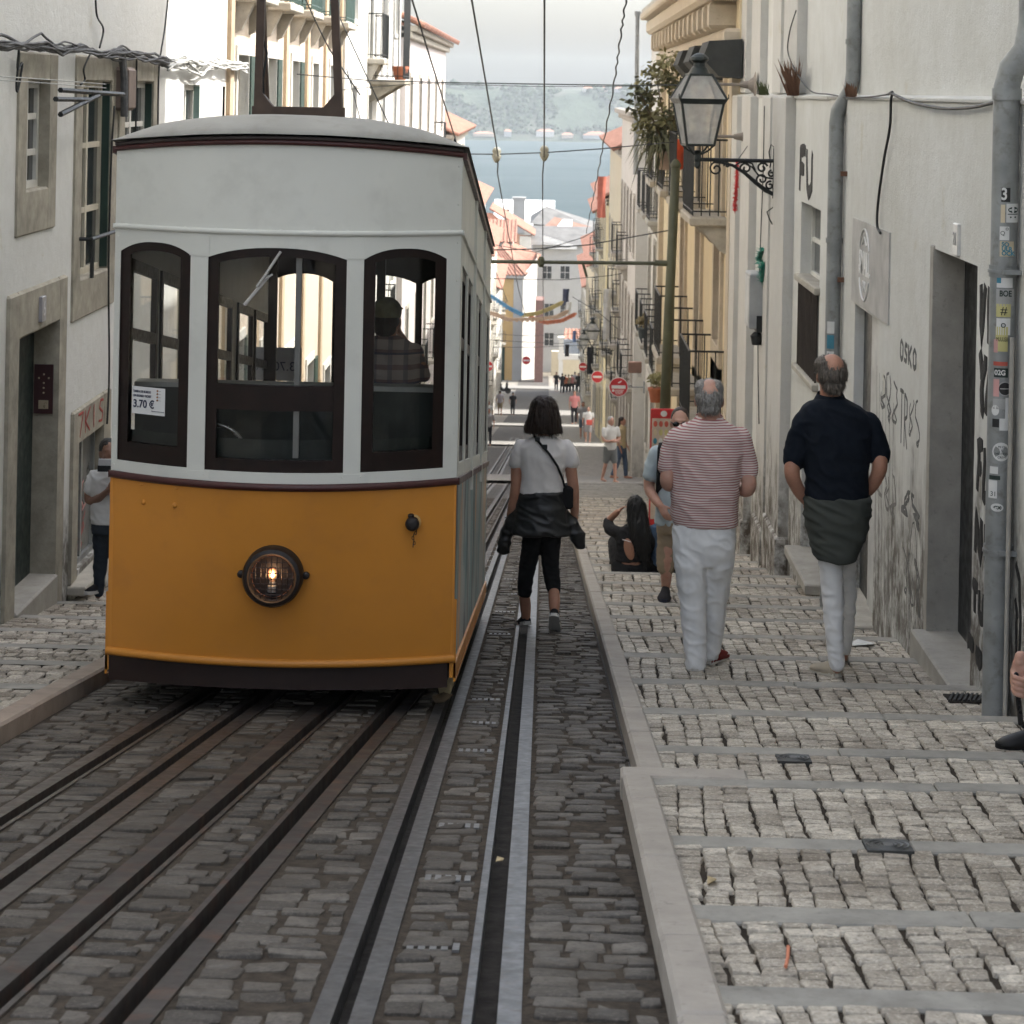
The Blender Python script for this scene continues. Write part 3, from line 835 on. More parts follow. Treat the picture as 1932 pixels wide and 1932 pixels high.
rb = random.Random(21)
def house(name, label, s, X, y0, y1, eave, wallm, storeys, cols, win=(0.95, 1.9), doors=0.6, trim=None, balc=0.35, roof='tile', base_h=3.4, st_h=3.1, seed=0, framem=None, surm=None, deep=8.0, rise=2.0, cornice=True, z_off=0.0, group=None, rail=IRON, shut=0.0):
    r = random.Random(seed)
    zg = gz((y0 + y1) / 2) + z_off; zb = gz(y1) - 1.2; zt = zg + eave
    t = thing(name, label, 'house', (X, (y0 + y1) / 2, zg), group)
    ops = []
    pitch = (y1 - y0) / cols
    for k in range(storeys):
        for i in range(cols):
            yc = y0 + pitch * (i + .5); w = win[0] * r.uniform(.95, 1.05)
            if k == 0:
                gd = gz(yc) + .1
                if r.random() < doors: o = (yc - w * .6, yc + w * .6, gd, gd + 2.5, 'door')
                else: o = (yc - w * .5, yc + w * .5, gd + 1.0, gd + 2.4, 'win')
            else:
                zf = zg + base_h + (k - 1) * st_h
                if zf + win[1] + .7 > zt: continue
                hasb = r.random() < balc
                o = (yc - w / 2, yc + w / 2, zf + (.05 if hasb else .75), zf + (2.35 if hasb else .75 + win[1] * .85), 'bal' if hasb else 'win')
            ops.append(o)
    mb = MB(); facade(mb, X, s, y0, y1, zb, zt, [o[:4] for o in ops], .18); shell(mb, X, s, y0, y1, zb, zt, deep)
    mb.build('wall', wallm, t)
    for o in ops:
        a, b, c, d, kd = o
        if kd == 'door':
            q = MB(); q.box(X + s * .14, X + s * .19, a, b, c - .1, d); dd = q.build('door', rb.choice([GREENPAINT, mat('brown_door', (0.09, 0.045, 0.025), .6), mat('grey_door', (.2, .21, .2), .6)]), t)
        else:
            window(t, X, s, a, b, c, d, 2, 3 if d - c > 1.9 else 2, .12, framem)
        surround(t, X, s, a, b, c, d, .13, .025, surm or STONE, bottom=(kd == 'win'))
        if kd == 'bal': balcony(t, X, s, a - .3, b + .3, c - .02, .36, .95, rail)
        if shut and kd != 'door' and r.random() < shut:
            q = MB(); q.box(X - s * .05, X - s * .012, b + .02, b + .02 + (b - a) * .5, c, d); q.build('shutter', GREENPAINT, t)
    if cornice:
        q = MB(); q.bbox(X - s * .28, X + s * .3, y0, y1, zt - .16, zt, .02); q.bbox(X - s * .15, X + s * .2, y0, y1, zt - .34, zt - .162, .03); q.build('cornice', trim or STONE, t)
    if roof == 'tile':
        q = MB(); xe, xr, xb = X - s * .42, X + s * deep / 2, X + s * (deep + .3)
        tiles(q, (xe, y0, zt + .03), (xe, y1, zt + .03), (xr, y0, zt + rise), (xr, y1, zt + rise), .26)
        q.quad((xr, y0, zt + rise), (xr, y1, zt + rise), (xb, y1, zt), (xb, y0, zt))
        for y in (y0 + .01, y1 - .01): q.add([(xe + s * .4, y, zt), (xr, y, zt + rise), (xb, y, zt)], [(0, 1, 2)])
        rf = q.build('roof', TILES, t, smooth=True, angle=40)
        if r.random() < .7:
            yc = r.uniform(y0 + 1, y1 - 1); c = MB(); c.bbox(X + s * 2.6, X + s * 3.3, yc - .35, yc + .35, zt, zt + rise + .9); c.bbox(X + s * 2.52, X + s * 3.38, yc - .43, yc + .43, zt + rise + .9, zt + rise + 1.0); c.build('chimney', wallm, rf)
    return t

# ---- right side, nearest building: white render above a stone string course, doorway, sign, barred window
XU = XW + 0.10                      # upper wall is set back
def yz(u, v, X=XW):
    p = on_x(u, v, X); return p.y, p.z
z_led = yz(1800, 187)[1]
R1a, R1b = 3.0, 19.3
def op4(near, far, top, bot, X=XW):
    """opening from photo points: near/far columns, top and bottom heights"""
    return (yz(far[0], far[1], X)[0], 0)
dA = yz(1838, 850)[0]; dB = yz(1757, 850)[0]; dT = yz(1800, 484)[1]; dBt = side_z((dA + dB) / 2) + .12
sA = yz(1652, 860)[0]; sB = yz(1608, 860)[0]; sT = yz(1630, 585)[1]
bA = yz(1545, 600)[0]; bB = yz(1508, 600)[0]; bT = yz(1524, 385)[1]; bM = yz(1524, 530)[1]; bBt = yz(1524, 705)[1]
wA, wB, wT, wBt = yz(1552, 900)[0], yz(1512, 900)[0], yz(1520, 790)[1], yz(1535, 1078)[1]
nA, nB = 8.7, 10.5
nBt = side_z(10) + .22
t = thing('white_building', 'white rendered building with stained graffiti-covered wall, dark doorway and grey bar sign, on the right', 'building', (XW, 12, gz(12)))
R1 = t
ops = [(dA, dB, dBt - .05, dT, .19), (sA, sB, side_z(sB) - .02, sT, .09), (nA, nB, nBt, nBt + 2.4, .5)]
mb = MB(); facade(mb, XW, 1, R1a, R1b, gz(R1b) - 1, z_led, ops)
mb.build('wall', WHITE_WALL, t)
mb = MB(); mb.quad((XW, R1a, z_led), (XW, R1b, z_led), (XU, R1b, z_led + .02), (XU, R1a, z_led + .02)); facade(mb, XU, 1, R1a, R1b, z_led + .02, gz(12) + 14, []); shell(mb, XU, 1, R1a, R1b, gz(R1b) - 1, gz(12) + 14, 9)
mb.build('upper_wall', WHITE_WALL, t)
MB().box(XW + .32, XW + .36, nA, nB, nBt, nBt + 2.4).build('door', GREENPAINT, t)
# main doorway: marble reveal, black leaf, stone step
q = MB(); q.bbox(XW - .012, XW + .185, dB - .006, dB + .10, dBt - .3, dT + .02, .008)
q.build('door_jamb', MARBLE, t)
MB().box(XW + .188, XW + .23, dA - .01, dB + .01, dBt - .4, dT + .01).build('door', mat('black_door', (.008, .009, .009), .4), t)
MB().bbox(XW - .10, XW + .33, dA - .04, dB + .05, dBt - .3, dBt, .012).build('doorstep', MARBLE, t)
q = MB()
pz = yz(1808, 452)[1]; py = yz(1808, 452)[0]
q.bbox(XW - .02, XW + .01, py - .075, py + .075, pz - .095, pz + .095, .006)
pl = q.build('number_plaque', mat('plaque_white', (.6, .6, .58), .35), t)
text('21', .11, (XW - .023, py, pz), (0, -1, 0), (0, 0, 1), mat('plaque_ink', (.25, .26, .27), .5), 'number', pl, .001)
# second door
q = MB(); q.box(XW + .075, XW + .12, sA - .01, sB + .01, side_z(sB) - .3, sT + .01); dd = q.build('door', mat('charcoal_door', (.03, .032, .032), .45), t)
q = MB(); q.box(XW + .055, XW + .074, sA + .3 * (sB - sA), sA + .55 * (sB - sA), side_z(sB) + .02, sT - .02); q.build('door_bar', mat('pale_door_edge', (.5, .5, .48), .5), dd)
MB().bbox(XW - .16, XW + .2, sA - .05, sB + .05, side_z(sA) - .25, side_z(sA) + .03, .01).build('doorstep', STONE, t)
# grey painted sign over the second door
gA, gB = yz(1680, 500)[0], yz(1610, 500)[0]; gT = yz(1645, 424)[1]; gB_ = sT + .02
q = MB(); q.box(XW - .012, XW + .02, gA, gB, gB_, gT); sg = q.build('bar_sign', mat('sign_grey', (.42, .41, .39), .7), t)
SW = mat('sign_white', (.66, .66, .64), .6)
gc, gz_ = yz(1634, 500)[0], yz(1634, 500)[1]
text('SMALL', .25, (XW - .014, gc, gz_), (0, -1, 0), (0, 0, 1), SW, 'lettering', sg, .002, width=.8, bold=.005)
text('BAR', .11, (XW - .014, gc, gz_ - .165), (0, -1, 0), (0, 0, 1), SW, 'lettering', sg, .002, width=.8)
q = MB()
for h0, h1 in ((.14, .86), (1.14, 1.86)):
    q.tube([(XW - .014, gc + .27 * math.cos(a), gz_ + .27 * math.sin(a)) for a in np.linspace(h0 * math.pi, h1 * math.pi, 18)], .008, 6)
q.tube([(XW - .014, gc - .1, gz_ + .15), (XW - .014, gc, gz_ + .21), (XW - .014, gc + .1, gz_ + .15)], .007, 6)
q.build('oval_emblem', SW, sg)

# ---- graffiti: letters drawn as strokes in the wall plane
GL = {'F': [[(0, 0), (0, 1), (.9, 1)], [(0, .55), (.7, .55)]], 'U': [[(0, 1), (.05, .2), (.4, 0), (.8, .2), (.85, 1)]], 'L': [[(0, 1), (0, 0), (.8, 0)]], 'O': [[(.4, 1), (.05, .7), (.1, .2), (.45, 0), (.85, .3), (.8, .8), (.4, 1)]],
      'N': [[(0, 0), (0, 1), (.7, 0), (.75, 1)]], 'T': [[(0, 1), (.9, 1)], [(.45, 1), (.4, 0)]], 'R': [[(0, 0), (0, 1), (.7, .9), (.7, .6), (.05, .5), (.8, 0)]], 'P': [[(0, 0), (.05, 1), (.7, .95), (.7, .55), (.05, .5)]],
      'S': [[(.8, .9), (.3, 1), (.1, .7), (.7, .4), (.6, .05), (0, .1)]], 'K': [[(0, 0), (0, 1)], [(.8, 1), (.05, .5), (.8, 0)]], 'Y': [[(0, 1), (.4, .5), (.85, 1)], [(.4, .5), (.4, 0)]], 'A': [[(0, 0), (.4, 1), (.85, 0)], [(.15, .35), (.7, .35)]],
      'C': [[(.8, .85), (.3, 1), (0, .5), (.3, 0), (.8, .15)]], 'V': [[(0, 1), (.4, 0), (.85, 1)]], '7': [[(0, 1), (.8, 1), (.3, 0)]], 'I': [[(.3, 1), (.3, 0)]], '1': [[(.3, 1), (.3, 0)]], 'Z': [[(0, 1), (.8, 1), (0, 0), (.8, 0)]]}
INK = mat('black_spray', (.012, .012, .012), .75, .3, 20); GREYINK = mat('grey_spray', (.12, .12, .115), .8, .3, 20); REDINK = mat('red_spray', (.33, .05, .04), .8, .3, 20); PINKINK = mat('pale_red_spray', (.42, .2, .19), .85, .3, 20)
def strokes(polys, X, s, m, parent, r=.016, name='graffiti', seg=7):
    q = MB()
    for pl_ in polys:
        if len(pl_) < 2: continue
        P = []
        for (ya, za), (yb, zb) in zip(pl_, pl_[1:]):
            for k in range(4):
                wv = noise.noise(Vector((ya * 7 + k * .3, za * 7, 1))) * r * .9
                P.append((X, ya + (yb - ya) * k / 4 + wv, za + (zb - za) * k / 4 + wv * .6))
        P.append((X, pl_[-1][0], pl_[-1][1]))
        n = len(P)
        q.tube(P, [(r * (.75 + .25 * math.sin(math.pi * (i + .5) / n)),) * 2 for i in range(n)], seg)
    q.v = [(X - s * .001 + (p[0] - X) * .12, p[1], p[2]) for p in q.v]
    return q.build(name, m, parent)
def tagword(word, X, s, ya, za, w, h, m, parent, r=.016, slant=0.0):
    """word starts at ya and runs to the reader's right"""
    dirn = -s
    ps = []
    for i, ch in enumerate(word):
        for pl_ in GL.get(ch, []):
            ps.append([(ya + dirn * (i * w * 1.22 + (x + slant * z) * w), za + z * h) for (x, z) in pl_])
    return strokes(ps, X, s, m, parent, r)
def scrib(ya, yb, za, zb, X, s, m, parent, r, seed, n=3):
    """unreadable looping scrawl inside a patch of wall"""
    rr = random.Random(seed); ps = []
    for k in range(n):
        c, w, h, ph = ya + (yb - ya) * (k + .5) / n, abs(yb - ya) / n * .5, (zb - za) * rr.uniform(.3, .5), rr.uniform(0, 6)
        ps.append([(c + w * math.sin(a * rr.choice((1, 1, 2)) + ph) * rr.uniform(.6, 1), (za + zb) / 2 + h * math.cos(a)) for a in np.linspace(0, rr.uniform(3.5, 6.5), 12)])
    return strokes(ps, X, s, m, parent, r)
def sc(u0, v0, u1, v1, m, parent, r, seed, n=3):
    a, b = yz(u0, v0), yz(u1, v1); return scrib(a[0], b[0], b[1], a[1], XW, 1, m, parent, r, seed, n)
def tg(word, u0, v0, u1, v1, m, parent, X=XW, r=.016, s=1):
    """fit a word between photo points (top-left, bottom-right) on the wall"""
    a = yz(u0, v0, X); b = yz(u1, v1, X)
    n = len(word); w = abs(a[0] - b[0]) / (n * 1.22)
    return tagword(word, X, s, a[0], b[1], w, a[1] - b[1], m, parent, r)
tg('VI', 1851, 535, 1876, 655, INK, t, r=.055); tg('YA', 1850, 665, 1878, 800, INK, t, r=.06)
tg('FLO', 1847, 835, 1878, 960, INK, t, r=.044); tg('NU', 1842, 970, 1876, 1080, INK, t, r=.052); tg('TUR', 1836, 1100, 1872, 1195, INK, t, r=.042)
tg('PO', 1828, 1202, 1856, 1262, INK, t, r=.036); sc(1662, 690, 1694, 812, GREYINK, t, .014, 3); sc(1700, 905, 1738, 1010, GREYINK, t, .018, 5, 2); sc(1655, 860, 1692, 985, mat('faint_spray', (.2, .19, .175), .85, .3, 20), t, .014, 8); sc(1702, 1020, 1736, 1170, GREYINK, t, .012, 9, 3)
tg('OSKO', 1699, 640, 1731, 702, GREYINK, t, r=.02); tg('TR', 1699, 735, 1714, 850, GREYINK, t, r=.016); sc(1716, 740, 1736, 850, GREYINK, t, .012, 12, 2)
ps = []
for i, u in enumerate((1655, 1660, 1666, 1672, 1679, 1686)):
    a = yz(u, 690 + i * 14); b = yz(u - 4, 1190); ps.append([(a[0], a[1]), (b[0], b[1])])
strokes(ps, XW, 1, mat('faint_spray', (.2, .19, .175), .85, .3, 20), t, .007)
a = yz(1722, 1105); strokes([[(a[0] + .16 * math.cos(k), a[1] + .42 * math.sin(k)) for k in np.linspace(.3, 6.4, 14)], [(a[0] + .09 * math.cos(k), a[1] - .15 + .2 * math.sin(k)) for k in np.linspace(0, 6.2, 10)]], XW, 1, GREYINK, t, .008)
a = yz(1921, 1130); strokes([[(a[0] + .05, a[1] + .15), (a[0] - .03, a[1] + .1), (a[0] - .07, a[1] - .1), (a[0] - .06, a[1] - .45)], [(a[0] + .06, a[1] - .02), (a[0] + .01, a[1] - .1), (a[0] + .02, a[1] - .28)]], XW, 1, INK, t, .03)
# rusty bolts on the wall
q = MB()
for (u, v) in ((1598, 328), (1592, 528)):
    y_, z_ = yz(u, v); q.box(XW - .05, XW + .02, y_ - .02, y_ + .02, z_ - .02, z_ + .02)
q.build('iron_stub', mat('rust_brown', (.12, .06, .035), .8), t)

# ---- second building: white pilasters, barred window, lantern wall
R2a, R2b = R1b, 28.6
t = thing('pilaster_building', 'white building with stone pilasters and a barred window, next to the yellow house', 'building', (XW, 24, gz(24)))
R2 = t
zt2 = gz(24) + 10.6
vA, vB = yz(1441, 800)[0], yz(1427, 800)[0]; vT, vBt = yz(1434, 692)[1], yz(1434, 938)[1]
ops = [(bA, bB, bBt, bT, .2), (wA, wB, wBt, wT, .22), (vA, vB, vBt, vT, .3)]
mb = MB(); facade(mb, XW, 1, R2a, R2b, gz(R2b) - 1, z_led, ops); mb.build('wall', WHITE_WALL, t)
mb = MB(); mb.quad((XW, R2a, z_led), (XW, R2b, z_led), (XU, R2b, z_led + .02), (XU, R2a, z_led + .02)); facade(mb, XU, 1, R2a, 23.9, z_led + .02, zt2 + 4.5, []); facade(mb, XU, 1, 23.9, R2b, z_led + .02, zt2, []); shell(mb, XU, 1, R2a, 23.9, gz(R2b) - 1, zt2 + 4.5, 9); shell(mb, XU, 1, 23.9, R2b, gz(R2b) - 1, zt2, 9); mb.build('upper_wall', WHITE_WALL, t)  # nearer top, out of view, raised to set the shadow edge on the left wall
PIL = plaster('pilaster_stone', (0.56, 0.55, 0.52), .3, .95, .3)
for (ua, ub, pr) in ((1496, 1470, .10), (1462, 1446, .08), (1425, 1408, .09), (1397, 1386, .08)):
    ya, yb = yz(ua, 500)[0], yz(ub, 500)[0]
    q = MB(); q.bbox(XW - pr, XW + .05, ya, yb, gz(yb) - .5, z_led - .01, .012); q.bbox(XW - pr - .03, XW + .05, ya - .03, yb + .03, gz(ya) - .6, gz(ya) + .45, .02)
    q.bbox(XU - pr, XU + .05, ya + .03, yb - .03, z_led + .02, z_led + 2.6, .012); q.bbox(XU - pr - .07, XU + .05, ya - .05, yb + .05, z_led + 1.25, z_led + 1.5, .04)
    q.build('pilaster', PIL, t)
q = MB(); q.bbox(XW - .015, XW + .06, R1a, R1b - .004, z_led - .022, z_led + .004, .006); q.build('string_course', PIL, R1)
q = MB(); q.bbox(XW - .02, XW + .06, R2a + .004, R2b, z_led - .03, z_led + .004, .006); q.build('string_course', PIL, t)
window(t, XW, 1, bA, bB, bM, bT, 1, 2, .1); 
q = MB(); q.bbox(XW - .05, XW + .1, bA - .05, bB + .05, bM - .05, bM + .02, .01); q.bbox(XW - .06, XW + .1, bA - .06, bB + .06, bBt - .06, bBt + .004, .01); q.build('window_sill', STONE, t)
q = MB(); q.quad((XW + .17, bA, bBt), (XW + .17, bB, bBt), (XW + .17, bB, bM), (XW + .17, bA, bM)); gw = q.build('lower_window', DARKPANE, t)
q = MB(); n = 12
for i in range(n): 
    y_ = bA + (bB - bA) * (i + .5) / n; q.tube([(XW - .015, y_, bBt), (XW - .015, y_, bM - .05)], .011, 6)
q.build('window_bars', mat('rusty_bars', (.05, .038, .03), .7), gw)
window(t, XW, 1, wA, wB, wBt, wT, 1, 2, .16, WINWHITE); q = MB(); q.bbox(XW - .14, XW + .14, wA - .06, wB + .06, wBt - .09, wBt + .004, .012); q.build('window_sill', MARBLE, t)
MB().box(XW + .24, XW + .29, vA, vB, vBt, vT).build('shutter_door', GREENPAINT, t)
tg('FU', 1511, 283, 1536, 372, INK, t, XW, .07)
strokes([[(yz(1440 + k, 870 + j)[0], yz(1440 + k, 870 + j)[1]) for k, j in zip((3, 8, 2, 7, 3), (-70, -20, 10, 40, 90))]], XW - .0, 1, PINKINK, t, .03)

# ---- yellow house with iron balconies
YEL = plaster('yellow_render', (0.66, 0.56, 0.38), .3, .6, .25); CREAMST = stone('cream_stone', (0.50, 0.43, 0.33), .15)
R3a, R3b = R2b, 47.0
zg3 = gz(38); zt3 = on_x(1272, 35, XW).z
t = thing('yellow_house', 'yellow rendered house with cream stone frames and iron balconies on the right', 'house', (XW, 38, zg3)); R3 = t
ops = []
cols3 = [31.2, 35.2, 39.2, 43.2]
fl1, fl2 = on_x(1330, 745, XW).z, on_x(1325, 378, XW).z
for y_ in cols3:
    ops += [(y_ - .55, y_ + .55, fl1, fl1 + 2.6), (y_ - .55, y_ + .55, fl2, fl2 + 2.6)]
    ops.append((y_ - .55, y_ + .55, gz(y_ + .5) + .1, gz(y_) + 2.45))
mb = MB(); facade(mb, XW, 1, R3a, R3b, gz(R3b) - 1, zt3, ops, .2); shell(mb, XW, 1, R3a, R3b, gz(R3b) - 1, zt3, 9); mb.build('wall', YEL, t)
for o in ops:
    if o[2] in (fl1, fl2): window(t, XW, 1, *o, 2, 4, .13, mat('ochre_shutter', (.36, .2, .08), .6) if rb.random() < .4 else WINWHITE)
    else: MB().box(XW + .15, XW + .19, *o).build('door', GREENPAINT, t)
    surround(t, XW, 1, *o, .2, .05, CREAMST, bottom=False, top=.26)
for (za, ya, yb) in ((fl1, 30.1, 32.3), (fl1, 34.2, 36.2), (fl1, 38.2, 40.2), (fl2, 30.1, 32.3), (fl2, 34.2, 36.2), (fl2, 38.2, 40.2), (fl2, 42.2, 44.2)): balcony(t, XW, 1, ya, yb, za, .5, 1.05)
q = MB(); q.bbox(XW - .2, XW + .1, R3a + .01, R3b, zt3 - .9, zt3 - .62, .05); q.bbox(XW - .42, XW + .1, R3a + .01, R3b, zt3 - .25, zt3 + .05, .06); q.bbox(XW - .55, XW + .1, R3a + .01, R3b, zt3 + .05, zt3 + .2, .03)
y_ = R3a + .6
while y_ < R3b - .3: q.bbox(XW - .36, XW + .05, y_, y_ + .3, zt3 - .62, zt3 - .252, .05); y_ += 1.1
q.build('cornice', CREAMST, t)
MB().bbox(XW - .1, XW + .1, R3b - .55, R3b, gz(R3b) - .5, zt3 - .9, .02).build('corner_pilaster', CREAMST, t); MB().bbox(XW - .09, XW + .1, R3a + .01, R3a + .45, gz(R3a) - .5, zt3 - .9, .02).build('corner_pilaster', CREAMST, t)
# rolled awning boxes above the upper windows
for (u, v) in ((1372, 112), (1342, 118), (1318, 124)):
    p = on_x(u, v, XW - .14); q = MB()
    q.add([(XW, p.y - .65, p.z + .25), (XW, p.y + .65, p.z + .25), (XW - .42, p.y + .65, p.z + .22), (XW - .42, p.y - .65, p.z + .22), (XW, p.y - .65, p.z - .25), (XW, p.y + .65, p.z - .25), (XW - .3, p.y + .65, p.z - .22), (XW - .3, p.y - .65, p.z - .22), (XW - .5, p.y - .65, p.z), (XW - .5, p.y + .65, p.z)],
          [(0, 1, 2, 3), (4, 7, 6, 5), (3, 2, 9, 8), (8, 9, 6, 7), (0, 3, 8, 7, 4), (1, 5, 6, 9, 2), (0, 4, 5, 1)])
    a = q.build('awning_box', mat('dark_canvas', (.035, .037, .035), .8), t)

# ---- farther houses on the right
OFFW = plaster('offwhite_render', (.64, .62, .56), .3, .5, .3); CREAM = plaster('cream_render', (.64, .57, .43), .3, .5, .3); PALEY = plaster('paleyellow_render', (.66, .58, .38), .3, .5, .3)
GREYW = plaster('grey_render', (.42, .42, .41), .4, .3, .3); SALMON = plaster('salmon_render', (.58, .34, .24), .3, .3, .2); WARMW = plaster('warm_white_render', (.62, .61, .57), .25, .4, .2); OCHRE = plaster('ochre_render', (.56, .38, .17), .3, .3, .2)
house('white_house', 'white house with dark iron balconies just below the yellow house', 1, XW + .2, 47.0, 58.0, 11.6, OFFW, 4, 4, balc=.75, roof=None, seed=3, shut=.2)
house('white_house', 'off-white corner house beside the largest no-entry sign', 1, XW + .1, 63.4, 77, 11.4, OFFW, 4, 5, balc=.6, roof=None, seed=4)
house('cream_house', 'tall cream house with red tiled eave, middle of the right-hand row', 1, XW + .25, 77, 97, 12.2, CREAM, 4, 6, balc=.5, seed=5)
house('pale_yellow_house', 'narrow pale yellow house beyond the second no-entry sign', 1, XW + .3, 103, 118, 12.3, PALEY, 4, 4, balc=.5, seed=6)
house('white_house', 'white house with red eave near the foot of the right-hand row', 1, XW + .4, 118, 131, 12.6, OFFW, 4, 4, balc=.4, seed=7, roof='tile')
house('cream_house', 'small cream house near the foot of the right-hand row', 1, XW + .5, 137.5, 164, 11.5, CREAM, 4, 7, balc=.4, seed=8)
house('grey_house', 'last grey-white house at the foot of the right-hand row', 1, XW + .8, 172.5, 205, 11.0, OFFW, 4, 8, balc=.3, seed=9)
# a taller house behind with red roof, above the yellow one
t = thing('rear_house', 'white house set back behind the yellow house, its red roof just showing', 'house', (9, 66, gz(66)))
zr = on_y(1250, 108, 66).z
q = MB(); q.box(3.7, 14, 60, 74, gz(70) - 2, zr); q.build('wall', GREYW, t)
q = MB(); tiles(q, (3.3, 59.6, zr), (14, 59.6, zr), (5.2, 66, zr + 1.5), (14, 66, zr + 1.5), .3, .09); q.build('roof', TILES, t, smooth=True, angle=40)
p = on_y(1203, 148, 58); t = thing('roof_mast', 'thin grey mast standing on a roof at the top right of the sky', 'mast', p)
top = on_y(1203, 30, 58); MB().tube([(p.x, p.y, p.z - 2.5), (top.x, p.y, top.z)], [.07, .055], 8).build('pole', ZINC, t)
MB().tube([(top.x, p.y, top.z), (top.x, p.y, top.z + .12)], [.08, .08], 8).build('cap', ZINC, t)

# ---- left side, nearest building: white render, rough stone window and door frames
t = thing('left_building', 'white rendered building with rough stone window and door frames on the left', 'building', (XL, 16, gz(16))); L1 = t
L1a, L1b = 5.0, 27.2
def lo(u0, v0, u1, v1, X=XL):
    """opening on the left wall: near-left top corner, far-right bottom corner (photo)"""
    ya, yb = yz(u0, (v0 + v1) / 2, X)[0], yz(u1, (v0 + v1) / 2, X)[0]
    return ya, yb
def zat(u, v, X=XL): return on_x(u, v, X).z
W1 = (*lo(46, 150, 89, 360), zat(65, 357), zat(65, 152)); W2 = (*lo(150, 150, 205, 525), zat(175, 517), zat(175, 153)); W3 = (*lo(232, 150, 286, 300), zat(260, 300) - .5, zat(260, 154))
D1 = lo(24, 650, 101, 1165); D1 = (*D1, gz(D1[0]) + lh(D1[0]) + .02, zat(60, 628)); W4 = (*lo(141, 800, 188, 1060), zat(160, 1062), zat(165, 822))
W5 = (*lo(346, 160, 376, 300), zat(360, 300) - .5, zat(360, 160)); W6 = (*lo(419, 163, 446, 300), zat(430, 300) - .5, zat(430, 163))
ops = [W1 + (.12,), W2 + (.12,), W3 + (.12,), D1 + (.24,), W4 + (.12,), W5 + (.12,), W6 + (.12,)]
mb = MB(); facade(mb, XL, -1, L1a, L1b, gz(L1b) - 1, gz(16) + 13, ops); shell(mb, XL, -1, L1a, L1b, gz(L1b) - 1, gz(16) + 13, 8); mb.build('wall', LEFT_WALL, t)
for w, nz in ((W1, 3), (W2, 3), (W3, 3), (W5, 3), (W6, 3)):
    window(t, XL, -1, *w, 2, nz, .068, WINWHITE if w is not W2 else mat('cream_window', (.52, .48, .38), .6), .06, .035)
for w, wd_ in ((W1, .26), (W2, .26), (W3, .26)):
    q = MB(); s = -1; a, b, c, d = w
    tp = .22
    q.bbox(XL + .02, XL - .2, a - wd_, a + .003, c - .34, d + tp, .015); q.bbox(XL + .02, XL - .2, b - .003, b + wd_, c - .34, d + tp, .015)
    q.bbox(XL + .018, XL - .2, a + .003, b - .003, d - .004, d + tp, .015); q.bbox(XL + .018, XL - .2, a + .003, b - .003, c - .34, c + .004, .015)
    q.build('window_surround', ROUGHSTONE, t)
# green outer shutter leaves folded in the far reveal
for w in (W2, W3, W5, W6):
    a, b, c, d = w; q = MB(); q.box(XL - .0, XL - .066, b - .03, b - .005, c + .02, d - .02); q.build('shutter', GREENPAINT if w in (W2, W3) else mat('grey_green_paint', (.16, .24, .22), .6), t)
q = MB(); a, b, c, d = D1
q.bbox(XL + .03, XL - .5, a - .3, a + .003, c - .3, d + .36, .02); q.bbox(XL + .03, XL - .5, b - .003, b + .26, c - .3, d + .36, .02); q.bbox(XL + .028, XL - .5, a + .003, b - .003, d, d + .36, .02)
q.build('door_surround', ROUGHSTONE, t)
MB().box(XL - .18, XL - .23, a - .01, b + .01, c - .2, d + .01).build('door', mat('old_green_door', (.018, .03, .026), .5), t)
MB().bbox(XL + .05, XL - .4, a + .003, b - .003, c - .5, c + .006, .015).build('doorstep', MARBLE, t)
q = MB(); q.bbox(XL + .055, XL + .02, (a + b) / 2 - .07, (a + b) / 2 + .07, d + .07, d + .27, .006); pq = q.build('number_plaque', mat('plaque_grey', (.3, .29, .3), .4), t)
text('6', .17, (XL + .058, (a + b) / 2, d + .17), (0, 1, 0), (0, 0, 1), mat('plaque_num', (.55, .55, .55), .5), 'number', pq, .001)
# doorbell board on the far reveal of the doorway
zb_ = zat(70, 740, XL - .1); q = MB(); q.box(XL - .015, XL - .17, b - .022, b - .004, zb_ - .2, zb_ + .2); bd = q.build('bell_board', mat('maroon_board', (.045, .014, .016), .5), t)
for (dx, dz) in ((-.09, .12), (-.13, .09), (-.05, .09), (-.09, .05), (-.09, .01), (-.09, -.03)): MB().ell((XL + dx, b - .024, zb_ + dz), (.008, .006, .008), seg=8, rings=5).build('bell_button', mat('brass', (.5, .42, .3), .35, metal=.5), bd)
MB().box(XL - .05, XL - .13, b - .026, b - .022, zb_ - .16, zb_ - .09).build('name_plate', MATS['brass'], bd)
# shop window with sprayed lintel
q = MB(); a, b, c, d = W4
q.bbox(XL + .03, XL - .2, a - .22, a + .003, c - .05, d + .3, .015); q.bbox(XL + .03, XL - .2, b - .003, b + .3, c - .05, d + .3, .015); q.bbox(XL + .028, XL - .2, a + .003, b - .003, d, d + .3, .015); q.build('window_surround', ROUGHSTONE, t)
f = window(t, XL, -1, a, b, c, d, 2, 1, .05, ZINC, .05, .03, mat('shop_pane', (.2, .2, .19), .15, .4, 3, 0, .6, 0))
MB().bbox(XL + .16, XL - .1, a - .24, b + .3, c - .13, c - .05, .012).build('window_sill', STONE, t)
tagword('7KIS', XL + .031, -1, a - .05, d + .06, (b - a) * .22, .2, REDINK, t, .014)
scrib(a + .1, b - .2, c + .35, c + .75, XL - .075, -1, PINKINK, t, .014, 21)
scrib(a + .15, b - .25, c + .08, c + .4, XL - .075, -1, REDINK, t, .01, 22)
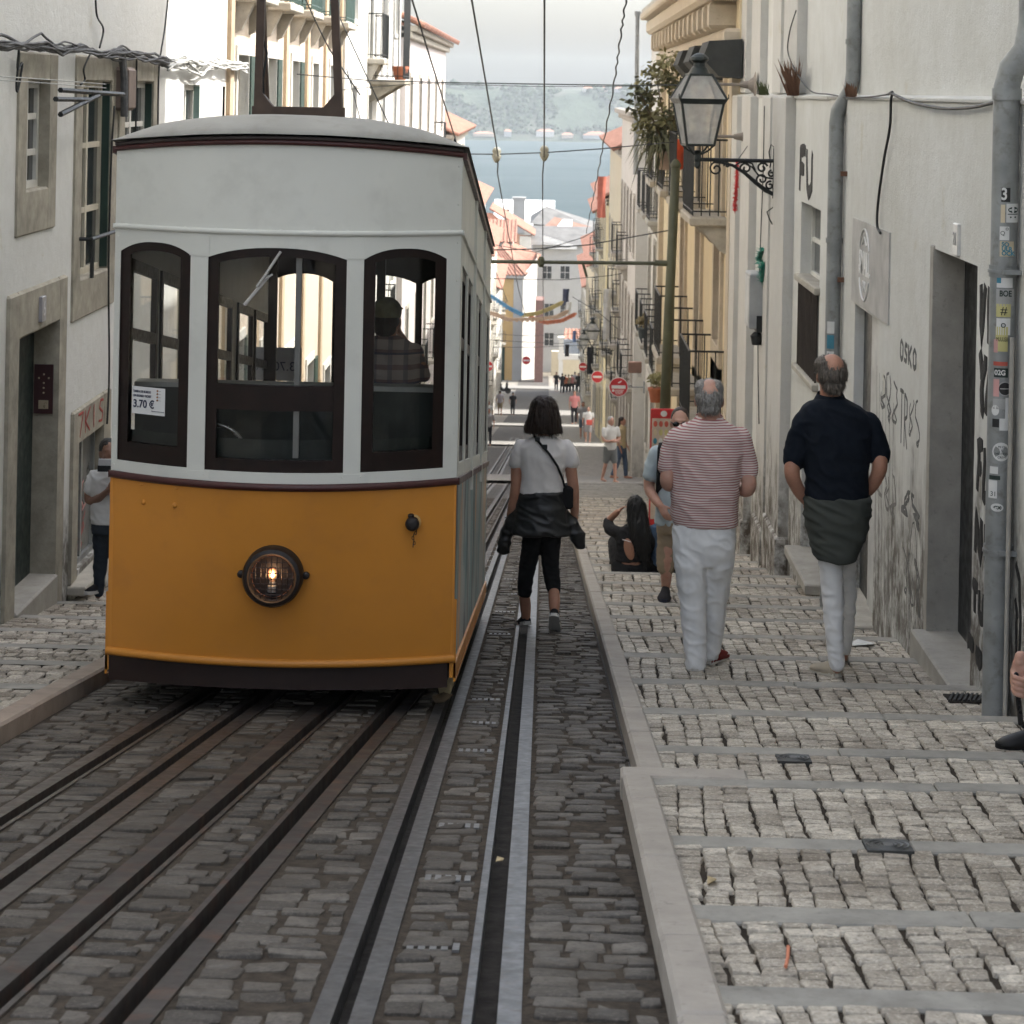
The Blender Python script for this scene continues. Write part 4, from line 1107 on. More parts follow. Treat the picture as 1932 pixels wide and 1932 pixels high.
# folded window rail on the tall window
q = MB(); a, b, c, d = W2; zr_ = zat(170, 452, XL + .12)
q.tube([(XL + .02, a - .05, zr_), (XL + .12, a - .05, zr_), (XL + .12, b + .3, zr_), (XL + .02, b + .3, zr_)], .018, 6); q.tube([(XL + .12, a + .0, zr_), (XL + .12, a + .0, c + .02)], .018, 6); q.build('window_rail', IRON, t)

# ---- farther houses on the left (in the sun)
PEACH = plaster('peach_render', (.62, .54, .45), .25, .3, .15); OCHST = stone('ochre_stone', (.46, .36, .25), .15)
t = house('peach_house', 'peach house with ochre pilasters and green balcony railings behind the tram collector frame', -1, XL, 27.2, 42.0, 13.5, PEACH, 4, 5, win=(1.0, 2.2), balc=1.0, roof='tile', seed=12, rail=mat('green_iron', (.05, .09, .08), .5), shut=.5, surm=WARMW, z_off=1.35)
q = MB()
for i in range(6):
    y_ = 27.3 + i * 2.9; q.bbox(XL + .05, XL - .05, y_, y_ + .3, gz(42), gz(34) + 14, .01)
q.build('pilaster', OCHST, t)
t = house('white_house', 'white house with an upper corner balcony holding a terracotta pot, left of the sky', -1, XL + .1, 42.0, 57.5, 14.5, WARMW, 4, 4, win=(1.0, 2.1), balc=.3, roof='tile', seed=14, surm=WARMW)
p = on_x(705, 150, XL + .1); balcony(t, XL + .1, -1, p.y - 1.0, p.y + 1.1, p.z, .75, 1.9, IRON, sm=ROUGHSTONE)
for dy in (-.2, .25):
    pt = thing('flower_pot', 'terracotta pot on the high left balcony, %s one' % ('nearer' if dy < 0 else 'farther'), 'flower pot', (XL + .68, p.y + dy, p.z), None)
    MB().lathe((XL + .68, p.y + dy, p.z), [(.1, 0), (.16, .24), (.175, .24), (.175, .3), (.14, .3)], 14).build('pot', mat('terracotta', (.36, .12, .06), .8), pt, True, 40)
house('mauve_house', 'house with overhanging red tiled eave on the left of the sky', -1, XL + .25, 57.5, 79, 13.3, plaster('mauve_render', (.6, .55, .53), .3, .3, .2), 4, 5, seed=15, balc=.3)
house('white_house', 'white house with small tiled eave beyond the overhanging red roof', -1, XL + .3, 79, 97, 12.7, WARMW, 4, 5, seed=16, balc=.5)
house('pale_house', 'pale house with ornate parapet halfway down the left row', -1, XL + .3, 103, 131, 12.2, WARMW, 4, 7, seed=17, balc=.5)
house('white_house', 'white house with red eave low on the left row beside the tram roof', -1, XL + .3, 137.5, 164, 12.0, OFFW, 4, 7, seed=18, balc=.5)
house('pale_house', 'pale house at the foot of the left row above the parked scooter', -1, XL + .1, 172.5, 200, 10.5, WARMW, 4, 7, seed=19, balc=.4)
# ------------------------------------------------------------------ houses closing the street and the roofs beyond
def gable(t, x0, x1, y0, y1, zb, zt, zr, wallm, roofm=None, ridge='Y', over=.3):
    q = MB(); q.box(x0, x1, y0, y1, zb, zt)
    xm, ym = (x0 + x1) / 2, (y0 + y1) / 2
    if ridge == 'Y':
        for y in (y0, y1): q.add([(x0, y, zt), (x1, y, zt), (xm, y, zr)], [(0, 1, 2)])
        w = q.build('wall', wallm, t); r = MB()
        tiles(r, (x0 - over, y0 - over, zt), (x0 - over, y1, zt), (xm, y0 - over, zr + .05), (xm, y1, zr + .05), .4, .11) if roofm is TILES else r.quad((x0 - over, y0 - over, zt), (x0 - over, y1, zt), (xm, y1, zr + .05), (xm, y0 - over, zr + .05))
        tiles(r, (x1 + over, y0 - over, zt), (x1 + over, y1, zt), (xm, y0 - over, zr + .05), (xm, y1, zr + .05), .4, .11) if roofm is TILES else r.quad((x1 + over, y0 - over, zt), (x1 + over, y1, zt), (xm, y1, zr + .05), (xm, y0 - over, zr + .05))
    else:
        for x in (x0, x1): q.add([(x, y0, zt), (x, y1, zt), (x, ym, zr)], [(0, 1, 2)])
        w = q.build('wall', wallm, t); r = MB()
        tiles(r, (x0 - over, y0 - over, zt), (x1 + over, y0 - over, zt), (x0 - over, ym, zr + .05), (x1 + over, ym, zr + .05), .4, .11) if roofm is TILES else r.quad((x0 - over, y0 - over, zt), (x1 + over, y0 - over, zt), (x1 + over, ym, zr + .05), (x0 - over, ym, zr + .05))
        r.quad((x0 - over, y1 + over, zt), (x1 + over, y1 + over, zt), (x1 + over, ym, zr + .05), (x0 - over, ym, zr + .05))
    r.build('roof', roofm or TILES, t)
    return w
SLATE = mat('grey_roof', (.13, .13, .125), .8, .25, .8); BROWNROOF = mat('brown_roof', (.2, .115, .085), .9, .25, .9); WHITEROOF = mat('white_roof', (.7, .7, .68), .8, .08, 1)
def fwin(t, x0, x1, y, z0, z1, m=DARKPANE, fr=None, name='window'):
    q = MB(); w = .12
    q.box(x0 - w, x1 + w, y - .05, y - .002, z0 - w, z0); q.box(x0 - w, x1 + w, y - .05, y - .002, z1, z1 + w); q.box(x0 - w, x0, y - .05, y - .002, z0, z1); q.box(x1, x1 + w, y - .05, y - .002, z0, z1)
    q.box((x0 + x1) / 2 - .03, (x0 + x1) / 2 + .03, y - .045, y - .004, z0, z1); q.box(x0, (x0 + x1) / 2 - .03, y - .045, y - .004, (z0 + z1) / 2 - .03, (z0 + z1) / 2 + .03); q.box((x0 + x1) / 2 + .03, x1, y - .045, y - .004, (z0 + z1) / 2 - .03, (z0 + z1) / 2 + .03)
    f = q.build(name, fr or FW[0], t); MB().quad((x0, y - .02, z0), (x1, y - .02, z0), (x1, y - .02, z1), (x0, y - .02, z1)).build('pane', m, f)
# corner house: ochre front, white side in the sun, hipped red roof
Y0 = 226.0; P = lambda u, v, y=Y0: on_y(u, v, y)
xa, xb, xc = P(915, 520).x, P(987, 520).x, P(1012, 520).x
ze, zr = P(960, 518).z, P(950, 478).z; zb = gz(Y0) - 1
t = thing('corner_house', 'ochre corner house with hipped red roof and sunlit white side, foot of the street', 'house', ((xa + xc) / 2, Y0, gz(Y0)))
q = MB(); q.add([(xa - 6, Y0, zb), (xb, Y0, zb), (xb, Y0, ze), (xa - 6, Y0, ze)], [(0, 1, 2, 3)]); q.build('front_wall', OCHRE, t)
q = MB(); q.add([(xb, Y0, zb), (xc, Y0 + 4, zb), (xc, Y0 + 4, P(1012, 492).z), (xb, Y0, ze)], [(0, 1, 2, 3)]); q.add([(xc, Y0 + 4, zb), (xc, Y0 + 16, zb), (xc, Y0 + 16, P(1012, 492).z), (xc, Y0 + 4, P(1012, 492).z)], [(0, 1, 2, 3)]); q.build('side_wall', plaster('side_render', (.45, .44, .41)), t)
q = MB(); q.box(P(968, 600).x, xb + .02, Y0 - .05, Y0 + .02, zb, ze); q.build('corner_strip', GREYW, t)
q = MB(); tiles(q, (xa - 6, Y0 - .4, ze), (xb + .2, Y0 - .4, ze), (xa - 4, Y0 + 5, zr + .3), (xb - 2.4, Y0 + 5, zr + .3), .38, .11); tiles(q, (xb + .2, Y0 - .4, ze), (xc + .3, Y0 + 14, ze + 1.0), (xb - 2.4, Y0 + 5, zr + .3), (xb - 2.0, Y0 + 12, zr + .5), .38, .11); q.build('roof', TILES, t, True, 40)
q = MB(); q.bbox(xa - 6, xb + .1, Y0 - .35, Y0 + .1, ze - .35, ze - .02, .05); q.build('cornice', GREYW, t)
fwin(t, P(936, 590).x, P(947, 590).x, Y0, P(940, 606).z, P(940, 570).z)
fwin(t, P(936, 590).x, P(947, 590).x, Y0, P(940, 650).z, P(940, 622).z)
q = MB(); q.box(P(931, 690).x, P(952, 690).x, Y0 - .06, Y0 + .1, zb, P(940, 655).z); q.build('door', GREENPAINT, t)
# salmon gable house behind
Y1 = 246.0
t = thing('salmon_house', 'salmon pink gable house with one small window, rising behind the corner house', 'house', (P(955, 450, Y1).x, Y1, gz(Y1)))
x0, x1 = P(900, 450, Y1).x, P(980, 450, Y1).x
q = MB(); q.add([(x0, Y1, gz(Y1) - 2), (x1, Y1, gz(Y1) - 2), (x1, Y1, P(985, 443, Y1).z), (P(928, 402, Y1).x, Y1, P(928, 402, Y1).z), (x0, Y1, P(905, 402, Y1).z)], [(0, 1, 2, 3, 4)])
q.add([(x1, Y1, gz(Y1) - 2), (P(1001, 450, Y1).x, Y1 + 1, gz(Y1) - 2), (P(1001, 450, Y1).x, Y1 + 1, P(1001, 445, Y1).z), (x1, Y1, P(985, 443, Y1).z)], [(0, 1, 2, 3)])
q.add([(P(1001, 450, Y1).x, Y1 + 1, gz(Y1) - 2), (P(1001, 450, Y1).x, Y1 + 12, gz(Y1) - 2), (P(1001, 450, Y1).x, Y1 + 12, P(1001, 445, Y1).z), (P(1001, 450, Y1).x, Y1 + 1, P(1001, 445, Y1).z)], [(0, 1, 2, 3)])
q.build('wall', SALMON, t)
q = MB(); q.box(x1 + .02, P(1001, 450, Y1).x + .03, Y1 - .05, Y1 + 1.2, gz(Y1) - 2, P(1001, 446, Y1).z); q.build('corner_strip', WARMW, t)
a, b = P(924, 398, Y1), P(1003, 443, Y1); q = MB(); tiles(q, (b.x + .3, Y1 - .4, b.z), (b.x + .3, Y1 + 12, b.z), (a.x, Y1 - .4, a.z + .3), (a.x, Y1 + 12, a.z + .3), .4, .12); q.build('roof', TILES, t, True, 40)
fwin(t, P(959, 460, Y1).x, P(972, 460, Y1).x, Y1, P(965, 472, Y1).z, P(965, 454, Y1).z)
# white gabled house with broad chimney
Y2 = 290.0; P2 = lambda u, v: on_y(u, v, Y2)
t = thing('white_gable_house', 'white house with pale roof and a broad chimney, highest at the end of the street', 'house', (P2(970, 420).x, Y2, gz(Y2)))
gable(t, P2(935, 430).x, P2(1042, 430).x, Y2, Y2 + 10, gz(Y2) - 3, P2(985, 425).z, P2(985, 381).z, WARMW, WHITEROOF, 'X')
a, b = P2(968, 400), P2(990, 400); q = MB(); q.bbox(a.x, b.x, Y2 - .5, Y2 + 1.2, P2(980, 440).z, P2(980, 376).z); q.bbox(a.x - .12, b.x + .12, Y2 - .6, Y2 + 1.3, P2(980, 376).z, P2(980, 372).z); q.build('chimney', GREYW, t)
fwin(t, P2(951, 400).x, P2(960, 400).x, Y2 - .0, P2(955, 410).z, P2(955, 396).z)
# grey hipped roof
Y3 = 268.0; P3 = lambda u, v: on_y(u, v, Y3)
t = thing('grey_roofed_house', 'house with a dark grey hipped roof against the river', 'house', (P3(1040, 420).x, Y3, gz(Y3)))
z0, z1 = P3(1000, 418).z, P3(1031, 393).z; xl, xr = P3(1000, 400).x, P3(1112, 400).x; xm = P3(1031, 393).x
q = MB(); q.box(xl + .4, xr, Y3, Y3 + 12, gz(Y3) - 3, z0 - .4); q.build('wall', GREYW, t)
q = MB(); q.add([(xl, Y3 - .5, z0 - .2), (xr + 1.5, Y3 - .5, P3(1100, 436).z), (xr + 1.5, Y3 + 13, P3(1100, 432).z), (xl, Y3 + 13, z0), (xm, Y3 + 5, z1)], [(0, 1, 4), (1, 2, 4), (2, 3, 4), (3, 0, 4)]); q.build('roof', SLATE, t)
# brown roofs and the grey wall below
Y4 = 258.0; P4 = lambda u, v: on_y(u, v, Y4)
t = thing('brown_roofed_house', 'low brown roof with pale skylights, below the grey hipped roof', 'house', (P4(1060, 440).x, Y4, gz(Y4)))
z0, z1 = P4(1060, 447).z, P4(1060, 420).z; xl, xr = P4(1012, 440).x, P4(1118, 440).x
q = MB(); q.box(xl, xr, Y4, Y4 + 8, gz(Y4) - 3, z0); q.build('wall', GREYW, t)
q = MB(); q.add([(xl - .4, Y4 - .5, z0), (xr, Y4 - .5, z0), (xr, Y4 + 8, z1 - .9), (xm + 1, Y4 + 8, z1 + .2)], [(0, 1, 2, 3)]); q.build('roof', BROWNROOF, t)
q = MB(); a, b = P4(1046, 436), P4(1074, 424); q.add([(a.x, Y4 + 1.4, a.z + .1), (a.x + 1.0, Y4 + 1.4, a.z + .1), (b.x + .4, Y4 + 6, b.z + .25), (b.x - .7, Y4 + 6, b.z + .25), (a.x, Y4 + 1.4, a.z - .5), (a.x + 1, Y4 + 1.4, a.z - .5), (b.x + .4, Y4 + 6, b.z - .6), (b.x - .7, Y4 + 6, b.z - .6)], [(0, 1, 2, 3), (0, 4, 5, 1), (1, 5, 6, 2), (2, 6, 7, 3), (3, 7, 4, 0)]); q.build('skylight', WHITEROOF, t)
Y5 = 248.0; P5 = lambda u, v: on_y(u, v, Y5)
t = thing('grey_house', 'large grey house with small dark windows closing the end of the street', 'house', (P5(1060, 560).x, Y5, gz(Y5)))
x0, x1 = P5(1004, 560).x, P5(1130, 560).x; zt_ = P5(1050, 462).z
q = MB(); q.box(x0, x1, Y5, Y5 + 8, gz(Y5) - 3, zt_); q.build('wall', GREYW, t)
q = MB(); q.add([(x0 - .3, Y5 - .5, zt_), (x1, Y5 - .5, zt_), (x1, Y5 + 8, zt_ + 1.6), (x0 - .3, Y5 + 8, zt_ + 1.6)], [(0, 1, 2, 3)]); q.build('roof', SLATE, t)
q = MB(); a, b = P5(1025, 455), P5(1088, 468); q.add([(a.x, Y5 - .7, a.z), (b.x, Y5 - .7, b.z), (b.x, Y5 - .7, b.z + .25), (a.x, Y5 - .7, a.z + .7)], [(0, 1, 2, 3)]); q.box(a.x, b.x, Y5 - .65, Y5 - .2, b.z - .1, b.z + .05); q.build('parapet', WHITEROOF, t)
for (u, v) in ((1032, 514), (1036, 585), (1066, 585), (1036, 640), (1066, 514)): fwin(t, P5(u, v).x - .5, P5(u, v).x + .5, Y5, P5(u, v).z - .7, P5(u, v).z + .7, fr=GREYW)
# rusty pillar-like corner and white portal
t = thing('brown_wall_corner', 'weathered brown corner wall beside the sunlit white side of the corner house', 'wall', (P(1019, 690).x, 222, gz(222)))
q = MB(); q.bbox(on_y(1010, 600, 222).x, on_y(1026, 600, 222).x, 222, 226, gz(222) - 1, on_y(1015, 566, 222).z, .05); q.build('wall', stone('brown_wall', (.22, .13, .11), .25), t)
t = thing('white_portal', 'white gate arch with a blue-grey shutter at the foot of the street', 'gate', (on_y(1075, 690, 232).x, 232, gz(232)))
q = MB(); Pp = lambda u, v: on_y(u, v, 232)
q.bbox(Pp(1054, 690).x, Pp(1062, 690).x, 232, 233, gz(232) - 1, Pp(1060, 641).z, .05); q.bbox(Pp(1052, 690).x, Pp(1100, 690).x, 232.02, 233, Pp(1060, 668).z - .6, Pp(1060, 668).z, .05); q.bbox(Pp(1052, 641).x, Pp(1064, 641).x, 231.9, 233, Pp(1060, 641).z, Pp(1060, 636).z, .03)
q.bbox(Pp(1094, 690).x, Pp(1102, 690).x, 232, 233, gz(232) - 1, Pp(1060, 668).z - .61, .05); q.build('arch', WARMW, t)
q = MB(); q.box(Pp(1063, 690).x, Pp(1100, 690).x, 232.2, 232.6, Pp(1060, 667).z, Pp(1060, 641).z); q.build('shutter', mat('bluegrey_paint', (.25, .28, .31), .7), t)
q = MB(); q.box(Pp(1040, 700).x, Pp(1130, 700).x, 236, 237, gz(236) - 2, Pp(1060, 672).z); q.build('rear_wall', CREAM, t)
q = MB(); tiles(q, (Pp(1064, 640).x, 232.5, Pp(1060, 640).z), (Pp(1100, 640).x, 232.5, Pp(1060, 640).z), (Pp(1068, 640).x, 236, Pp(1060, 628).z), (Pp(1095, 640).x, 236, Pp(1060, 628).z), .4, .12); q.build('roof', TILES, t, True, 40)
# more roofs lower down towards the river, left and right of the gap
for i, (u, v, y, w, c) in enumerate(((905, 455, 236, 7, WARMW),)):
    p = on_y(u, v, y)
    t = thing('lower_town_house', 'white house with red tiles between the left row and the salmon house', 'house', (p.x, y, gz(y)))
    gable(t, p.x - w / 2, p.x + w / 2, y, y + 10, gz(y) - 3, p.z, p.z + 2, c, TILES, 'X')
# ------------------------------------------------------------------ the tram
YF, SL = 11.3, 0.152
TXL, TXR = on_y(209, 900, YF).x, on_y(862, 900, YF).x
TX, HW = (TXL + TXR) / 2, (TXR - TXL) / 2
BOW = 0.30
def bow(x, z=9.0):
    b = BOW - .12 * min(1, max(0, (Z_BELT - z) / (Z_BELT - Z_BD)))          # the apron tucks in towards its foot
    return YF - b * (1 - min(1, (x / HW) ** 2))
def zl(vl, vr): return (on_y(209, vl, YF).z + on_y(862, vr, YF).z) / 2
def fx(u, v):
    y = YF
    for _ in range(8):
        p = on_y(u, v, y); y = bow(p.x - TX, p.z)
    return p.x - TX, p.z
Z_BELT, Z_BD = zl(894, 906), zl(1229, 1239)
Z_SK, Z_BD, Z_BELT, Z_MO, Z_TR = zl(1281, 1297), zl(1229, 1239), zl(894, 906), zl(424, 440), zl(279, 299)
tram = thing('funicular_tram', 'yellow and white funicular tram standing on the steep rails', 'tram', (TX, YF, gz(YF)))
YELLOW = mat('tram_yellow', (0.53, 0.215, 0.03), 0.42, 0.08, 1.6, 0, 0.4, 0.06, 40, 0.003, dirt=((0.42, 0.17, 0.035), 0.4))
TWHITE = mat('tram_white', (0.60, 0.605, 0.555), 0.45, 0.05, 1.5, 0, 0.4, 0.06, 30, 0.003, dirt=((0.45, 0.45, 0.41), 0.35))
WOOD = mat('tram_wood', (0.011, 0.0048, 0.0034), 0.42, 0.4, 9, 0, 0.3, 0.1, 50, 0.003)
MAROON = mat('maroon_trim', (0.05, 0.013, 0.012), 0.4, 0.25, 9, 0, 0.4, 0.1, 40)
CANVAS = mat('roof_canvas', (0.30, 0.295, 0.27), 0.85, 0.12, 1.8, 0, 0.3, 0.2, 25, 0.01, dirt=((0.2, 0.19, 0.165), 0.5))
UNDER = mat('underframe', (0.015, 0.012, 0.01), 0.8, 0.3, 6)
SKIRT = mat('brown_skirt', (0.022, 0.011, 0.008), 0.5, 0.25, 5)
GLASS = glassmat()
def fslab(mb, x0, x1, z0, z1, o0, o1, n=8, curve=bow):
    """slab on the bowed front: z limits may be functions of x; o0..o1 offsets along the street"""
    f = lambda q, x: q(x) if callable(q) else q
    xs = [x0 + (x1 - x0) * i / n for i in range(n + 1)]
    V = []
    for x in xs:
        za, zb = f(z0, x), f(z1, x); ya, yb = (curve(x, za), curve(x, zb)) if curve is bow else (curve(x), curve(x))
        V += [(TX + x, ya + o0, za), (TX + x, ya + o1, za), (TX + x, yb + o1, zb), (TX + x, yb + o0, zb)]
    Fc = []
    for i in range(n):
        a = i * 4; b = a + 4
        for k in range(4): Fc.append((a + k, a + (k + 1) % 4, b + (k + 1) % 4, b + k))
    Fc += [(0, 3, 2, 1), (n * 4, n * 4 + 1, n * 4 + 2, n * 4 + 3)]
    return mb.add(V, Fc)
def ztrim(x): return Z_TR + 0.055 * (1 - (x / HW) ** 2)
WINS = []
for (ul, ur, vb, vc, va) in ((228, 360, 877, 476, 457), (393, 655, 893, 477, 468), (687, 843, 888, 484, 469)):
    xl, _ = fx(ul, vc); xr, _ = fx(ur, vc); um = (ul + ur) / 2
    zb = fx(um, vb)[1]; za = fx(um, va)[1]; zc = za - 0.055
    WINS.append((xl, xr, zb, zc, za))
def arch(w):
    xl, xr, zb, zc, za = w; m = (xl + xr) / 2; h = (xr - xl) / 2
    return lambda x, k=0.0: zc + (za - zc) * (1 - min(1, abs((x - m) / h)) ** 2.4) - k
wp = MB()
edges = [-HW] + [e for w in WINS for e in w[:2]] + [HW]
for i in range(0, len(edges), 2): fslab(wp, edges[i], edges[i + 1], Z_BELT, ztrim, 0, 0.035, 4)
for w in WINS:
    A = arch(w)
    fslab(wp, w[0], w[1], Z_BELT, w[2], 0, 0.035, 10); fslab(wp, w[0], w[1], A, ztrim, 0, 0.035, 14)
for i, w in enumerate(WINS):
    A = arch(w); fm = MB(); o0, o1 = 0.012, 0.05
    s, bt, tp = 0.055, (0.095 if i != 1 else 0.06), 0.045
    zb_in = w[2] + bt
    fslab(fm, w[0], w[0] + s, w[2], A, o0, o1, 3); fslab(fm, w[1] - s, w[1], w[2], A, o0, o1, 3)
    fslab(fm, w[0] + s, w[1] - s, w[2], zb_in, o0, o1, 8); fslab(fm, w[0] + s, w[1] - s, lambda x: A(x, tp), A, o0, o1, 12)
    if i == 1:
        zm0, zm1 = fx(520, 776)[1], fx(520, 729)[1]
        fslab(fm, w[0] + s, w[1] - s, zm0, zm1, o0 - .004, o1, 8)
    f = fm.build('window_frame', WOOD, tram, True, 30)
    g = MB()
    n = 10
    for k in range(n):
        xa = w[0] + .03 + (w[1] - w[0] - .06) * k / n; xb = w[0] + .03 + (w[1] - w[0] - .06) * (k + 1) / n
        g.quad((TX + xa, bow(xa) + .034, w[2] + .03), (TX + xb, bow(xb) + .034, w[2] + .03), (TX + xb, bow(xb) + .034, A(xb, .02)), (TX + xa, bow(xa) + .034, A(xa, .02)))
    g.build('pane', GLASS, f)
yp = MB(); fslab(yp, -HW, HW, Z_BD, Z_BELT, -0.004, 0.03, 24)
sk = MB(); fslab(sk, -HW + .008, HW - .03, Z_SK, Z_BD - .0, 0.0, 0.04, 20, lambda x: YF - .12 * (1 - (x / HW) ** 2)); sk.build('skirt', SKIRT, tram, True, 30)
xs24 = np.linspace(-HW, HW, 25)
def bead(name, z, r, m, out=0.0, fz=None):
    q = MB(); q.tube([(TX + x, bow(x, fz(x) if fz else z) - out, (fz(x) if fz else z)) for x in xs24], [(r, r)] * 25, 10); return q.build(name, m, tram, True, 60)
bead('bottom_moulding', Z_BD, .021, YELLOW, .006); bead('belt_moulding', Z_BELT, .019, MAROON, .006); bead('upper_moulding', Z_MO, .014, TWHITE, .004)
bead('roof_trim', 0, .014, MAROON, .010, lambda x: ztrim(x) + .008); 
q = MB(); q.tube([(TX + x, bow(x) - .018, ztrim(x) + .030) for x in xs24], .010, 8); q.build('roof_gutter', mat('dark_gutter', (.035, .025, .022), .6), tram, True, 60)
# gussets with rivets on the posts
rv = MB(); gp = MB()
def rivet(x, z, r=.006): rv.ell((TX + x, bow(x) - .002, z), (r, r * .8, r), seg=8, rings=5)
for i in range(0, len(edges), 2):
    a, b = edges[i], edges[i + 1]; m_ = (a + b) / 2
    if 0 < i < 6:
        fslab(gp, a - .006, b + .006, WINS[0][3] + .0, Z_MO - .015, -.004, .002, 3)
        fslab(gp, a - .03, b + .03, Z_BELT + .02, WINS[1][2] - .006, -.004, .002, 3)
        for dx in (-.028, .028):
            for z in (WINS[0][3] + .02, WINS[0][3] + .05, Z_MO - .05): rivet(m_ + dx, z, .004)
            rivet(m_ + dx * 1.6, Z_BELT + .05, .005); rivet(m_ + dx * .7, Z_BELT + .035, .004)
for k in range(11): rivet(-HW + .06 + (2 * HW - .12) * k / 10, Z_MO, .0165)
for z in np.linspace(Z_BELT + .05, Z_TR - .05, 9): rivet(HW - .018, z, .004); rivet(-HW + .018, z, .004)
wp.add(rv.v, rv.f); wp.add(gp.v, gp.f); wp.build('front_panel', TWHITE, tram, True, 30)
q = MB()
for (u, v) in ((271, 947), (330, 953)):
    x, z = fx(u, v); q.ell((TX + x, bow(x, z) - .004, z), (.014, .012, .014), seg=12, rings=8)
for (u, v) in ((268, 914), (333, 921)):
    x, z = fx(u, v); q.ell((TX + x, bow(x) - .003, z), (.012, .006, .006), seg=12, rings=8)
for k in range(13):
    x = -HW + .07 + (2 * HW - .14) * k / 12; q.ell((TX + x, bow(x, Z_BD) - .022, Z_BD - .004), (.006, .006, .006), seg=8, rings=5)
yp.add(q.v, q.f); yp.build('yellow_panel', YELLOW, tram, True, 30)
# sides: sheared with the street
def T(x, t, z): return (TX + x, YF + t, z - SL * t)
LEN = 6.1
def side(sgn):
    x = sgn * HW; W = []
    for i in range(3):
        t0 = .12 + i * 2.03
        W += [(t0 + .12, t0 + .92), (t0 + 1.04, t0 + 1.84)]
    zb, zt = WINS[1][2] + .02, WINS[0][3] - .02
    up, lw, fr = MB(), MB(), MB()
    ts = [0] + [e for w in W for e in w] + [LEN]
    def slab(mb, ta, tb, za, zb_, o0=0.0, o1=-.03):
        V = [T(x + sgn * o, t, z) for o in (o0, o1) for t in (ta, tb) for z in (za, zb_)]
        mb.add(V, [(0, 1, 3, 2), (4, 6, 7, 5), (0, 2, 6, 4), (1, 5, 7, 3), (0, 4, 5, 1), (2, 3, 7, 6)])
    for i in range(0, len(ts), 2): slab(up, ts[i], ts[i + 1], Z_BELT, Z_TR)
    for (a, b) in W:
        slab(up, a, b, Z_BELT, zb); slab(up, a, b, zt, Z_TR)
    for i in (1, 2): slab(up, i * 2.03 - .0, i * 2.03 + .1, Z_BELT - .1, Z_TR, .016, .0)
    slab(up, 0, LEN, Z_MO - .012, Z_MO + .012, .014, 0)
    u_ = up.build('side_panel', TWHITE, tram)
    for (a, b) in W:
        fr = MB()
        for (ta, tb, za, zc) in ((a, a + .05, zb, zt), (b - .05, b, zb, zt), (a + .05, b - .05, zb, zb + .08), (a + .05, b - .05, zt - .06, zt), (a + .05, b - .05, zt - .42, zt - .36)): slab(fr, ta, tb, za, zc, -.012, -.045)
        f = fr.build('side_window_frame', WOOD, tram)
        MB().quad(T(x - sgn * .03, a + .03, zb + .03), T(x - sgn * .03, b - .03, zb + .03), T(x - sgn * .03, b - .03, zt - .03), T(x - sgn * .03, a + .03, zt - .03)).build('pane', GLASS, f)
    slab(lw, 0, LEN, Z_BD - .02, Z_BELT - .004)
    l_ = lw.build('lower_side_panel', SIDEPAINT, tram)
    q = MB(); slab(q, 0, LEN, Z_BELT - .02, Z_BELT + .016, .014, -.002); q.build('side_moulding', MAROON, tram)
    q = MB(); slab(q, 0, LEN, Z_BD - .1, Z_BD - .024, .012, -.02); q.build('side_step', YELLOW, tram)
    q = MB(); slab(q, -.0, LEN + .02, Z_TR - .015, Z_TR + .02, .022, -.002); q.build('side_roof_trim', MAROON, tram)
m, nt, b = newmat('sprayed_side')
pos = mapped(nt, (1, .9, .5)); 
cc = mixc(nt, ramp(nt, noisen(nt, pos, 2.2, 4), (.46, .54)), (.14, .26, .28), (.34, .36, .35))
cc = mixc(nt, ramp(nt, noisen(nt, mapped(nt, (1, 1.4, .4)), 3.1, 4), (.56, .6)), cc, (.03, .05, .06))
cc = mixc(nt, ramp(nt, noisen(nt, mapped(nt, (1, 1.1, .3)), 1.7, 3), (.6, .64)), cc, (.5, .3, .16))
nt.links.new(cc, b.inputs['Base Color']); b.inputs['Roughness'].default_value = .4
SIDEPAINT = m
side(1); side(-1)
for sgn in (1, -1): MB().box(TX + sgn * HW - (.022 if sgn > 0 else .0), TX + sgn * HW + (.0 if sgn > 0 else .022), YF - .012, YF + .03, Z_BD, Z_BELT).build('corner_post', YELLOW, tram)
q = MB()
for sgn in (1, -1): q.add([T(sgn * HW, 0.0, Z_BD - .12), T(sgn * (HW + .012), 0.0, Z_BD - .12), T(sgn * (HW + .012), .0, Z_BD + .3), T(sgn * HW, 0.0, Z_BD + .3), T(sgn * HW, LEN, Z_BD - .12), T(sgn * (HW + .012), LEN, Z_BD - .12)], [(0, 1, 2, 3), (0, 4, 5, 1)])
q.build('side_guard', YELLOW, tram)
# roof: cambered canvas with rounded front
q = MB(); nx_, tt = 30, [-.36, -.35, -.33, -.28, -.2, -.1, .02, .15, .35, .8, 1.5, 3, 4.5, LEN - .3, LEN + .05, LEN + .12]
for t_ in tt:
    for i in range(nx_ + 1):
        x = (HW + .03) * math.sin(math.pi / 2 * (-1 + 2 * i / nx_)); xr_ = x / (HW + .03)
        yb_ = bow(min(HW, max(-HW, x))) - .045
        if t_ < .2:
            k = (t_ + .36) / .56; y = yb_ + k * (YF + .2 - yb_); drop = 0 if y < YF else SL * (y - YF)
            g_ = math.sqrt(max(0, 1 - (1 - k) ** 2.2))
        else: y = YF + t_; drop = SL * t_; g_ = 1.0 if t_ < LEN else .3
        z = Z_TR + .05 + .055 * (1 - xr_ ** 2) + (.10 * (1 - abs(xr_) ** 3.6)) * g_ - drop
        z += .003 * noise.noise(Vector((x * 6, y * 5, 0)))
        q.v.append((TX + x, y, z))
n = nx_ + 1
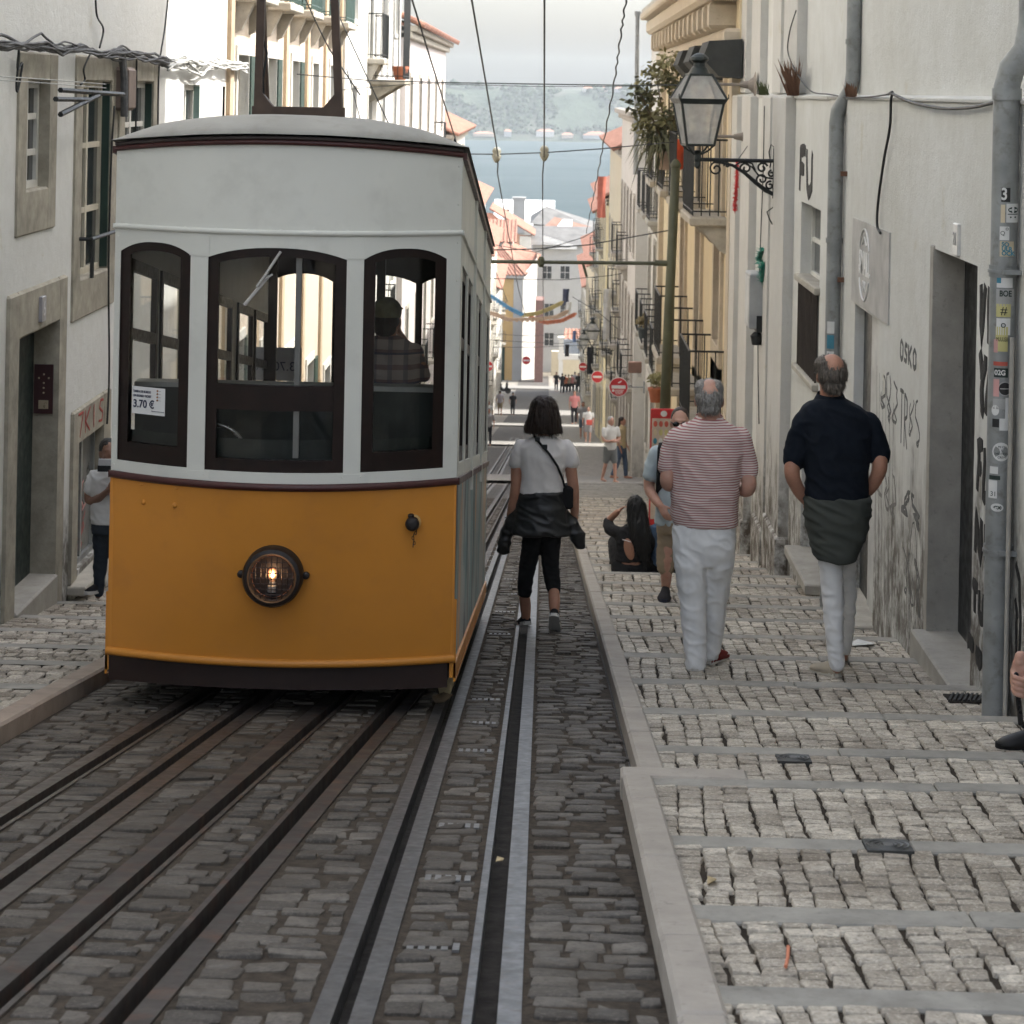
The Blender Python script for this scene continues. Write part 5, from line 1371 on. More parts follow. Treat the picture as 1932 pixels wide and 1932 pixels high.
for j in range(len(tt) - 1):
    for i in range(nx_): q.f.append((j * n + i, j * n + i + 1, (j + 1) * n + i + 1, (j + 1) * n + i))
rf = q.build('roof', CANVAS, tram, True)
q = MB()   # ceiling
for (a, b) in ((-.2, LEN),):
    q.add([T(-HW + .02, 0, Z_TR - .0), T(HW - .02, 0, Z_TR), T(HW - .02, LEN, Z_TR), T(-HW + .02, LEN, Z_TR)], [(0, 1, 2, 3)])
q.add([(TX + x, bow(x) + .03, ztrim(x) - .01) for x in xs24] + [(TX + HW - .02, YF, Z_TR), (TX - HW + .02, YF, Z_TR)], [tuple(range(27))])
q.build('ceiling', mat('brown_ceiling', (.10, .075, .055), .6, .15), tram)
# bow collector frame on the roof
cy = YF + .75; k_ = lambda u, v, dy=0: on_y(u, v, cy + dy)
q = MB(); a, b = k_(487, 213), k_(640, 213); BR = mat('collector_brown', (.06, .038, .026), .55, .3, 8)
tl, tr_ = k_(497, -120), k_(627, -120); ztop = 1.35
def lerp(a, b, t): return a + (b - a) * t
q = MB(); w_ = .021
for (p0, p1) in ((a, tl), (b, tr_)):
    d = (p1 - p0) * (ztop - p0.z) / (p1.z - p0.z); e = p0 + d
    q.add([(p0.x - w_, cy - .03, p0.z), (p0.x + w_, cy - .03, p0.z), (p0.x + w_, cy + .03, p0.z), (p0.x - w_, cy + .03, p0.z), (e.x - w_, cy - .03, e.z), (e.x + w_, cy - .03, e.z), (e.x + w_, cy + .03, e.z), (e.x - w_, cy + .03, e.z)],
          [(0, 1, 5, 4), (1, 2, 6, 5), (2, 3, 7, 6), (3, 0, 4, 7), (4, 5, 6, 7)])
zb0 = a.z + .025
q.box(a.x - .03, b.x + .03, cy - .035, cy + .035, zb0 - .10, zb0 + .012)
for (p0, sg) in ((a, 1), (b, -1)):
    q.add([(p0.x, cy - .033, zb0), (p0.x + sg * .085, cy - .033, zb0 + .01), (p0.x + sg * .012, cy - .033, zb0 + .1), (p0.x, cy + .033, zb0), (p0.x + sg * .085, cy + .033, zb0 + .01), (p0.x + sg * .012, cy + .033, zb0 + .1)], [(0, 1, 2), (3, 5, 4), (1, 4, 5, 2)])
c0, c1 = on_y(507, 210, cy + .5), on_y(641.5, 215, cy + .5); c0b, c1b = on_y(506, 0, cy + .5), on_y(641, 0, cy + .5)
for p0, p1 in ((c0, c0b), (c1, c1b)): q.tube([(p0.x, cy + .5, p0.z - .2), (p0.x + (p1.x - p0.x), cy + .25, p1.z), (p0.x + (p1.x - p0.x) * 1.2, cy + .05, 1.3)], .018, 10)
q.tube([(a.x + .06, cy, 1.36), (a.x - .3, cy, 1.36), (b.x + .3, cy, 1.36)], .022, 8)
q.build('collector_frame', BR, rf)
q = MB(); q.tube([k_(490, 20), k_(491, 60), k_(504, 100), k_(496, 150), k_(498, 205)], .006, 6); q.build('cable', IRON, rf)
q = MB(); p = on_y(861, 270, YF + .5); q.add([(p.x - .03, p.y, p.z - .04), (p.x + .03, p.y, p.z - .06), (p.x - .01, p.y, p.z + .03), (p.x - .03, p.y + .03, p.z - .04), (p.x + .03, p.y + .03, p.z - .06), (p.x - .01, p.y + .03, p.z + .03)], [(0, 1, 2), (3, 5, 4), (0, 3, 4, 1), (1, 4, 5, 2), (2, 5, 3, 0)]); q.build('roof_lug', IRON, rf)
# headlight
hx, hz = fx(517, 1083); hy = bow(hx, hz) - .045
q = MB(); q.lathe((TX + hx, hy, hz), [(.150, -.075), (.150, .03), (.140, .052), (.122, .058), (.112, .045), (.106, .01)], 40, 'Y'); 
for sg in (-1, 1): q.lathe((TX + hx + sg * .162, hy + .03, hz + .002), [(.018, 0), (.018, .022), (.010, .026)], 14, 'Y')
hl = q.build('headlight', mat('headlight_ring', (.012, .008, .0065), .5, .2, 9), tram, True, 40)
q = MB(); V = []
q.lathe((TX + hx, hy, hz), [(.104, .012), (.09, -.01), (.06, -.03), (.02, -.04), (.004, -.041)], 32, 'Y')
q.f = [f for f in q.f if len(f) == 4]
q.build('reflector', mat('copper_reflector', (.42, .2, .13), .35, .25, 30, .5, .5, .2, 40), hl, True)
q = MB(); q.lathe((TX + hx, hy - .01, hz + .012), [(.004, -.045), (.014, -.035), (.028, -.005), (.026, .015), (.014, .03), (.003, .035)], 16, 'Z'); 
q.build('bulb', mat('frosted_bulb', (.7, .4, .25), .2), hl, True)
q = MB(); q.ell((TX + hx + .002, hy - .046, hz + .014), (.006, .004, .012), seg=8, rings=6); q.build('filament', emit('filament_glow', (1, .6, .3), 40), hl)
q = MB(); q.lathe((TX + hx, hy - .012, hz - .075), [(.024, 0), (.024, .03), (.018, .034), (.018, .05)], 14, 'Z'); q.build('bulb_socket', ZINC, hl, True, 40)
q = MB()
for k in range(-4, 5):
    d = k * .0265; e = math.sqrt(max(.0001, .112 ** 2 - d * d))
    q.tube([(TX + hx + d, hy - .062 + .0 * d, hz - e), (TX + hx + d, hy - .068, hz), (TX + hx + d, hy - .062, hz + e)], .0026, 6); q.tube([(TX + hx - e, hy - .060, hz + d), (TX + hx, hy - .064, hz + d), (TX + hx + e, hy - .060, hz + d)], .0026, 6)
q.build('grille', mat('grille_wire', (.02, .012, .01), .5), hl)
lp = bpy.data.lights.new('headlight_bulb', 'POINT'); lp.energy = 0.1; lp.color = (1, .55, .3); lp.shadow_soft_size = .02
lo_ = bpy.data.objects.new('bulb_light', lp); COL.objects.link(lo_); lo_.location = (TX + hx, hy - .05, hz + .03)
# coupling plug with its chain
px_, pz_ = fx(779, 985); py_ = bow(px_, pz_)
q = MB(); q.lathe((TX + px_, py_, pz_), [(.042, -.005), (.04, .006), (.03, .012)], 20, 'Y'); q.build('socket_plate', mat('worn_yellow', (.5, .3, .1), .6, .3, 25), tram, True, 40)
q = MB(); q.lathe((TX + px_, py_ - .01, pz_ + .0), [(.026, 0), (.034, .015), (.035, .05), (.026, .06), (.012, .062)], 18, 'Y'); q.lathe((TX + px_ - .008, py_ - .03, pz_ + .03), [(.016, 0), (.016, .014), (.008, .018)], 12, 'Z')
z_ = pz_ - .02
for k in range(8):
    c = (TX + px_ + .018 + .006 * math.sin(k * 1.3) - .002 * k, py_ - .05, z_ - k * .0125); a_ = k % 2 * math.pi / 2
    q.tube([(c[0] + .005 * math.cos(j) * math.cos(a_), c[1] + .005 * math.cos(j) * math.sin(a_), c[2] + .009 * math.sin(j)) for j in np.linspace(0, 2 * math.pi, 9)[:-1]], .0022, 5, closed=True)
q.build('coupling_plug', mat('black_rubber', (.012, .009, .008), .55), tram, True, 50)
# wiper on the middle pane
q = MB()
def fp(u, v, o): x, z = fx(u, v); return (TX + x, bow(x) - o, z)
q.tube([fp(531, 474, .03), fp(500, 521, .03), fp(486, 540, .03)], .007, 6); q.tube([fp(508, 520, .012), fp(462, 575, .012)], [(.009, .006)] * 2, 6)
q.tube([fp(497, 528, .02), fp(515, 517, .02)], .006, 6)
q.build('wiper', mat('wiper_grey', (.42, .41, .39), .45), tram)
q = MB(); pz0, pz1 = fx(560, 868)[1], fx(560, 478)[1]; x_ = fx(560, 600)[0]; q.box(TX + x_ - .014, TX + x_ + .014, bow(x_) + .055, bow(x_) + .08, pz0, pz1); q.build('pane_post', mat('grey_post', (.3, .29, .27), .45), tram)
# price notice behind the left pane
a, b = fx(248, 729), fx(309, 787); w = b[0] - a[0]; h = a[1] - b[1]; cx, cz = (a[0] + b[0]) / 2, (a[1] + b[1]) / 2
def fq(dx, dz, o=.026): x = cx + dx; return Vector((TX + x, bow(x) + o, cz + dz))
PAPER = mat('notice_paper', (.66, .66, .65), .6, .03, 8, 0, .3, 0); INKB = mat('notice_ink', (.03, .035, .07), .6)
q = MB(); q.add([fq(-w / 2, -h / 2), fq(w / 2, -h / 2), fq(w / 2, h / 2), fq(-w / 2, h / 2), fq(-w / 2, -h / 2, .029), fq(w / 2, -h / 2, .029), fq(w / 2, h / 2, .029), fq(-w / 2, h / 2, .029)], [(0, 1, 2, 3), (7, 6, 5, 4), (0, 4, 5, 1), (1, 5, 6, 2), (2, 6, 7, 3), (3, 7, 4, 0)])
ntc = q.build('price_notice', PAPER, tram)
xa = (fq(w / 2, 0) - fq(-w / 2, 0)).normalized(); za = Vector((0, 0, 1))
nrm = xa.cross(za)
def nt_(s, size, dx, dz, wd=1.0, m=INKB, bold=0.0, al='LEFT'): text(s, size, fq(dx, dz) + nrm * .002, xa, za, m, 'lettering', ntc, .0006, al, wd, bold)
nt_('TARIFA DE BORDO', .0165, -w * .46, h * .32, .78, INKB, .0004); nt_('ON BOARD TICKET', .0165, -w * .46, h * .16, .78, INKB, .0004); nt_('3.70 \u20ac', .055, -w * .46, -h * .14, .92, INKB, .0012)
nt_('Disponivel no veiculo / cash only', .0065, w * .48, -h * .36, .9, INKB, 0, 'RIGHT')
q = MB()
for k in range(4): q.lathe(fq(w * .27, h * (.40 - .115 * k), .0255), [(.005, 0), (.005, .001)], 10, 'Y')
q.build('notice_icons', mat('icon_brown', (.3, .14, .06), .6), ntc)
for k in range(4): nt_('------', .011, w * .31, h * (.40 - .115 * k), .7)
# cab: dark green desk, hand wheel, floor, partitions, seats
q = MB(); zd = fx(520, 790)[1]
q.add([(TX + x, bow(x) + .10, Z_BELT - .1) for x in xs24] + [(TX + x, bow(x) + .10, zd - .12) for x in xs24], [(i, i + 1, i + 26, i + 25) for i in range(24)])
q.box(TX - HW + .05, TX + HW - .05, YF + .36, YF + .44, Z_BELT - .5, zd + .06)
dk = q.build('driver_desk', mat('dark_green_desk', (.012, .019, .015), .5, .3, 5), tram)
q = MB(); q.box(TX - HW + .05, TX + HW - .05, YF + .33, YF + .46, zd + .06, zd + .085); q.build('desk_rail', mat('pale_rail', (.4, .4, .36), .4), dk)
wx, wz = fx(382, 872); q = MB(); rot = Matrix.Rotation(R(12), 3, 'X')
q.tube([Vector((TX + wx, YF + .12, wz - .02)) + rot @ Vector((.165 * math.cos(a), 0, .165 * math.sin(a))) for a in np.linspace(0, 2 * math.pi, 37)[:-1]], .011, 8, closed=True)
for k in range(3): q.tube([(TX + wx, YF + .12, wz - .02), Vector((TX + wx, YF + .12, wz - .02)) + rot @ Vector((.16 * math.cos(k * 2.1 + .5), 0, .16 * math.sin(k * 2.1 + .5)))], .008, 6)
q.build('hand_wheel', mat('bright_steel', (.55, .54, .5), .25, .1, 5, .8), tram, True)
q = MB(); q.add([T(-HW, .05, Z_BD + .12), T(HW, .05, Z_BD + .12), T(HW, LEN, Z_BD + .12), T(-HW, LEN, Z_BD + .12)], [(0, 1, 2, 3)]); q.build('floor', mat('tram_floor', (.05, .04, .032), .7), tram)
def bulk(t_, name, wins, zdrop, thick=.04, pane=True):
    fl = lambda x: YF + t_
    q = MB(); z0, z1 = Z_BD + .1 - zdrop, Z_TR - zdrop
    es = [-HW + .03] + [e for w in wins for e in w[:2]] + [HW - .03]
    for i in range(0, len(es), 2): fslab(q, es[i], es[i + 1], z0, z1, 0, thick, 1, fl)
    for w in wins:
        A = arch(w)
        fslab(q, w[0], w[1], z0, w[2], 0, thick, 1, fl); fslab(q, w[0], w[1], A, z1, 0, thick, 12, fl)
    o = q.build(name, WOOD, tram)
    if pane:
        q = MB()
        for w in wins: q.quad((TX + w[0], YF + t_ + .02, w[2]), (TX + w[1], YF + t_ + .02, w[2]), (TX + w[1], YF + t_ + .02, w[4]), (TX + w[0], YF + t_ + .02, w[4]))
        q.build('pane', GLASS, o)
for t_, nm in ((2.05, 'partition'), (LEN - .04, 'rear_panel')):
    d = SL * t_
    ws = [(-.82, -.35, Z_BELT - .35 - d if nm == 'partition' else Z_BELT - d, -.95 - d, -.88 - d), (-.30, .30, Z_BELT - .0 - d, -.9 - d, -.84 - d), (.35, .82, Z_BELT - .0 - d, -.95 - d, -.88 - d)]
    zz0 = Z_TR - .2
    ws = [(a, b, c, zz0 - d - .06, zz0 - d) for (a, b, c, _e, _f) in ws]
    bulk(t_, nm, ws, d, .04, nm != 'partition')
q = MB()
for t_ in (2.35, 3.6, 4.4, 5.6):
    for sg in (-1, 1):
        c = sg * .52; V = [T(c + dx, t_ + dt, z) for dx in (-.3, .3) for dt in (-.05, .05) for z in (Z_BD + .15, Z_BD + .95)]
        q.add(V, [(0, 1, 3, 2), (4, 6, 7, 5), (0, 4, 5, 1), (2, 3, 7, 6), (1, 5, 7, 3)])
q.build('bench_back', mat('bench_wood', (.08, .045, .025), .5, .3, 9), tram)
# notice at the far end, seen from behind
p = on_y(525, 687, YF + LEN - .1); q = MB(); q.box(p.x - .18, p.x + .18, p.y, p.y + .004, p.z - .13, p.z + .13); n2 = q.build('price_notice', mat('grey_paper', (.36, .36, .38), .6), tram)
text('3.70 \u20ac', .1, (p.x, p.y - .002, p.z - .02), (-1, 0, 0), (0, 0, 1), INKB, 'lettering', n2, .0006)
# running gear
q = MB(); q.add([T(x, t_, z) for x in (-.84, .84) for t_ in (.06, LEN - .2) for z in (Z_SK - (.0 if t_ < .5 else .06), Z_BD)], [(0, 1, 3, 2), (4, 6, 7, 5), (0, 4, 5, 1), (2, 3, 7, 6), (0, 2, 6, 4), (1, 5, 7, 3)]); q.build('underframe', UNDER, tram)  # box widened and lowered to block light and deepen the shade beneath
for t_ in (1.3, 4.6):
    for sg in (-1, 1):
        q = MB(); zc = gz(YF + t_) + .24; q.lathe((TX + sg * .5, YF + t_, zc), [(.24, -.03), (.24, .03), (.2, .035), (.06, .03)], 24, 'X'); q.build('wheel', UNDER, tram, True, 40)
# ------------------------------------------------------------------ lantern on its wall bracket
LGREEN = mat('lantern_green', (.022, .028, .026), .45, .25, 10, .1)
FROST = None
def frosted():
    m, nt, b = newmat('milky_glass')
    out = nt.nodes['Material Output']; nt.nodes.remove(b)
    df = N(nt, 'ShaderNodeBsdfTranslucent'); df.inputs[0].default_value = (.62, .62, .6, 1)
    d2 = N(nt, 'ShaderNodeBsdfDiffuse'); d2.inputs[0].default_value = (.5, .5, .49, 1)
    tr = N(nt, 'ShaderNodeBsdfTransparent'); m1 = N(nt, 'ShaderNodeMixShader'); m2 = N(nt, 'ShaderNodeMixShader')
    m1.inputs[0].default_value = .5; nt.links.new(df.outputs[0], m1.inputs[1]); nt.links.new(d2.outputs[0], m1.inputs[2])
    nt.links.new(ramp(nt, noisen(nt, mapped(nt), 6, 5), (.3, .7, .25, .6)), m2.inputs[0]); nt.links.new(m1.outputs[0], m2.inputs[1]); nt.links.new(tr.outputs[0], m2.inputs[2]); nt.links.new(m2.outputs[0], out.inputs[0])
    return m
FROST = frosted()
def lantern(yl, xw, u_lamp, vs, label, group=None, sc_=1.0):
    """vs: photo rows of cap top, roof top, eave, body bottom, bar, bracket bottom"""
    P = lambda u, v: on_y(u, v, yl)
    vcap, vroof, veave, vbot, vbar, vbr = vs
    c = P(u_lamp, vbar); k = yl / FP; W = 84 * sc_ * k
    zc, zr, ze, zb, zbar, zbr = (P(u_lamp, v).z for v in vs)
    t = thing('street_lantern', label, 'street lamp', (xw, yl, zbar), group)
    cx = c.x
    q = MB()
    hw, hb, ht = W / 2, W * .31, W * .25
    rot = R(8)
    def cor(h, z): return [(cx + h * (math.cos(rot) * sx - math.sin(rot) * sy), yl + h * (math.sin(rot) * sx + math.cos(rot) * sy), z) for sx, sy in ((-1, -1), (1, -1), (1, 1), (-1, 1))]
    B0, B1, E0, R1_ = cor(hb, zb), cor(hw * .96, ze - .03), cor(hw * 1.06, ze), cor(ht, zr)
    fr = .011 * sc_ + .003
    for a, b in zip(B0, B1): q.tube([a, b], fr, 6)
    for a, b in zip(E0, R1_): q.tube([a, b], fr, 6)
    for ring in (B0, R1_): q.tube(ring + [ring[0]], fr, 6)
    E1 = cor(hw * 1.12, ze - .0); E2 = cor(hw * .98, ze - .055)
    for i in range(4):
        j = (i + 1) % 4
        q.quad(E1[i], E1[j], E2[j], E2[i]); q.quad(E0[i], E0[j], E1[j], E1[i])
        q.tube([E1[i], (E1[i][0], E1[i][1], E1[i][2] + .05)], .006, 5)
    q.add(B0, [(0, 1, 2, 3)]); q.add(R1_, [(0, 1, 2, 3)])
    q.lathe((cx, yl, zr), [(ht * 1.15, -.01), (ht * .95, .02), (ht * .7, .07), (ht * .55, .085), (ht * .5, .12), (ht * .72, .14), (ht * .85, .155), (ht * .8, .18), (ht * .5, .21), (.02, .225)], 20)
    for a in B0: q.tube([a, ((a[0] + cx) / 2 + (a[0] - cx) * .18, (a[1] + yl) / 2 + (a[1] - yl) * .18, zb - (zb - zbar) * .35), (cx + (a[0] - cx) * .3, yl + (a[1] - yl) * .3, zb - (zb - zbar) * .62), (cx, yl, zbar + .05)], .011, 6)
    q.lathe((cx, yl, zbar), [(.012, -.1), (.035, -.07), (.03, -.03), (.04, 0), (.035, .05), (.05, .07), (.03, .09)], 14)
    lan = q.build('lantern_frame', LGREEN, t)
    g = MB()
    for i in range(4):
        j = (i + 1) % 4; g.quad(B0[i], B0[j], B1[j], B1[i]); g.quad(E0[i], E0[j], R1_[j], R1_[i])
    g.build('lantern_glass', FROST, t)
    q = MB(); xb = xw
    q.tube([(cx + .03, yl, zbar - .005), (xb, yl, zbar - .005)], .017 * sc_ + .003, 8)
    zt_ = zbar + (zbar - zbr) * .35
    q.tube([(xb - .012, yl, zt_), (xb - .012, yl, zbr - .03)], .016, 8)
    def spiral(x, z, r, turns, a0, dirn=1, rr=.011):
        q.tube([(x + r * (1 - .75 * s) * math.cos(a0 + dirn * s * turns * 2 * math.pi), yl, z + r * (1 - .75 * s) * math.sin(a0 + dirn * s * turns * 2 * math.pi)) for s in np.linspace(0, 1, 22)], rr, 6)
    L = xb - cx; H = zbar - zbr
    q.tube([(cx + L * f, yl, zbar - H * h) for f, h in ((.2, .06), (.32, .1), (.45, .16), (.6, .36), (.75, .64), (.88, .86), (.98, .97))], [.014, .014, .016, .019, .022, .024, .02], 8)
    spiral(cx + L * .24, zbar - H * .27, H * .2, 1.3, R(80), 1); spiral(cx + L * .38, zbar - H * .16, H * .09, 1.1, R(200), -1, .009)
    spiral(cx + L * .62, zbar - H * .24, H * .17, 1.2, R(200), -1); spiral(cx + L * .83, zbar - H * .22, H * .16, 1.2, R(20), 1); spiral(cx + L * .95, zbar - H * .38, H * .1, 1.2, R(90), 1)
    spiral(cx + L * .83, zbar - H * .55, H * .17, 1.2, R(230), -1); spiral(cx + L * .93, zbar - H * .72, H * .13, 1.2, R(70), 1)
    q.tube([(cx + L * f, yl, zbar - H * h) for f, h in ((.62, .12), (.7, .2), (.78, .42), (.9, .5), (.98, .52))], .01, 6); q.tube([(cx + L * f, yl, zbar - H * h) for f, h in ((.48, .17), (.54, .08), (.62, .05), (.7, .1), (.74, .28))], .01, 6)
    q.tube([(xb - .012, yl, zt_), (xb - .05, yl, zt_ + .04), (xb - .07, yl, zt_ - .04), (xb - .05, yl, zt_ - .16), (xb - .06, yl, zt_ - .2)], .007, 6)
    q.tube([(xb - .012, yl, zbr - .03), (xb - .015, yl, zbr - .12), (xb - .08, yl, zbr - .17), (xb - .05, yl, zbr - .25), (xb - .02, yl, zbr - .3)], .007, 6)
    q.build('bracket', IRON, t)
    return t
yl = yz(1463, 330, XW - .08)[0]
lantern(yl, XW - .08, 1316, (130, 141, 186, 273, 300, 366), 'dark iron street lantern on a scrolled bracket fixed to the white pilaster')
yl2 = 84.0
lantern(yl2, XW + .12, 1117, (603, 610, 622, 640, 657, 668), 'small distant street lantern on a bracket above the no-entry signs', None, .28)
lantern(112, XW + .3, 1101, (626, 630, 638, 652, 664, 672), 'farthest small street lantern, left of and below the other distant one', None, .2)

# ------------------------------------------------------------------ drain pipes
pz0 = side_z(11.6)
cxp, cyp = XW - .075, yz(1882, 700, XW - .07)[0]
cyp = yz(1880, 1200, XW - .075)[0]
rp = .068
ztop = on_x(1905, 152, XW - .07).z
t = thing('drain_pipe', 'thick grey drain pipe covered in stickers beside the dark doorway', 'drain pipe', (cxp, cyp, side_z(cyp))); PIPE = t
q = MB(); q.tube([(cxp, cyp, side_z(cyp) - .1), (cxp, cyp, ztop - .03), (cxp + .02, cyp - .01, ztop + .06), (cxp + .09, cyp - .03, ztop + .16), (cxp + .115, cyp - .03, ztop + .3), (cxp + .115, cyp - .03, ztop + 6)], rp, 24); q.build('pipe', ZINC, t, True, 50)
for v in (508, 1040):
    q = MB(); z = on_x(1885, v, cxp).z; q.tube([(cxp, cyp, z - .03), (cxp, cyp, z + .03)], rp + .006, 24); q.tube([(cxp, cyp, z - .008), (cxp, cyp, z + .008)], rp + .012, 24); q.box(cxp - .02, cxp + .09, cyp - rp - .03, cyp - rp, z - .012, z + .012); q.build('pipe_collar', ZINC, t, True, 40)
q = MB(); q.tube([(cxp, cyp, ztop - .1), (cxp, cyp, ztop - .04)], rp + .008, 24)
q.build('pipe_collar', ZINC, t, True, 40)
q = MB(); q.tube([(cxp + .03, cyp - rp - .035, side_z(cyp)), (cxp + .03, cyp - rp - .035, on_x(1905, 640, cxp).z), ], .012, 8); q.build('thin_conduit', mat('tan_conduit', (.35, .33, .29), .5), t)
ST = {'w': mat('sticker_white', (.62, .62, .6), .5, .06, 12, 0, .4, 0), 'k': mat('sticker_black', (.02, .02, .02), .45), 'y': mat('sticker_yellow', (.5, .46, .2), .5), 'c': mat('sticker_cream', (.58, .49, .34), .5), 'g': mat('sticker_grey', (.34, .34, .33), .6), 't': mat('sticker_teal', (.05, .2, .27), .5), 'r': mat('sticker_red', (.5, .1, .07), .5), 'p': mat('sticker_pink', (.55, .3, .28), .5), 'd': mat('sticker_green_black', (.02, .035, .03), .5)}
def pang(u, v):
    """angle on the pipe and height for a photo point"""
    d = ray(u, v); # closest approach in the horizontal plane
    p = on_y(u, v, cyp - rp * .8)
    a = math.asin(max(-.98, min(.98, (p.x - cxp) / (rp + .001))))
    return a, p.z
def wrap(a, z, out=.0012): return Vector((cxp + (rp + out) * math.sin(a), cyp - (rp + out) * math.cos(a), z))
def patch(u0, v0, u1, v1, m, name='sticker', parent=None, out=.0012, disc=False, pts=None):
    q = MB()
    a0, z0 = pang(u0, v0); a1, z1 = pang(u1, v1); n = 6
    if disc:
        ca, cz, ra, rz = (a0 + a1) / 2, (z0 + z1) / 2, abs(a1 - a0) / 2, abs(z1 - z0) / 2
        V = [wrap(ca, cz, out)] + [wrap(ca + ra * math.cos(k * math.pi / 10), cz + rz * math.sin(k * math.pi / 10), out) for k in range(20)]
        q.add(V, [(0, 1 + k, 1 + (k + 1) % 20) for k in range(20)])
    else:
        for i in range(n):
            a, b = a0 + (a1 - a0) * i / n, a0 + (a1 - a0) * (i + 1) / n
            q.quad(wrap(a, z1, out), wrap(b, z1, out), wrap(b, z0, out), wrap(a, z0, out))
    return q.build(name, m, parent or t)
def ptext(s, u, v, size, m, parent, al='CENTER', wd=1.0, bold=.0):
    a, z = pang(u, v); p = wrap(a, z, .002)
    xa = Vector((math.cos(a), math.sin(a), 0)); return text(s, size, p, xa, (0, 0, 1), m, 'lettering', parent, .0005, al, wd, bold)
s_ = patch(1889, 354, 1905, 381, ST['k']); ptext('3', 1894, 367, .085, ST['w'], s_, wd=.8, bold=.002)
s_ = patch(1898, 384, 1924, 420, ST['w']); patch(1901, 390, 1921, 402, ST['d'], 'printed_shape', s_, .0022, True); patch(1900, 403, 1921, 405, ST['d'], 'printed_shape', s_, .0022); patch(1908, 388, 1913, 402, ST['w'], 'printed_shape', s_, .003, True)
for u in (1906, 1915): patch(u - 1.6, 408, u + 1.6, 411.5, ST['d'], 'printed_shape', s_, .0022, True)
patch(1888, 386, 1895, 420, ST['c'])
s_ = patch(1886, 427, 1903, 453, ST['w']); ptext('Q', 1891, 440, .03, ST['d'], s_); ptext('o', 1899, 431, .03, ST['d'], s_)
s_ = patch(1886, 455, 1912, 484, ST['c'])
for k, w_ in enumerate(('SO', 'ULR', 'OCK')): ptext(w_, 1889, 461 + 8.4 * k, .030, ST['t'], s_, 'LEFT', 1.0, .0012)
s_ = patch(1881, 516, 1910, 543, ST['w']); patch(1881, 522, 1888, 534, ST['t'], 'printed_shape', s_, .002)
s_ = patch(1880, 545, 1913, 578, ST['g']); ptext('BOE', 1896, 554, .042, ST['d'], s_, 'CENTER', .8, .001)
s_ = patch(1880, 573, 1906, 598, ST['y']); ptext('#', 1893, 586, .06, ST['k'], s_)
s_ = patch(1880, 600, 1905, 632, ST['w']); ptext('o', 1892, 612, .05, ST['d'], s_)
s_ = patch(1879, 616, 1900, 663, ST['y']); ptext('MUUUSIII', 1890, 640, .03, ST['k'], s_, wd=.5)
patch(1876, 640, 1882, 665, ST['p']); s_ = patch(1875, 682, 1900, 690, ST['r']); s_ = patch(1876, 694, 1901, 712, ST['d']); ptext('02G', 1886, 703, .036, ST['w'], s_, wd=.9, bold=.001)
patch(1875, 715, 1884, 748, ST['p'])
s_ = patch(1882, 719, 1908, 747, ST['g'], disc=True); patch(1884, 721, 1906, 745, ST['k'], 'printed_shape', s_, .002, True); patch(1886, 732, 1904, 734, ST['g'], 'printed_shape', s_, .003)
patch(1874, 752, 1896, 772, ST['g']); patch(1896, 750, 1909, 790, ST['w']); s_ = patch(1872, 764, 1884, 784, ST['w'], disc=True); patch(1873, 790, 1884, 806, ST['k']); patch(1885, 789, 1906, 812, ST['w'])
s_ = patch(1873, 834, 1904, 870, ST['w'], disc=True)
for k, w_ in enumerate(('MI CE', 'X', 'EMOTIONS', 'CREW')): ptext(w_, 1889, 843 + 6.5 * k, .017, ST['d'], s_, wd=.9)
patch(1869, 880, 1882, 894, ST['w']); patch(1868, 897, 1886, 905, ST['d']); s_ = patch(1867, 906, 1880, 940, ST['w']); ptext('31', 1874, 932, .035, ST['d'], s_)
s_ = patch(1870, 949, 1892, 965, ST['w'], disc=True); ptext('ex', 1881, 956, .036, ST['d'], s_, bold=.001)
# slimmer drain pipe with a swan neck
yp2, xp2 = yz(1577, 420, XW - .06)[0], XW - .07
t = thing('drain_pipe', 'tall grey drain pipe bent at the stone ledge, left of the grey bar sign', 'drain pipe', (xp2, yp2, side_z(yp2)))
q = MB(); q.tube([(xp2, yp2, side_z(yp2) - .1), (xp2, yp2, z_led - .22), (xp2 + .01, yp2, z_led - .12), (xp2 + .1, yp2 - .1, z_led + .06), (xp2 + .115, yp2 - .11, z_led + .2), (xp2 + .115, yp2 - .11, z_led + 7)], .062, 20); q.build('pipe', ZINC, t, True, 50)
for v in (455, 700): z = on_x(1577, v, xp2).z; MB().tube([(xp2, yp2, z - .02), (xp2, yp2, z + .02)], .07, 20).build('pipe_collar', ZINC, t, True, 40)
z = z_led + .45; q = MB(); q.tube([(xp2 + .115, yp2 - .11, z - .02), (xp2 + .115, yp2 - .11, z + .02)], .07, 20); q.build('pipe_collar', ZINC, t, True, 40)
for (v0, v1, m_) in ((590, 612, 'w'), (615, 640, 't'), (645, 668, 'w'), (700, 735, 't')):
    za, zb2 = on_x(1552, v1, xp2).z, on_x(1552, v0, xp2).z; q = MB()
    q.loft([[Vector((xp2 + .0635 * math.sin(a), yp2 - .0635 * math.cos(a), z)) for a in np.linspace(-.9, .1, 6)] for z in (za, zb2)], False); q.f = [f for f in q.f if max(f) - min(f) < 9]; q.build('sticker', ST[m_], t)
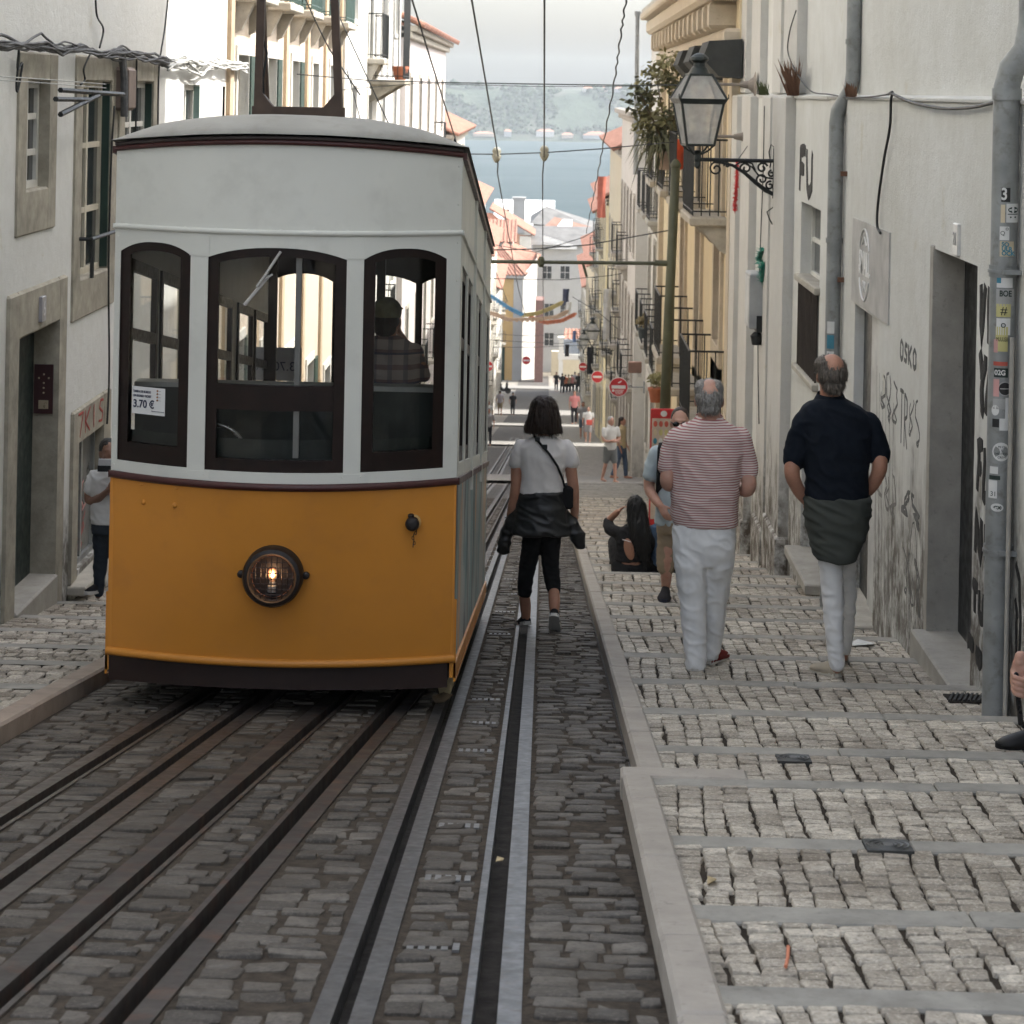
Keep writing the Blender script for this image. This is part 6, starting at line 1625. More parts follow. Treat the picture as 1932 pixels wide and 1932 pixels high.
# ------------------------------------------------------------------ small wall fittings on the right
def cable(name, label, pts, r, m=None, cat='cable', group=None, seg=6, wob=0.0):
    q = MB(); P = [Vector(p) for p in pts]; S = []
    for i in range(len(P) - 1):
        for j in range(6):
            t_ = j / 6; p0, p1, p2, p3 = P[max(i - 1, 0)], P[i], P[i + 1], P[min(i + 2, len(P) - 1)]
            S.append(.5 * ((2 * p1) + (p2 - p0) * t_ + (2 * p0 - 5 * p1 + 4 * p2 - p3) * t_ ** 2 + (3 * p1 - p0 - 3 * p2 + p3) * t_ ** 3))
    S.append(P[-1])
    if wob:
        S = [s + Vector((noise.noise(s * 3), noise.noise(s * 3 + Vector((9, 0, 0))), noise.noise(s * 3 + Vector((0, 9, 0))))) * wob for s in S]
    q.tube(S, r, seg); o = q.build(name, m or IRON, None, True); return tag(o, label, cat, group)
xc = XW - .03
cable('wall_cable', 'black cable sagging along the white wall from the ledge hook to the stickered drain pipe', [on_x(u, v, xc) for u, v in ((1682, 176), (1720, 193), (1775, 204), (1830, 203), (1872, 194), (1896, 188))], .011)
cable('wall_cable', 'loose black cable hanging straight down the white wall to the grey sign', [on_x(u, v, xc) for u, v in ((1676, 178), (1684, 174), (1681, 190), (1679, 240), (1668, 300), (1657, 380), (1655, 425), (1661, 440))], .010)
cable('wall_cable', 'thin cable drooping along the ledge between pilaster and bent drain pipe', [on_x(u, v, xc) for u, v in ((1502, 20), (1490, 60), (1487, 100), (1505, 140), (1530, 172), (1565, 178), (1600, 184), (1640, 183), (1676, 178))], .007)
cable('wall_cable', 'thin dark cable running down the pilaster under the lantern', [on_x(u, v, XW - .1) for u, v in ((1442, 200), (1440, 320), (1434, 480), (1430, 640), (1432, 800))], .006)
p = on_x(1434, 565, XW - .08)
t = thing('meter_box', 'pale grey meter box on the white wall below the green tinsel', 'meter box', p)
MB().bbox(XW - .22, XW + .02, p.y - .28, p.y + .28, p.z - .3, p.z + .3, .015).build('box', mat('box_grey', (.36, .37, .37), .5), t)
MB().box(XW - .225, XW - .219, p.y - .23, p.y + .23, p.z - .25, p.z + .25).build('cover', mat('box_cover', (.42, .43, .43), .5), t)
p = on_x(1436, 608, XW - .08); t = thing('wall_lamp', 'small black spotlight hanging under the meter box', 'lamp', p)
q = MB(); q.box(p.x - .06, p.x + .06, p.y - .12, p.y + .12, p.z - .1, p.z + .08); q.lathe((p.x - .05, p.y - .05, p.z - .24), [(.05, 0), (.07, .1), (.03, .14)], 12); q.build('housing', IRON, t)
def tinsel(label, pts, r, m, n=500):
    q = MB(); rr = random.Random(3); P = [Vector(p) for p in pts]
    for k in range(n):
        i = rr.randrange(len(P) - 1); c = P[i].lerp(P[i + 1], rr.random())
        d = Vector((rr.gauss(0, 1), rr.gauss(0, 1), rr.gauss(0, 1))).normalized() * r * rr.uniform(.5, 1); s = d.orthogonal().normalized() * .006
        q.add([c - s, c + s, c + d], [(0, 1, 2)])
    q.tube(P, r * .25, 6)
    return tag(q.build('tinsel', m), label, 'tinsel')
yt = 25.5
tinsel('bright red tinsel strip hanging beside the lantern bracket', [on_y(u, v, yt) for u, v in ((1391, 305), (1390, 340), (1388, 370), (1386, 398))], .05, mat('red_tinsel', (.5, .015, .02), .35), 700)
q = cable('wall_cable', 'short wire holding the red tinsel out from the wall', [on_x(1420, 262, XW), on_y(1391, 303, yt)], .006)
tinsel('green tinsel bunch on the white wall above the meter box', [on_x(u, v, XW - .1) for u, v in ((1438, 470), (1432, 492), (1440, 500), (1437, 530))], .09, mat('green_tinsel', (.02, .2, .14), .35), 500)
# star-shaped wall anchors for the wires
for i, (u, v, lab) in enumerate(((1412, 160, 'upper rusty wire anchor on the white wall right of the lantern'), (1400, 258, 'lower rusty wire anchor on the white wall right of the lantern'))):
    p = on_x(u, v, XW - .1); t = thing('wire_anchor', lab, 'wire anchor', p); q = MB(); q.lathe(p, [(.16, .08), (.1, .06), (.05, 0), (.03, -.1)], 12, 'X'); q.tube([p, (p.x - .5, p.y, p.z)], .02, 6); q.build('cup', mat('rust_grey', (.22, .19, .16), .8), t)
# dry weeds on the ledge
def weeds(x, y, z, n, h, m, label, spread=.25):
    q = MB(); rr = random.Random(int(y * 10))
    for k in range(n):
        b = Vector((x + rr.uniform(-.03, .03), y + rr.uniform(-spread, spread), z)); d = Vector((rr.uniform(-.5, .3), rr.uniform(-.6, .6), 1)).normalized() * h * rr.uniform(.4, 1); s = Vector((.006, .006, 0))
        q.add([b - s, b + s, b + d * .6 + Vector((rr.uniform(-.02, .02),) * 3), b + d], [(0, 1, 2), (0, 2, 3)])
    return tag(q.build('weed', m), label, 'plant')
DRY = mat('dry_weed', (.16, .085, .05), .9); GRN = mat('green_weed', (.07, .085, .03), .9)
weeds(XW - .03, yz(1502, 184)[0], z_led, 130, .42, DRY, 'brown dried weed growing on the ledge between two pilasters', .3)
weeds(XW - .03, yz(1446, 184)[0], z_led, 40, .2, GRN, 'small yellowish weed on the ledge near the wire anchors', .4)
weeds(XW - .03, yz(1613, 186)[0], z_led, 40, .14, DRY, 'tiny dried weed on the ledge beside the bent drain pipe', .12)

# ------------------------------------------------------------------ left wall fittings
rr = random.Random(8)
def bundle(label, pts, n, m, spread=.05, r=.013):
    q = MB()
    for k in range(n):
        off = [Vector((rr.uniform(0, .05), 0, rr.gauss(0, spread))) for _ in pts]
        P = [Vector(p) + o for p, o in zip(pts, off)]; S = []
        for i in range(len(P) - 1):
            for j in range(8):
                t_ = j / 8; c = P[i].lerp(P[i + 1], t_); c.z += .03 * noise.noise(c * 1.7 + Vector((k * .6, 0, 0))) + .016 * noise.noise(c * 4 + Vector((k, 0, 0))); S.append(c)
        S.append(P[-1]); q.tube(S, r * rr.uniform(.5, 1.2), 5)
    return tag(q.build('cable_bundle', m, None, True), label, 'cables')
xl = XL + .07
CABG = mat('cable_grey', (.10, .10, .10), .7, .4, 15); CABW = mat('cable_pale', (.45, .45, .43), .7, .2, 15)
bundle('tangled black cable bundle running along the shaded left wall above the windows', [on_x(u, v, xl) for u, v in ((-40, 82), (0, 86), (45, 84), (75, 88), (110, 94), (150, 92), (190, 102), (225, 100), (262, 106), (310, 120))], 11, CABG, .026)
bundle('pale sunlit cable bundle running along the left wall beyond the shadow edge', [on_x(u, v, xl) for u, v in ((310, 120), (345, 114), (372, 126), (400, 118), (430, 124), (462, 128))], 10, CABW, .04)  # same bundle carried on, sunlight put into a paler cable colour
for lab, pts in (('thin twisted cable rising from the left bundle to the top of the photo', ((180, -10), (183, 30), (195, 55), (188, 90))), ('thin cable down the left wall just before the shadow edge', ((318, -10), (310, 60), (300, 130), (298, 240))),
                 ('black cable loop hanging at the far left window', ((36, 92), (33, 130), (42, 120), (34, 170), (31, 160), (36, 100))), ('short cable loop hanging between the tall windows', ((170, 102), (158, 130), (160, 150), (152, 160))),
                 ('thin cable falling from the left wall down beside the tram', ((216, 200), (210, 300), (205, 500), (206, 700), (202, 800))), ('cable down the left wall left of the third window', ((258, 102), (257, 180), (256, 260)))):
    cable('wall_cable', lab, [on_x(u, v, XL + .05) for u, v in pts], .009)
p = on_x(238, 168, XL + .08); t = thing('junction_box', 'weathered brown junction box with black cables on the left wall', 'junction box', p)
q = MB(); q.bbox(XL - .02, XL + .14, p.y - .17, p.y + .17, p.z - .2, p.z + .2, .03); q.build('box', mat('brown_box', (.2, .15, .12), .7), t)
q = MB(); q.tube([(XL + .08, p.y - .25, p.z + .36), (XL + .1, p.y - .2, p.z + .1), (XL + .1, p.y - .16, p.z - .25)], .035, 8); q.build('cable_sleeve', CABG, t)
zb_ = p.z; yb0 = yz(120, 172, XL + .3)[0]; t = thing('wall_bracket', 'black iron bar bracket on the left wall beside the junction box', 'bracket', p)
q = MB(); a = [on_x(u, v, XL + .22) for u, v in ((114, 170), (232, 178), (105, 187), (165, 188), (114, 216), (185, 180))]
for i in (0, 2, 4): q.tube([a[i], a[i + 1]], .022, 6)
q.tube([a[1], (XL, a[1].y, a[1].z)], .02, 6); q.build('bars', IRON, t)
for i, v in enumerate((145, 152)):
    cable('thin_wire', ('upper thin wire crossing from the left edge to the iron bracket', 'lower thin wire crossing from the left edge to the iron bracket')[i], [on_x(-60, v - 4, XL + .5), on_x(60, v + 3, XL + .35), on_x(200, v + 14, XL + .25)], .004, CABW)

# ------------------------------------------------------------------ tram mast, overhead wires
yp_ = 33.5
b, tp = on_y(1247, 905, yp_), on_y(1275, 315, yp_)
t = thing('tram_mast', 'tall green steel mast standing on the right pavement', 'mast', (b.x, yp_, side_z(yp_)))
MASTG = mat('mast_green', (.075, .082, .05), .55, .2, 4, 0, .4, .1, 40)
q = MB(); q.tube([(b.x, yp_, side_z(yp_) - .2), (lerp(b.x, tp.x, .5), yp_, lerp(b.z, tp.z, .5)), (tp.x, yp_, tp.z)], [.085, .075, .068], 18); q.build('pole', MASTG, t, True)
q = MB(); q.lathe((tp.x, yp_, tp.z), [(.08, 0), (.08, .04), (.05, .09), (.02, .12)], 14); q.build('cap', MASTG, t)
a, c = on_y(800, 492, yp_), on_y(1252, 497, yp_)
q = MB(); q.tube([a, c], .028, 8); m_ = on_y(1021, 494, yp_); q.lathe((m_.x, yp_, m_.z - .08), [(.03, 0), (.05, .04), (.05, .12), (.03, .16)], 10)
q.tube([on_y(1100, 497, yp_), on_y(1103, 508, yp_), on_y(1107, 522, yp_)], .02, 6); q.tube([on_y(1235, 496, yp_), (tp.x - .03, yp_, c.z)], .045, 8); q.build('crossarm', MASTG, t)
WIRE = mat('wire_dark', (.05, .055, .055), .6)
def owire(label, pts, r=.010, m=WIRE, tw=False):
    q = MB(); S = []
    P = [Vector(p) for p in pts]
    for i in range(len(P) - 1):
        n = 22 if tw else 6
        for j in range(n): S.append(P[i].lerp(P[i + 1], j / n))
    S.append(P[-1])
    if tw: S = [s + Vector((.008 * math.sin(i * 1.1 + .8 * math.sin(i * .37)), 0, 0)) for i, s in enumerate(S)]
    q.tube(S, r, 6); return tag(q.build('overhead_wire', m, None, True), label, 'wire')
def along(x, y0, y1, h): return [(x, y0, gz(y0) + h), (x, (y0 + y1) / 2, gz((y0 + y1) / 2) + h - .03), (x, y1, gz(y1) + h)]
H_ = 5.55
owire('overhead contact wire left of the sky, ending behind the tram roof corner', [(-1.33, -4, gz(-4) + H_)] + along(-1.33, 8, 33, H_) + along(-1.3, 34, 75, H_ - .1))
owire('overhead contact wire with an insulator, left one of the two above the right track', [(-.75, -4, gz(-4) + H_)] + along(-.76, 8, 33.5, H_) + along(-.78, 34, 90, H_ - .2))
owire('overhead contact wire with an insulator, right one of the two above the right track', [(-.06, -4, gz(-4) + H_)] + along(-.07, 8, 33.5, H_) + along(-.09, 34, 90, H_ - .2))
owire('twisted black cable slanting down the right side of the sky', [on_y(u, v, y) for u, v, y in ((1184, -20, 20.5), (1172, 60, 22), (1160, 150, 25.5), (1135, 290, 34), (1118, 380, 45), (1106, 440, 58))], .009, tw=True)
sp = [on_y(u, v, yp_) for u, v in ((840, 290), (937, 291), (1027, 288), (1130, 281), (1272, 268))]
owire('span wire with two pale insulators crossing above the river view', sp, .010)
for i, (u, v) in enumerate(((937, 291), (1027, 288))):
    p = on_y(u, v, yp_); t = thing('wire_insulator', ('left', 'right')[i] + ' pale insulator clamp on the span wire above the river', 'insulator', p)
    MB().lathe(p, [(.02, -.13), (.05, -.09), (.075, -.02), (.05, .0), (.07, .04), (.05, .09), (.02, .11)], 12).build('clamp', mat('insulator_pale', (.34, .33, .26), .5), t, True)
owire('upper span wire crossing the skyline from the left balconies to the right wall', [on_y(u, v, 27) for u, v in ((560, 140), (700, 152), (850, 156), (1040, 159), (1200, 161), (1300, 160), (1405, 160))], .008)
owire('second skyline span wire just below the upper one', [on_y(u, v, 29) for u, v in ((640, 170), (790, 157), (1000, 163), (1200, 163))], .005)
owire('guy wire slanting down left of the collector frame right post', [on_y(u, v, 22) for u, v in ((560, -30), (577, 0), (600, 50), (621, 92), (680, 180))], .007)
owire('guy wire slanting from the collector frame down to the tram roof', [on_y(u, v, 24) for u, v in ((625, 0), (645, 42), (690, 140), (740, 248))], .007)
owire('short guy wire below the high left balcony', [on_y(u, v, 26) for u, v in ((654, 130), (668, 180), (686, 250))], .006)
for i, (pts, y) in enumerate(((((905, 472), (1000, 470), (1110, 462), (1260, 435)), 40), (((935, 462), (1010, 476), (1100, 448), (1130, 430)), 62), (((905, 525), (1060, 528), (1150, 520), (1235, 505)), 70), (((905, 640), (985, 645), (1060, 648), (1120, 640)), 90), (((930, 630), (1000, 634), (1110, 628)), 110), (((930, 655), (1010, 655), (1130, 650)), 95), (((1080, 560), (1130, 590), (1165, 620)), 75))):
    owire(('wire across the street just above the green crossarm', 'wire drooping in front of the brown roofs', 'wire across the street just below the green crossarm', 'dark wire over the far end of the street, lowest of three', 'dark wire over the far end of the street, highest of three', 'dark wire over the far end of the street, middle of three', 'short wire on the right-hand row above the distant lantern')[i], [on_y(u, v, y) for u, v in pts], .012)
def garland(label, pts, y, m, n=36):
    q = MB(); P = [on_y(u, v, y) for u, v in pts]; k = 0
    S = []
    for i in range(len(P) - 1):
        for j in range(10): S.append(P[i].lerp(P[i + 1], j / 10))
    S.append(P[-1]); q.tube(S, .02, 5)
    for i, s in enumerate(S):
        d = .2 if i % 2 else .14
        q.add([s + Vector((-.1, 0, 0)), s + Vector((.1, 0, 0)), s + Vector((.07, .03, -d)), s + Vector((-.07, -.03, -d))], [(0, 1, 2, 3)])
    return tag(q.build('paper_garland', m), label, 'garland')
garland('blue paper garland hung across the far street', ((905, 545), (930, 558), (960, 578), (985, 590)), 110, mat('paper_blue', (.12, .3, .5), .8)); garland('cream and pink paper garland hung across the far street', ((905, 582), (935, 590), (960, 600), (1010, 600), (1050, 595), (1070, 585)), 112, mat('paper_peach', (.55, .4, .3), .8))
garland('yellowish paper garland hung across the far street', ((985, 592), (1015, 588), (1040, 578), (1060, 568)), 116, mat('paper_yellow', (.5, .42, .2), .8)); garland('orange paper garland on the far street above the arch', ((1000, 595), (1030, 606), (1060, 602), (1085, 590)), 118, mat('paper_orange', (.55, .2, .12), .8))

# ------------------------------------------------------------------ signs
SIGNR = mat('sign_red', (.50, .03, .035), .4, .08, 6); SIGNW = mat('sign_face_white', (.68, .67, .65), .4, .05, 6)
def noentry(label, u, v, y, r, xw, extra=False, face=0.0):
    c = on_y(u, v, y); t = thing('no_entry_sign', label, 'road sign', c, None)
    MB().lathe(c, [(r, -.0), (r, .012)], 36, 'Y').build('rim', SIGNW, t)
    d = MB().lathe((c.x, c.y - .013, c.z), [(r * .93, 0), (r * .93, .004)], 36, 'Y').build('disc', SIGNR, t)
    MB().box(c.x - r * .72, c.x + r * .72, c.y - .022, c.y - .017, c.z - r * .17, c.z + r * .17).build('bar', SIGNW, t)
    if extra:
        for k in range(4): MB().box(c.x - r * (.38 - .02 * k), c.x + r * (.55 - .06 * k), c.y - .022, c.y - .0175, c.z - r * (.3 + .13 * k) - r * .05, c.z - r * (.3 + .13 * k)).build('small_text_line', SIGNW, d)
        MB().lathe((c.x - r * .55, c.y - .0175, c.z - r * .38), [(r * .13, 0), (r * .13, .004)], 16, 'Y').build('pictogram', SIGNW, d)
        q = MB(); q.tube([(c.x - r * .05, c.y - .02, c.z + r * .42), (c.x + r * .12, c.y - .02, c.z + r * .5), (c.x + r * .3, c.y - .02, c.z + r * .62)], r * .06, 6); q.build('pictogram', SIGNW, d)
    q = MB(); q.tube([(c.x, c.y + .02, c.z), (xw, c.y + .05, c.z)], .02, 6); q.box(xw - .02, xw + .02, c.y - .05, c.y + .15, c.z - .15, c.z + .15); q.build('bracket', ZINC, t)
noentry('largest red no-entry sign with small white text lines, on the right-hand row', 1167, 730, 58.6, .255, XW + .2, True)
noentry('red no-entry sign second nearest on the right-hand row', 1127, 711, 101, .275, XW + .3)
noentry('red no-entry sign farthest of the three on the right-hand row', 1100, 692, 150, .30, XW + .5)
noentry('red no-entry sign on the left side of the far street', 921, 691, 140, .33, XL)
noentry('tiny no-entry sign on the sunlit white side of the corner house', 993, 680, 224, .42, on_y(1000, 680, 224).x)
p = on_y(1218, 694, 58); t = thing('shop_board', 'brown wooden board projecting from the wall above the no-entry signs', 'sign board', p)
MB().bbox(p.x - .45, XW + .1, p.y - .05, p.y + .05, p.z - .14, p.z + .16, .02).build('board', mat('board_brown', (.22, .13, .1), .7), t); MB().box(p.x - .2, XW + .1, p.y - .06, p.y + .06, p.z - .24, p.z - .145).build('shelf', mat('pale_shelf', (.5, .48, .44), .7), t)
# red menu board behind the passer-by
yb_ = 32.6; a, c = on_y(1228, 771, yb_), on_y(1275, 900, yb_)
t = thing('menu_board', 'red pavement menu board with rows of pictures, behind the man in sunglasses', 'menu board', ((a.x + c.x) / 2, yb_, side_z(yb_)))
q = MB(); q.bbox(a.x, c.x, yb_, yb_ + .06, side_z(yb_) + .0, a.z, .015); q.build('frame', mat('board_red', (.48, .03, .03), .45), t)
q = MB(); q.box(a.x + .02, c.x - .02, yb_ - .004, yb_, side_z(yb_) + .1, a.z - .14); pn = q.build('panel', mat('panel_cream', (.5, .42, .34), .5), t)
rs = random.Random(2)
for i in range(6):
    for j in range(4):
        w = (c.x - a.x - .06) / 4; x = a.x + .03 + j * w; z = a.z - .2 - i * .125
        q = MB(); q.ell((x + w / 2, yb_ - .007, z - .02), (w * .36, .004, .045), seg=10, rings=6); q.build('picture', [ST['r'], ST['c'], ST['t'], mat('choc', (.1, .045, .025), .6), ST['w'], ST['y']][rs.randrange(6)], pn)
q = MB(); q.ell(((a.x + c.x) / 2, yb_ - .004, a.z - .07), (.05, .004, .045), seg=12, rings=6); q.build('emblem', ST['w'], t)

# ------------------------------------------------------------------ plants
def leafmat(name, c): return mat(name, c, .6, .4, 3, 0, .35, 0)
LF = leafmat('leaf_olive', (.21, .20, .095)); LF2 = leafmat('leaf_dark', (.11, .115, .06))
def leafy(parent, name, c, r, n, m, size, strap=0.0, seed=1):
    q = MB(); rr = random.Random(seed)
    for k in range(n):
        d = Vector((rr.gauss(0, 1), rr.gauss(0, 1), rr.gauss(0, 1))).normalized() * rr.random() ** .45
        p = Vector((c[0] + d.x * r[0], c[1] + d.y * r[1], c[2] + d.z * r[2]))
        if noise.noise(p * 3.0) < -.18: continue
        a = Vector((rr.gauss(0, 1), rr.gauss(0, 1), rr.gauss(0, .6) - .25)).normalized(); s = a.orthogonal().normalized(); L = size * rr.uniform(.6, 1.3)
        if strap:
            q.add([p, p + a * L * .5 + s * .02 + Vector((0, 0, .06)), p + a * L + Vector((0, 0, -strap * L)), p + a * L * .5 - s * .02 + Vector((0, 0, .06))], [(0, 1, 2, 3)])
        else: q.add([p, p + a * L * .5 + s * L * .28, p + a * L, p + a * L * .5 - s * L * .28], [(0, 1, 2, 3)])
    return q.build(name, m, parent)
yq = 36.5
c = on_y(1245, 215, yq); t = thing('balcony_plant', 'large leafy green plant hanging over an upper balcony behind the lantern', 'plant', (c.x, yq, on_y(1262, 318, yq).z))
zp = on_y(1262, 318, yq).z; px0 = on_y(1262, 318, yq).x
q = MB(); q.lathe((px0, yq, zp - .02), [(.16, 0), (.2, .25), (.21, .25), (.21, .3), (.17, .3)], 14); q.build('pot', mat('old_pot', (.3, .22, .16), .85), t, True, 40)
q = MB(); rr2 = random.Random(4)
TIPS = [(1208, 178), (1238, 145), (1262, 125), (1284, 160), (1225, 212), (1262, 235), (1280, 205), (1215, 235)]
for (u, v) in TIPS: e = on_y(u, v, yq + rr2.uniform(-.3, .3)); q.tube([(px0, yq, zp + .2), (lerp(px0, e.x, .35), yq, lerp(zp, e.z, .5)), e], [.022, .016, .007], 6)
q.build('stem', mat('stem_brown', (.1, .075, .045), .8), t)
for i, (u, v) in enumerate(TIPS): e = on_y(u, v, yq); leafy(t, 'foliage', e, (.3, .32, .3), 120, LF if i % 3 else LF2, .13, 0, i)
leafy(t, 'strap_leaves', (px0 - .15, yq, zp + .55), (.22, .25, .3), 190, LF2, .45, .75, 21)
p = on_y(1283, 293, 35.5); q = MB(); q.add([(p.x - .05, 35.5, p.z + .26), (p.x + .08, 35.5, p.z + .24), (p.x + .07, 35.56, p.z - .2), (p.x - .02, 35.52, p.z - .26), (p.x - .1, 35.48, p.z - .05)], [(0, 1, 2, 3, 4)]); q.add([(a_[0], a_[1] + .02, a_[2]) for a_ in q.v], [(0, 1, 2, 3, 4)])
tag(q.build('orange_cloth', mat('orange_cloth', (.6, .09, .03), .8)), 'orange-red cloth hanging under the balcony plant beside the lantern', 'cloth')
for i, (u, v, y, r, lab) in enumerate(((1237, 745, 46.0, .15, 'terracotta pot on the lower balcony beside the green mast'), (1213, 628, 52, .12, 'small dark pot with a dry plant on the white house wall'))):
    p = on_y(u, v, y); t = thing('flower_pot', lab, 'flower pot', p); MB().lathe((p.x, y, p.z - r), [(r * .7, 0), (r, r * 1.6), (r * 1.1, r * 1.6), (r * 1.1, r * 2), (r * .8, r * 2)], 14).build('pot', mat('terracotta', (.36, .12, .06), .8) if i == 0 else mat('darkpot', (.06, .07, .07), .7), t, True, 40)
    leafy(t, 'foliage', (p.x, y, p.z + r * 2.2), (r * 1.2, r * 1.2, r * 1.1), 160, LF if i == 0 else mat('dryleaf', (.22, .17, .08), .8), .09, 0, 40 + i)
# washing on the right-hand row
def garment(label, u0, v0, u1, v1, y, m):
    a, b = on_y(u0, v0, y), on_y(u1, v1, y); q = MB(); n = 6; V = []
    for off in (0, .03):
        for k in range(n + 1):
            for j in range(5):
                s, w = k / n, j / 4; V.append((a.x + (b.x - a.x) * w * (1 - .1 * math.sin(3 * s)), y + off + .08 * math.sin(j * 1.9 + s * 2), a.z + (b.z - a.z) * s - (.05 * (j % 2) if k == n else 0)))
    q.v = V; h = 5 * (n + 1)
    for o in (0, h):
        for k in range(n):
            for j in range(4): q.f.append((o + k * 5 + j, o + k * 5 + j + 1, o + k * 5 + j + 6, o + k * 5 + j + 5))
    return tag(q.build('washing', m, None, True), label, 'laundry')
garment('dark blue washing hung on the right-hand row above the arch', 1032 + 30, 545, 1074, 575, 150, mat('cloth_navy', (.04, .045, .08), .9)); garment('white washing hung below the dark blue one', 1068, 570, 1078, 600, 148, mat('cloth_white', (.6, .6, .58), .9)); garment('black clothes hung out over the far signs', 1066, 650, 1074, 672, 145, mat('cloth_black', (.02, .02, .025), .9))
garment('long white sheet hung from the right-hand row beside the distant lantern', 1139, 545, 1152, 640, 84, mat('cloth_white', (.6, .6, .58), .9)); garment('dark clothes hung at the second no-entry sign', 1108, 655, 1120, 705, 116, mat('cloth_black', (.02, .02, .025), .9))
garment('red towel hung on the right-hand row below the red eave', 1128, 333, 1143, 410, 101, mat('cloth_red', (.42, .13, .09), .9)); garment('blue washing low over the far street', 1081, 624, 1087, 645, 130, mat('cloth_blue', (.12, .2, .4), .9))

# ------------------------------------------------------------------ things on the pavement
MAN = mat('cover_iron', (.05, .05, .047), .6, .3, 20, .3, .4, .2, 60)
for i, (u, v, lab, hw_) in enumerate(((1497, 1437, 'small square iron cover in the pavement, farther one beside the step nosing', .072), (1675, 1603, 'square iron cover in the pavement, nearer one with concentric rings', .078))):
    p = on_side(u, v); t = thing('access_cover', lab, 'manhole cover', p); zf = lambda y: side_z(y) + .015
    q = MB(); q.slopebox(p.x - hw_, p.x + hw_, p.y - hw_ * .9, p.y + hw_ * .9, zf, .05, 1); q.build('plate', MAN, t)
    q = MB()
    for r_ in (.9, .62, .36): q.tube([(p.x + hw_ * r_ * math.cos(a), p.y + hw_ * .85 * r_ * math.sin(a), zf(p.y + hw_ * .85 * r_ * math.sin(a)) - .001) for a in np.linspace(0, 6.283, 25)[:-1]], .006, 5, closed=True)
    q.slopebox(p.x - .016, p.x + .016, p.y - .024, p.y + .024, lambda y: zf(y) + .004, .01); q.build('ring_pattern', mat('cover_worn', (.10, .10, .095), .5, .2, 20, .4), t)
p = on_side(1838, 1322); t = thing('drain_grate', 'dark iron drain grate at the foot of the stickered pipe', 'grate', p)
q = MB(); zf = lambda y: side_z(y) + .019
q.slopebox(p.x - .15, p.x + .15, p.y - .1, p.y + .1, lambda y: zf(y) - .006, .05); q.build('frame', PIT, t)
q = MB()
for k in range(10): x = p.x - .13 + k * .026; q.add([(x + dx + dy * .3, p.y + dy, zf(p.y + dy) + dz) for dx in (0, .013) for dy in (-.09, .09) for dz in (-.01, .004)], [(1, 3, 7, 5), (0, 1, 5, 4), (2, 6, 7, 3), (0, 2, 3, 1), (4, 5, 7, 6)])
q.build('bars', MAN, t)
def litter(name, label, u, v, pts, m, road=False):
    p = on_road(u, v) if road else on_side(u, v); zf = (lambda y: gz(y) + .016) if road else (lambda y: side_z(y) + .014)
    q = MB(); n = len(pts); V = [(p.x + a, p.y + b, zf(p.y + b) + c) for (a, b, c) in pts]; q.add(V, [tuple(range(n))]); q.add([(x, y, z - .003) for x, y, z in V], [tuple(range(n))])
    return tag(q.build(name, m), label, 'litter')
PAPW = mat('paper_litter', (.6, .6, .57), .8, .1, 20)
tag(MB().tube([Vector(on_side(u, v)) + Vector((0, 0, .02)) for u, v in ((1482, 1838), (1486, 1820), (1487, 1800))], .005, 6).build('straw', mat('orange_straw', (.6, .2, .1), .6)), 'orange drinking straw lying on the near cobbles', 'straw')
litter('paper_scrap', 'crumpled white paper on the pavement by the second door', 1627, 1220, [(-.07, -.05, 0), (.06, -.06, .015), (.09, .05, 0), (-.02, .08, .02), (-.08, .03, .005)], PAPW)
LEAFY = mat('dead_leaf', (.38, .30, .17), .8, .25, 30)
litter('dead_leaf', 'upright pale yellow leaf on the road under the tram corner', 842, 1322, [(-.03, 0, 0), (.02, -.02, .02), (.05, .02, .11), (.01, .03, .13), (-.05, .02, .06)], LEAFY, True)
litter('dead_leaf', 'dark curled leaf by the rail under the tram corner', 832, 1332, [(-.03, 0, 0), (.02, -.03, .01), (.06, .02, .04), (.01, .05, .05), (-.05, .03, .03)], mat('dark_leaf', (.14, .1, .06), .8, .25, 30), True)
litter('dead_leaf', 'curled leaf lying beside the shiny rail', 942, 1632, [(-.012, -.03, .0), (.012, -.03, .004), (.015, .03, 0), (-.008, .04, .004)], LEAFY, True)
litter('litter_scrap', 'pale scrap lying beside the kerb on the dark setts', 1262, 1666 + 200, [(-.02, -.02, 0), (.02, -.02, .01), (.02, .02, 0), (-.01, .03, .01)], PAPW, True)
litter('dead_leaf', 'brown leaf fragment on the near pavement below the square cover', 1342, 1672, [(-.015, -.03, .0), (.015, -.02, .015), (.02, .03, 0), (-.01, .03, .01)], LEAFY)
# ------------------------------------------------------------------ people
SKIN = mat('skin_tan', (.40, .205, .135), .5, .12, 14, 0, .35, .12, 120, .002, sss=.08, dirt=((.36, .14, .1), .35))
SKIN2 = mat('skin_fair', (.47, .27, .20), .5, .12, 14, 0, .35, .12, 120, .002, sss=.08, dirt=((.44, .17, .13), .45))
SKIN3 = mat('skin_brown', (.20, .105, .07), .5, .12, 14, 0, .35, .12, 120, .002, sss=.05)
def hairmat(name, c, c2):
    if name in MATS: return MATS[name]
    m, nt, b = newmat(name)
    st = mapped(nt, (1, 1, .12))
    nt.links.new(mixc(nt, ramp(nt, noisen(nt, st, 190, 4, .6), (.35, .65)), c, c2), b.inputs['Base Color']); b.inputs['Roughness'].default_value = .5; b.inputs['Specular IOR Level'].default_value = .35
    bump(nt, b, noisen(nt, st, 220, 3), .5, .004); MATS[name] = m; return m
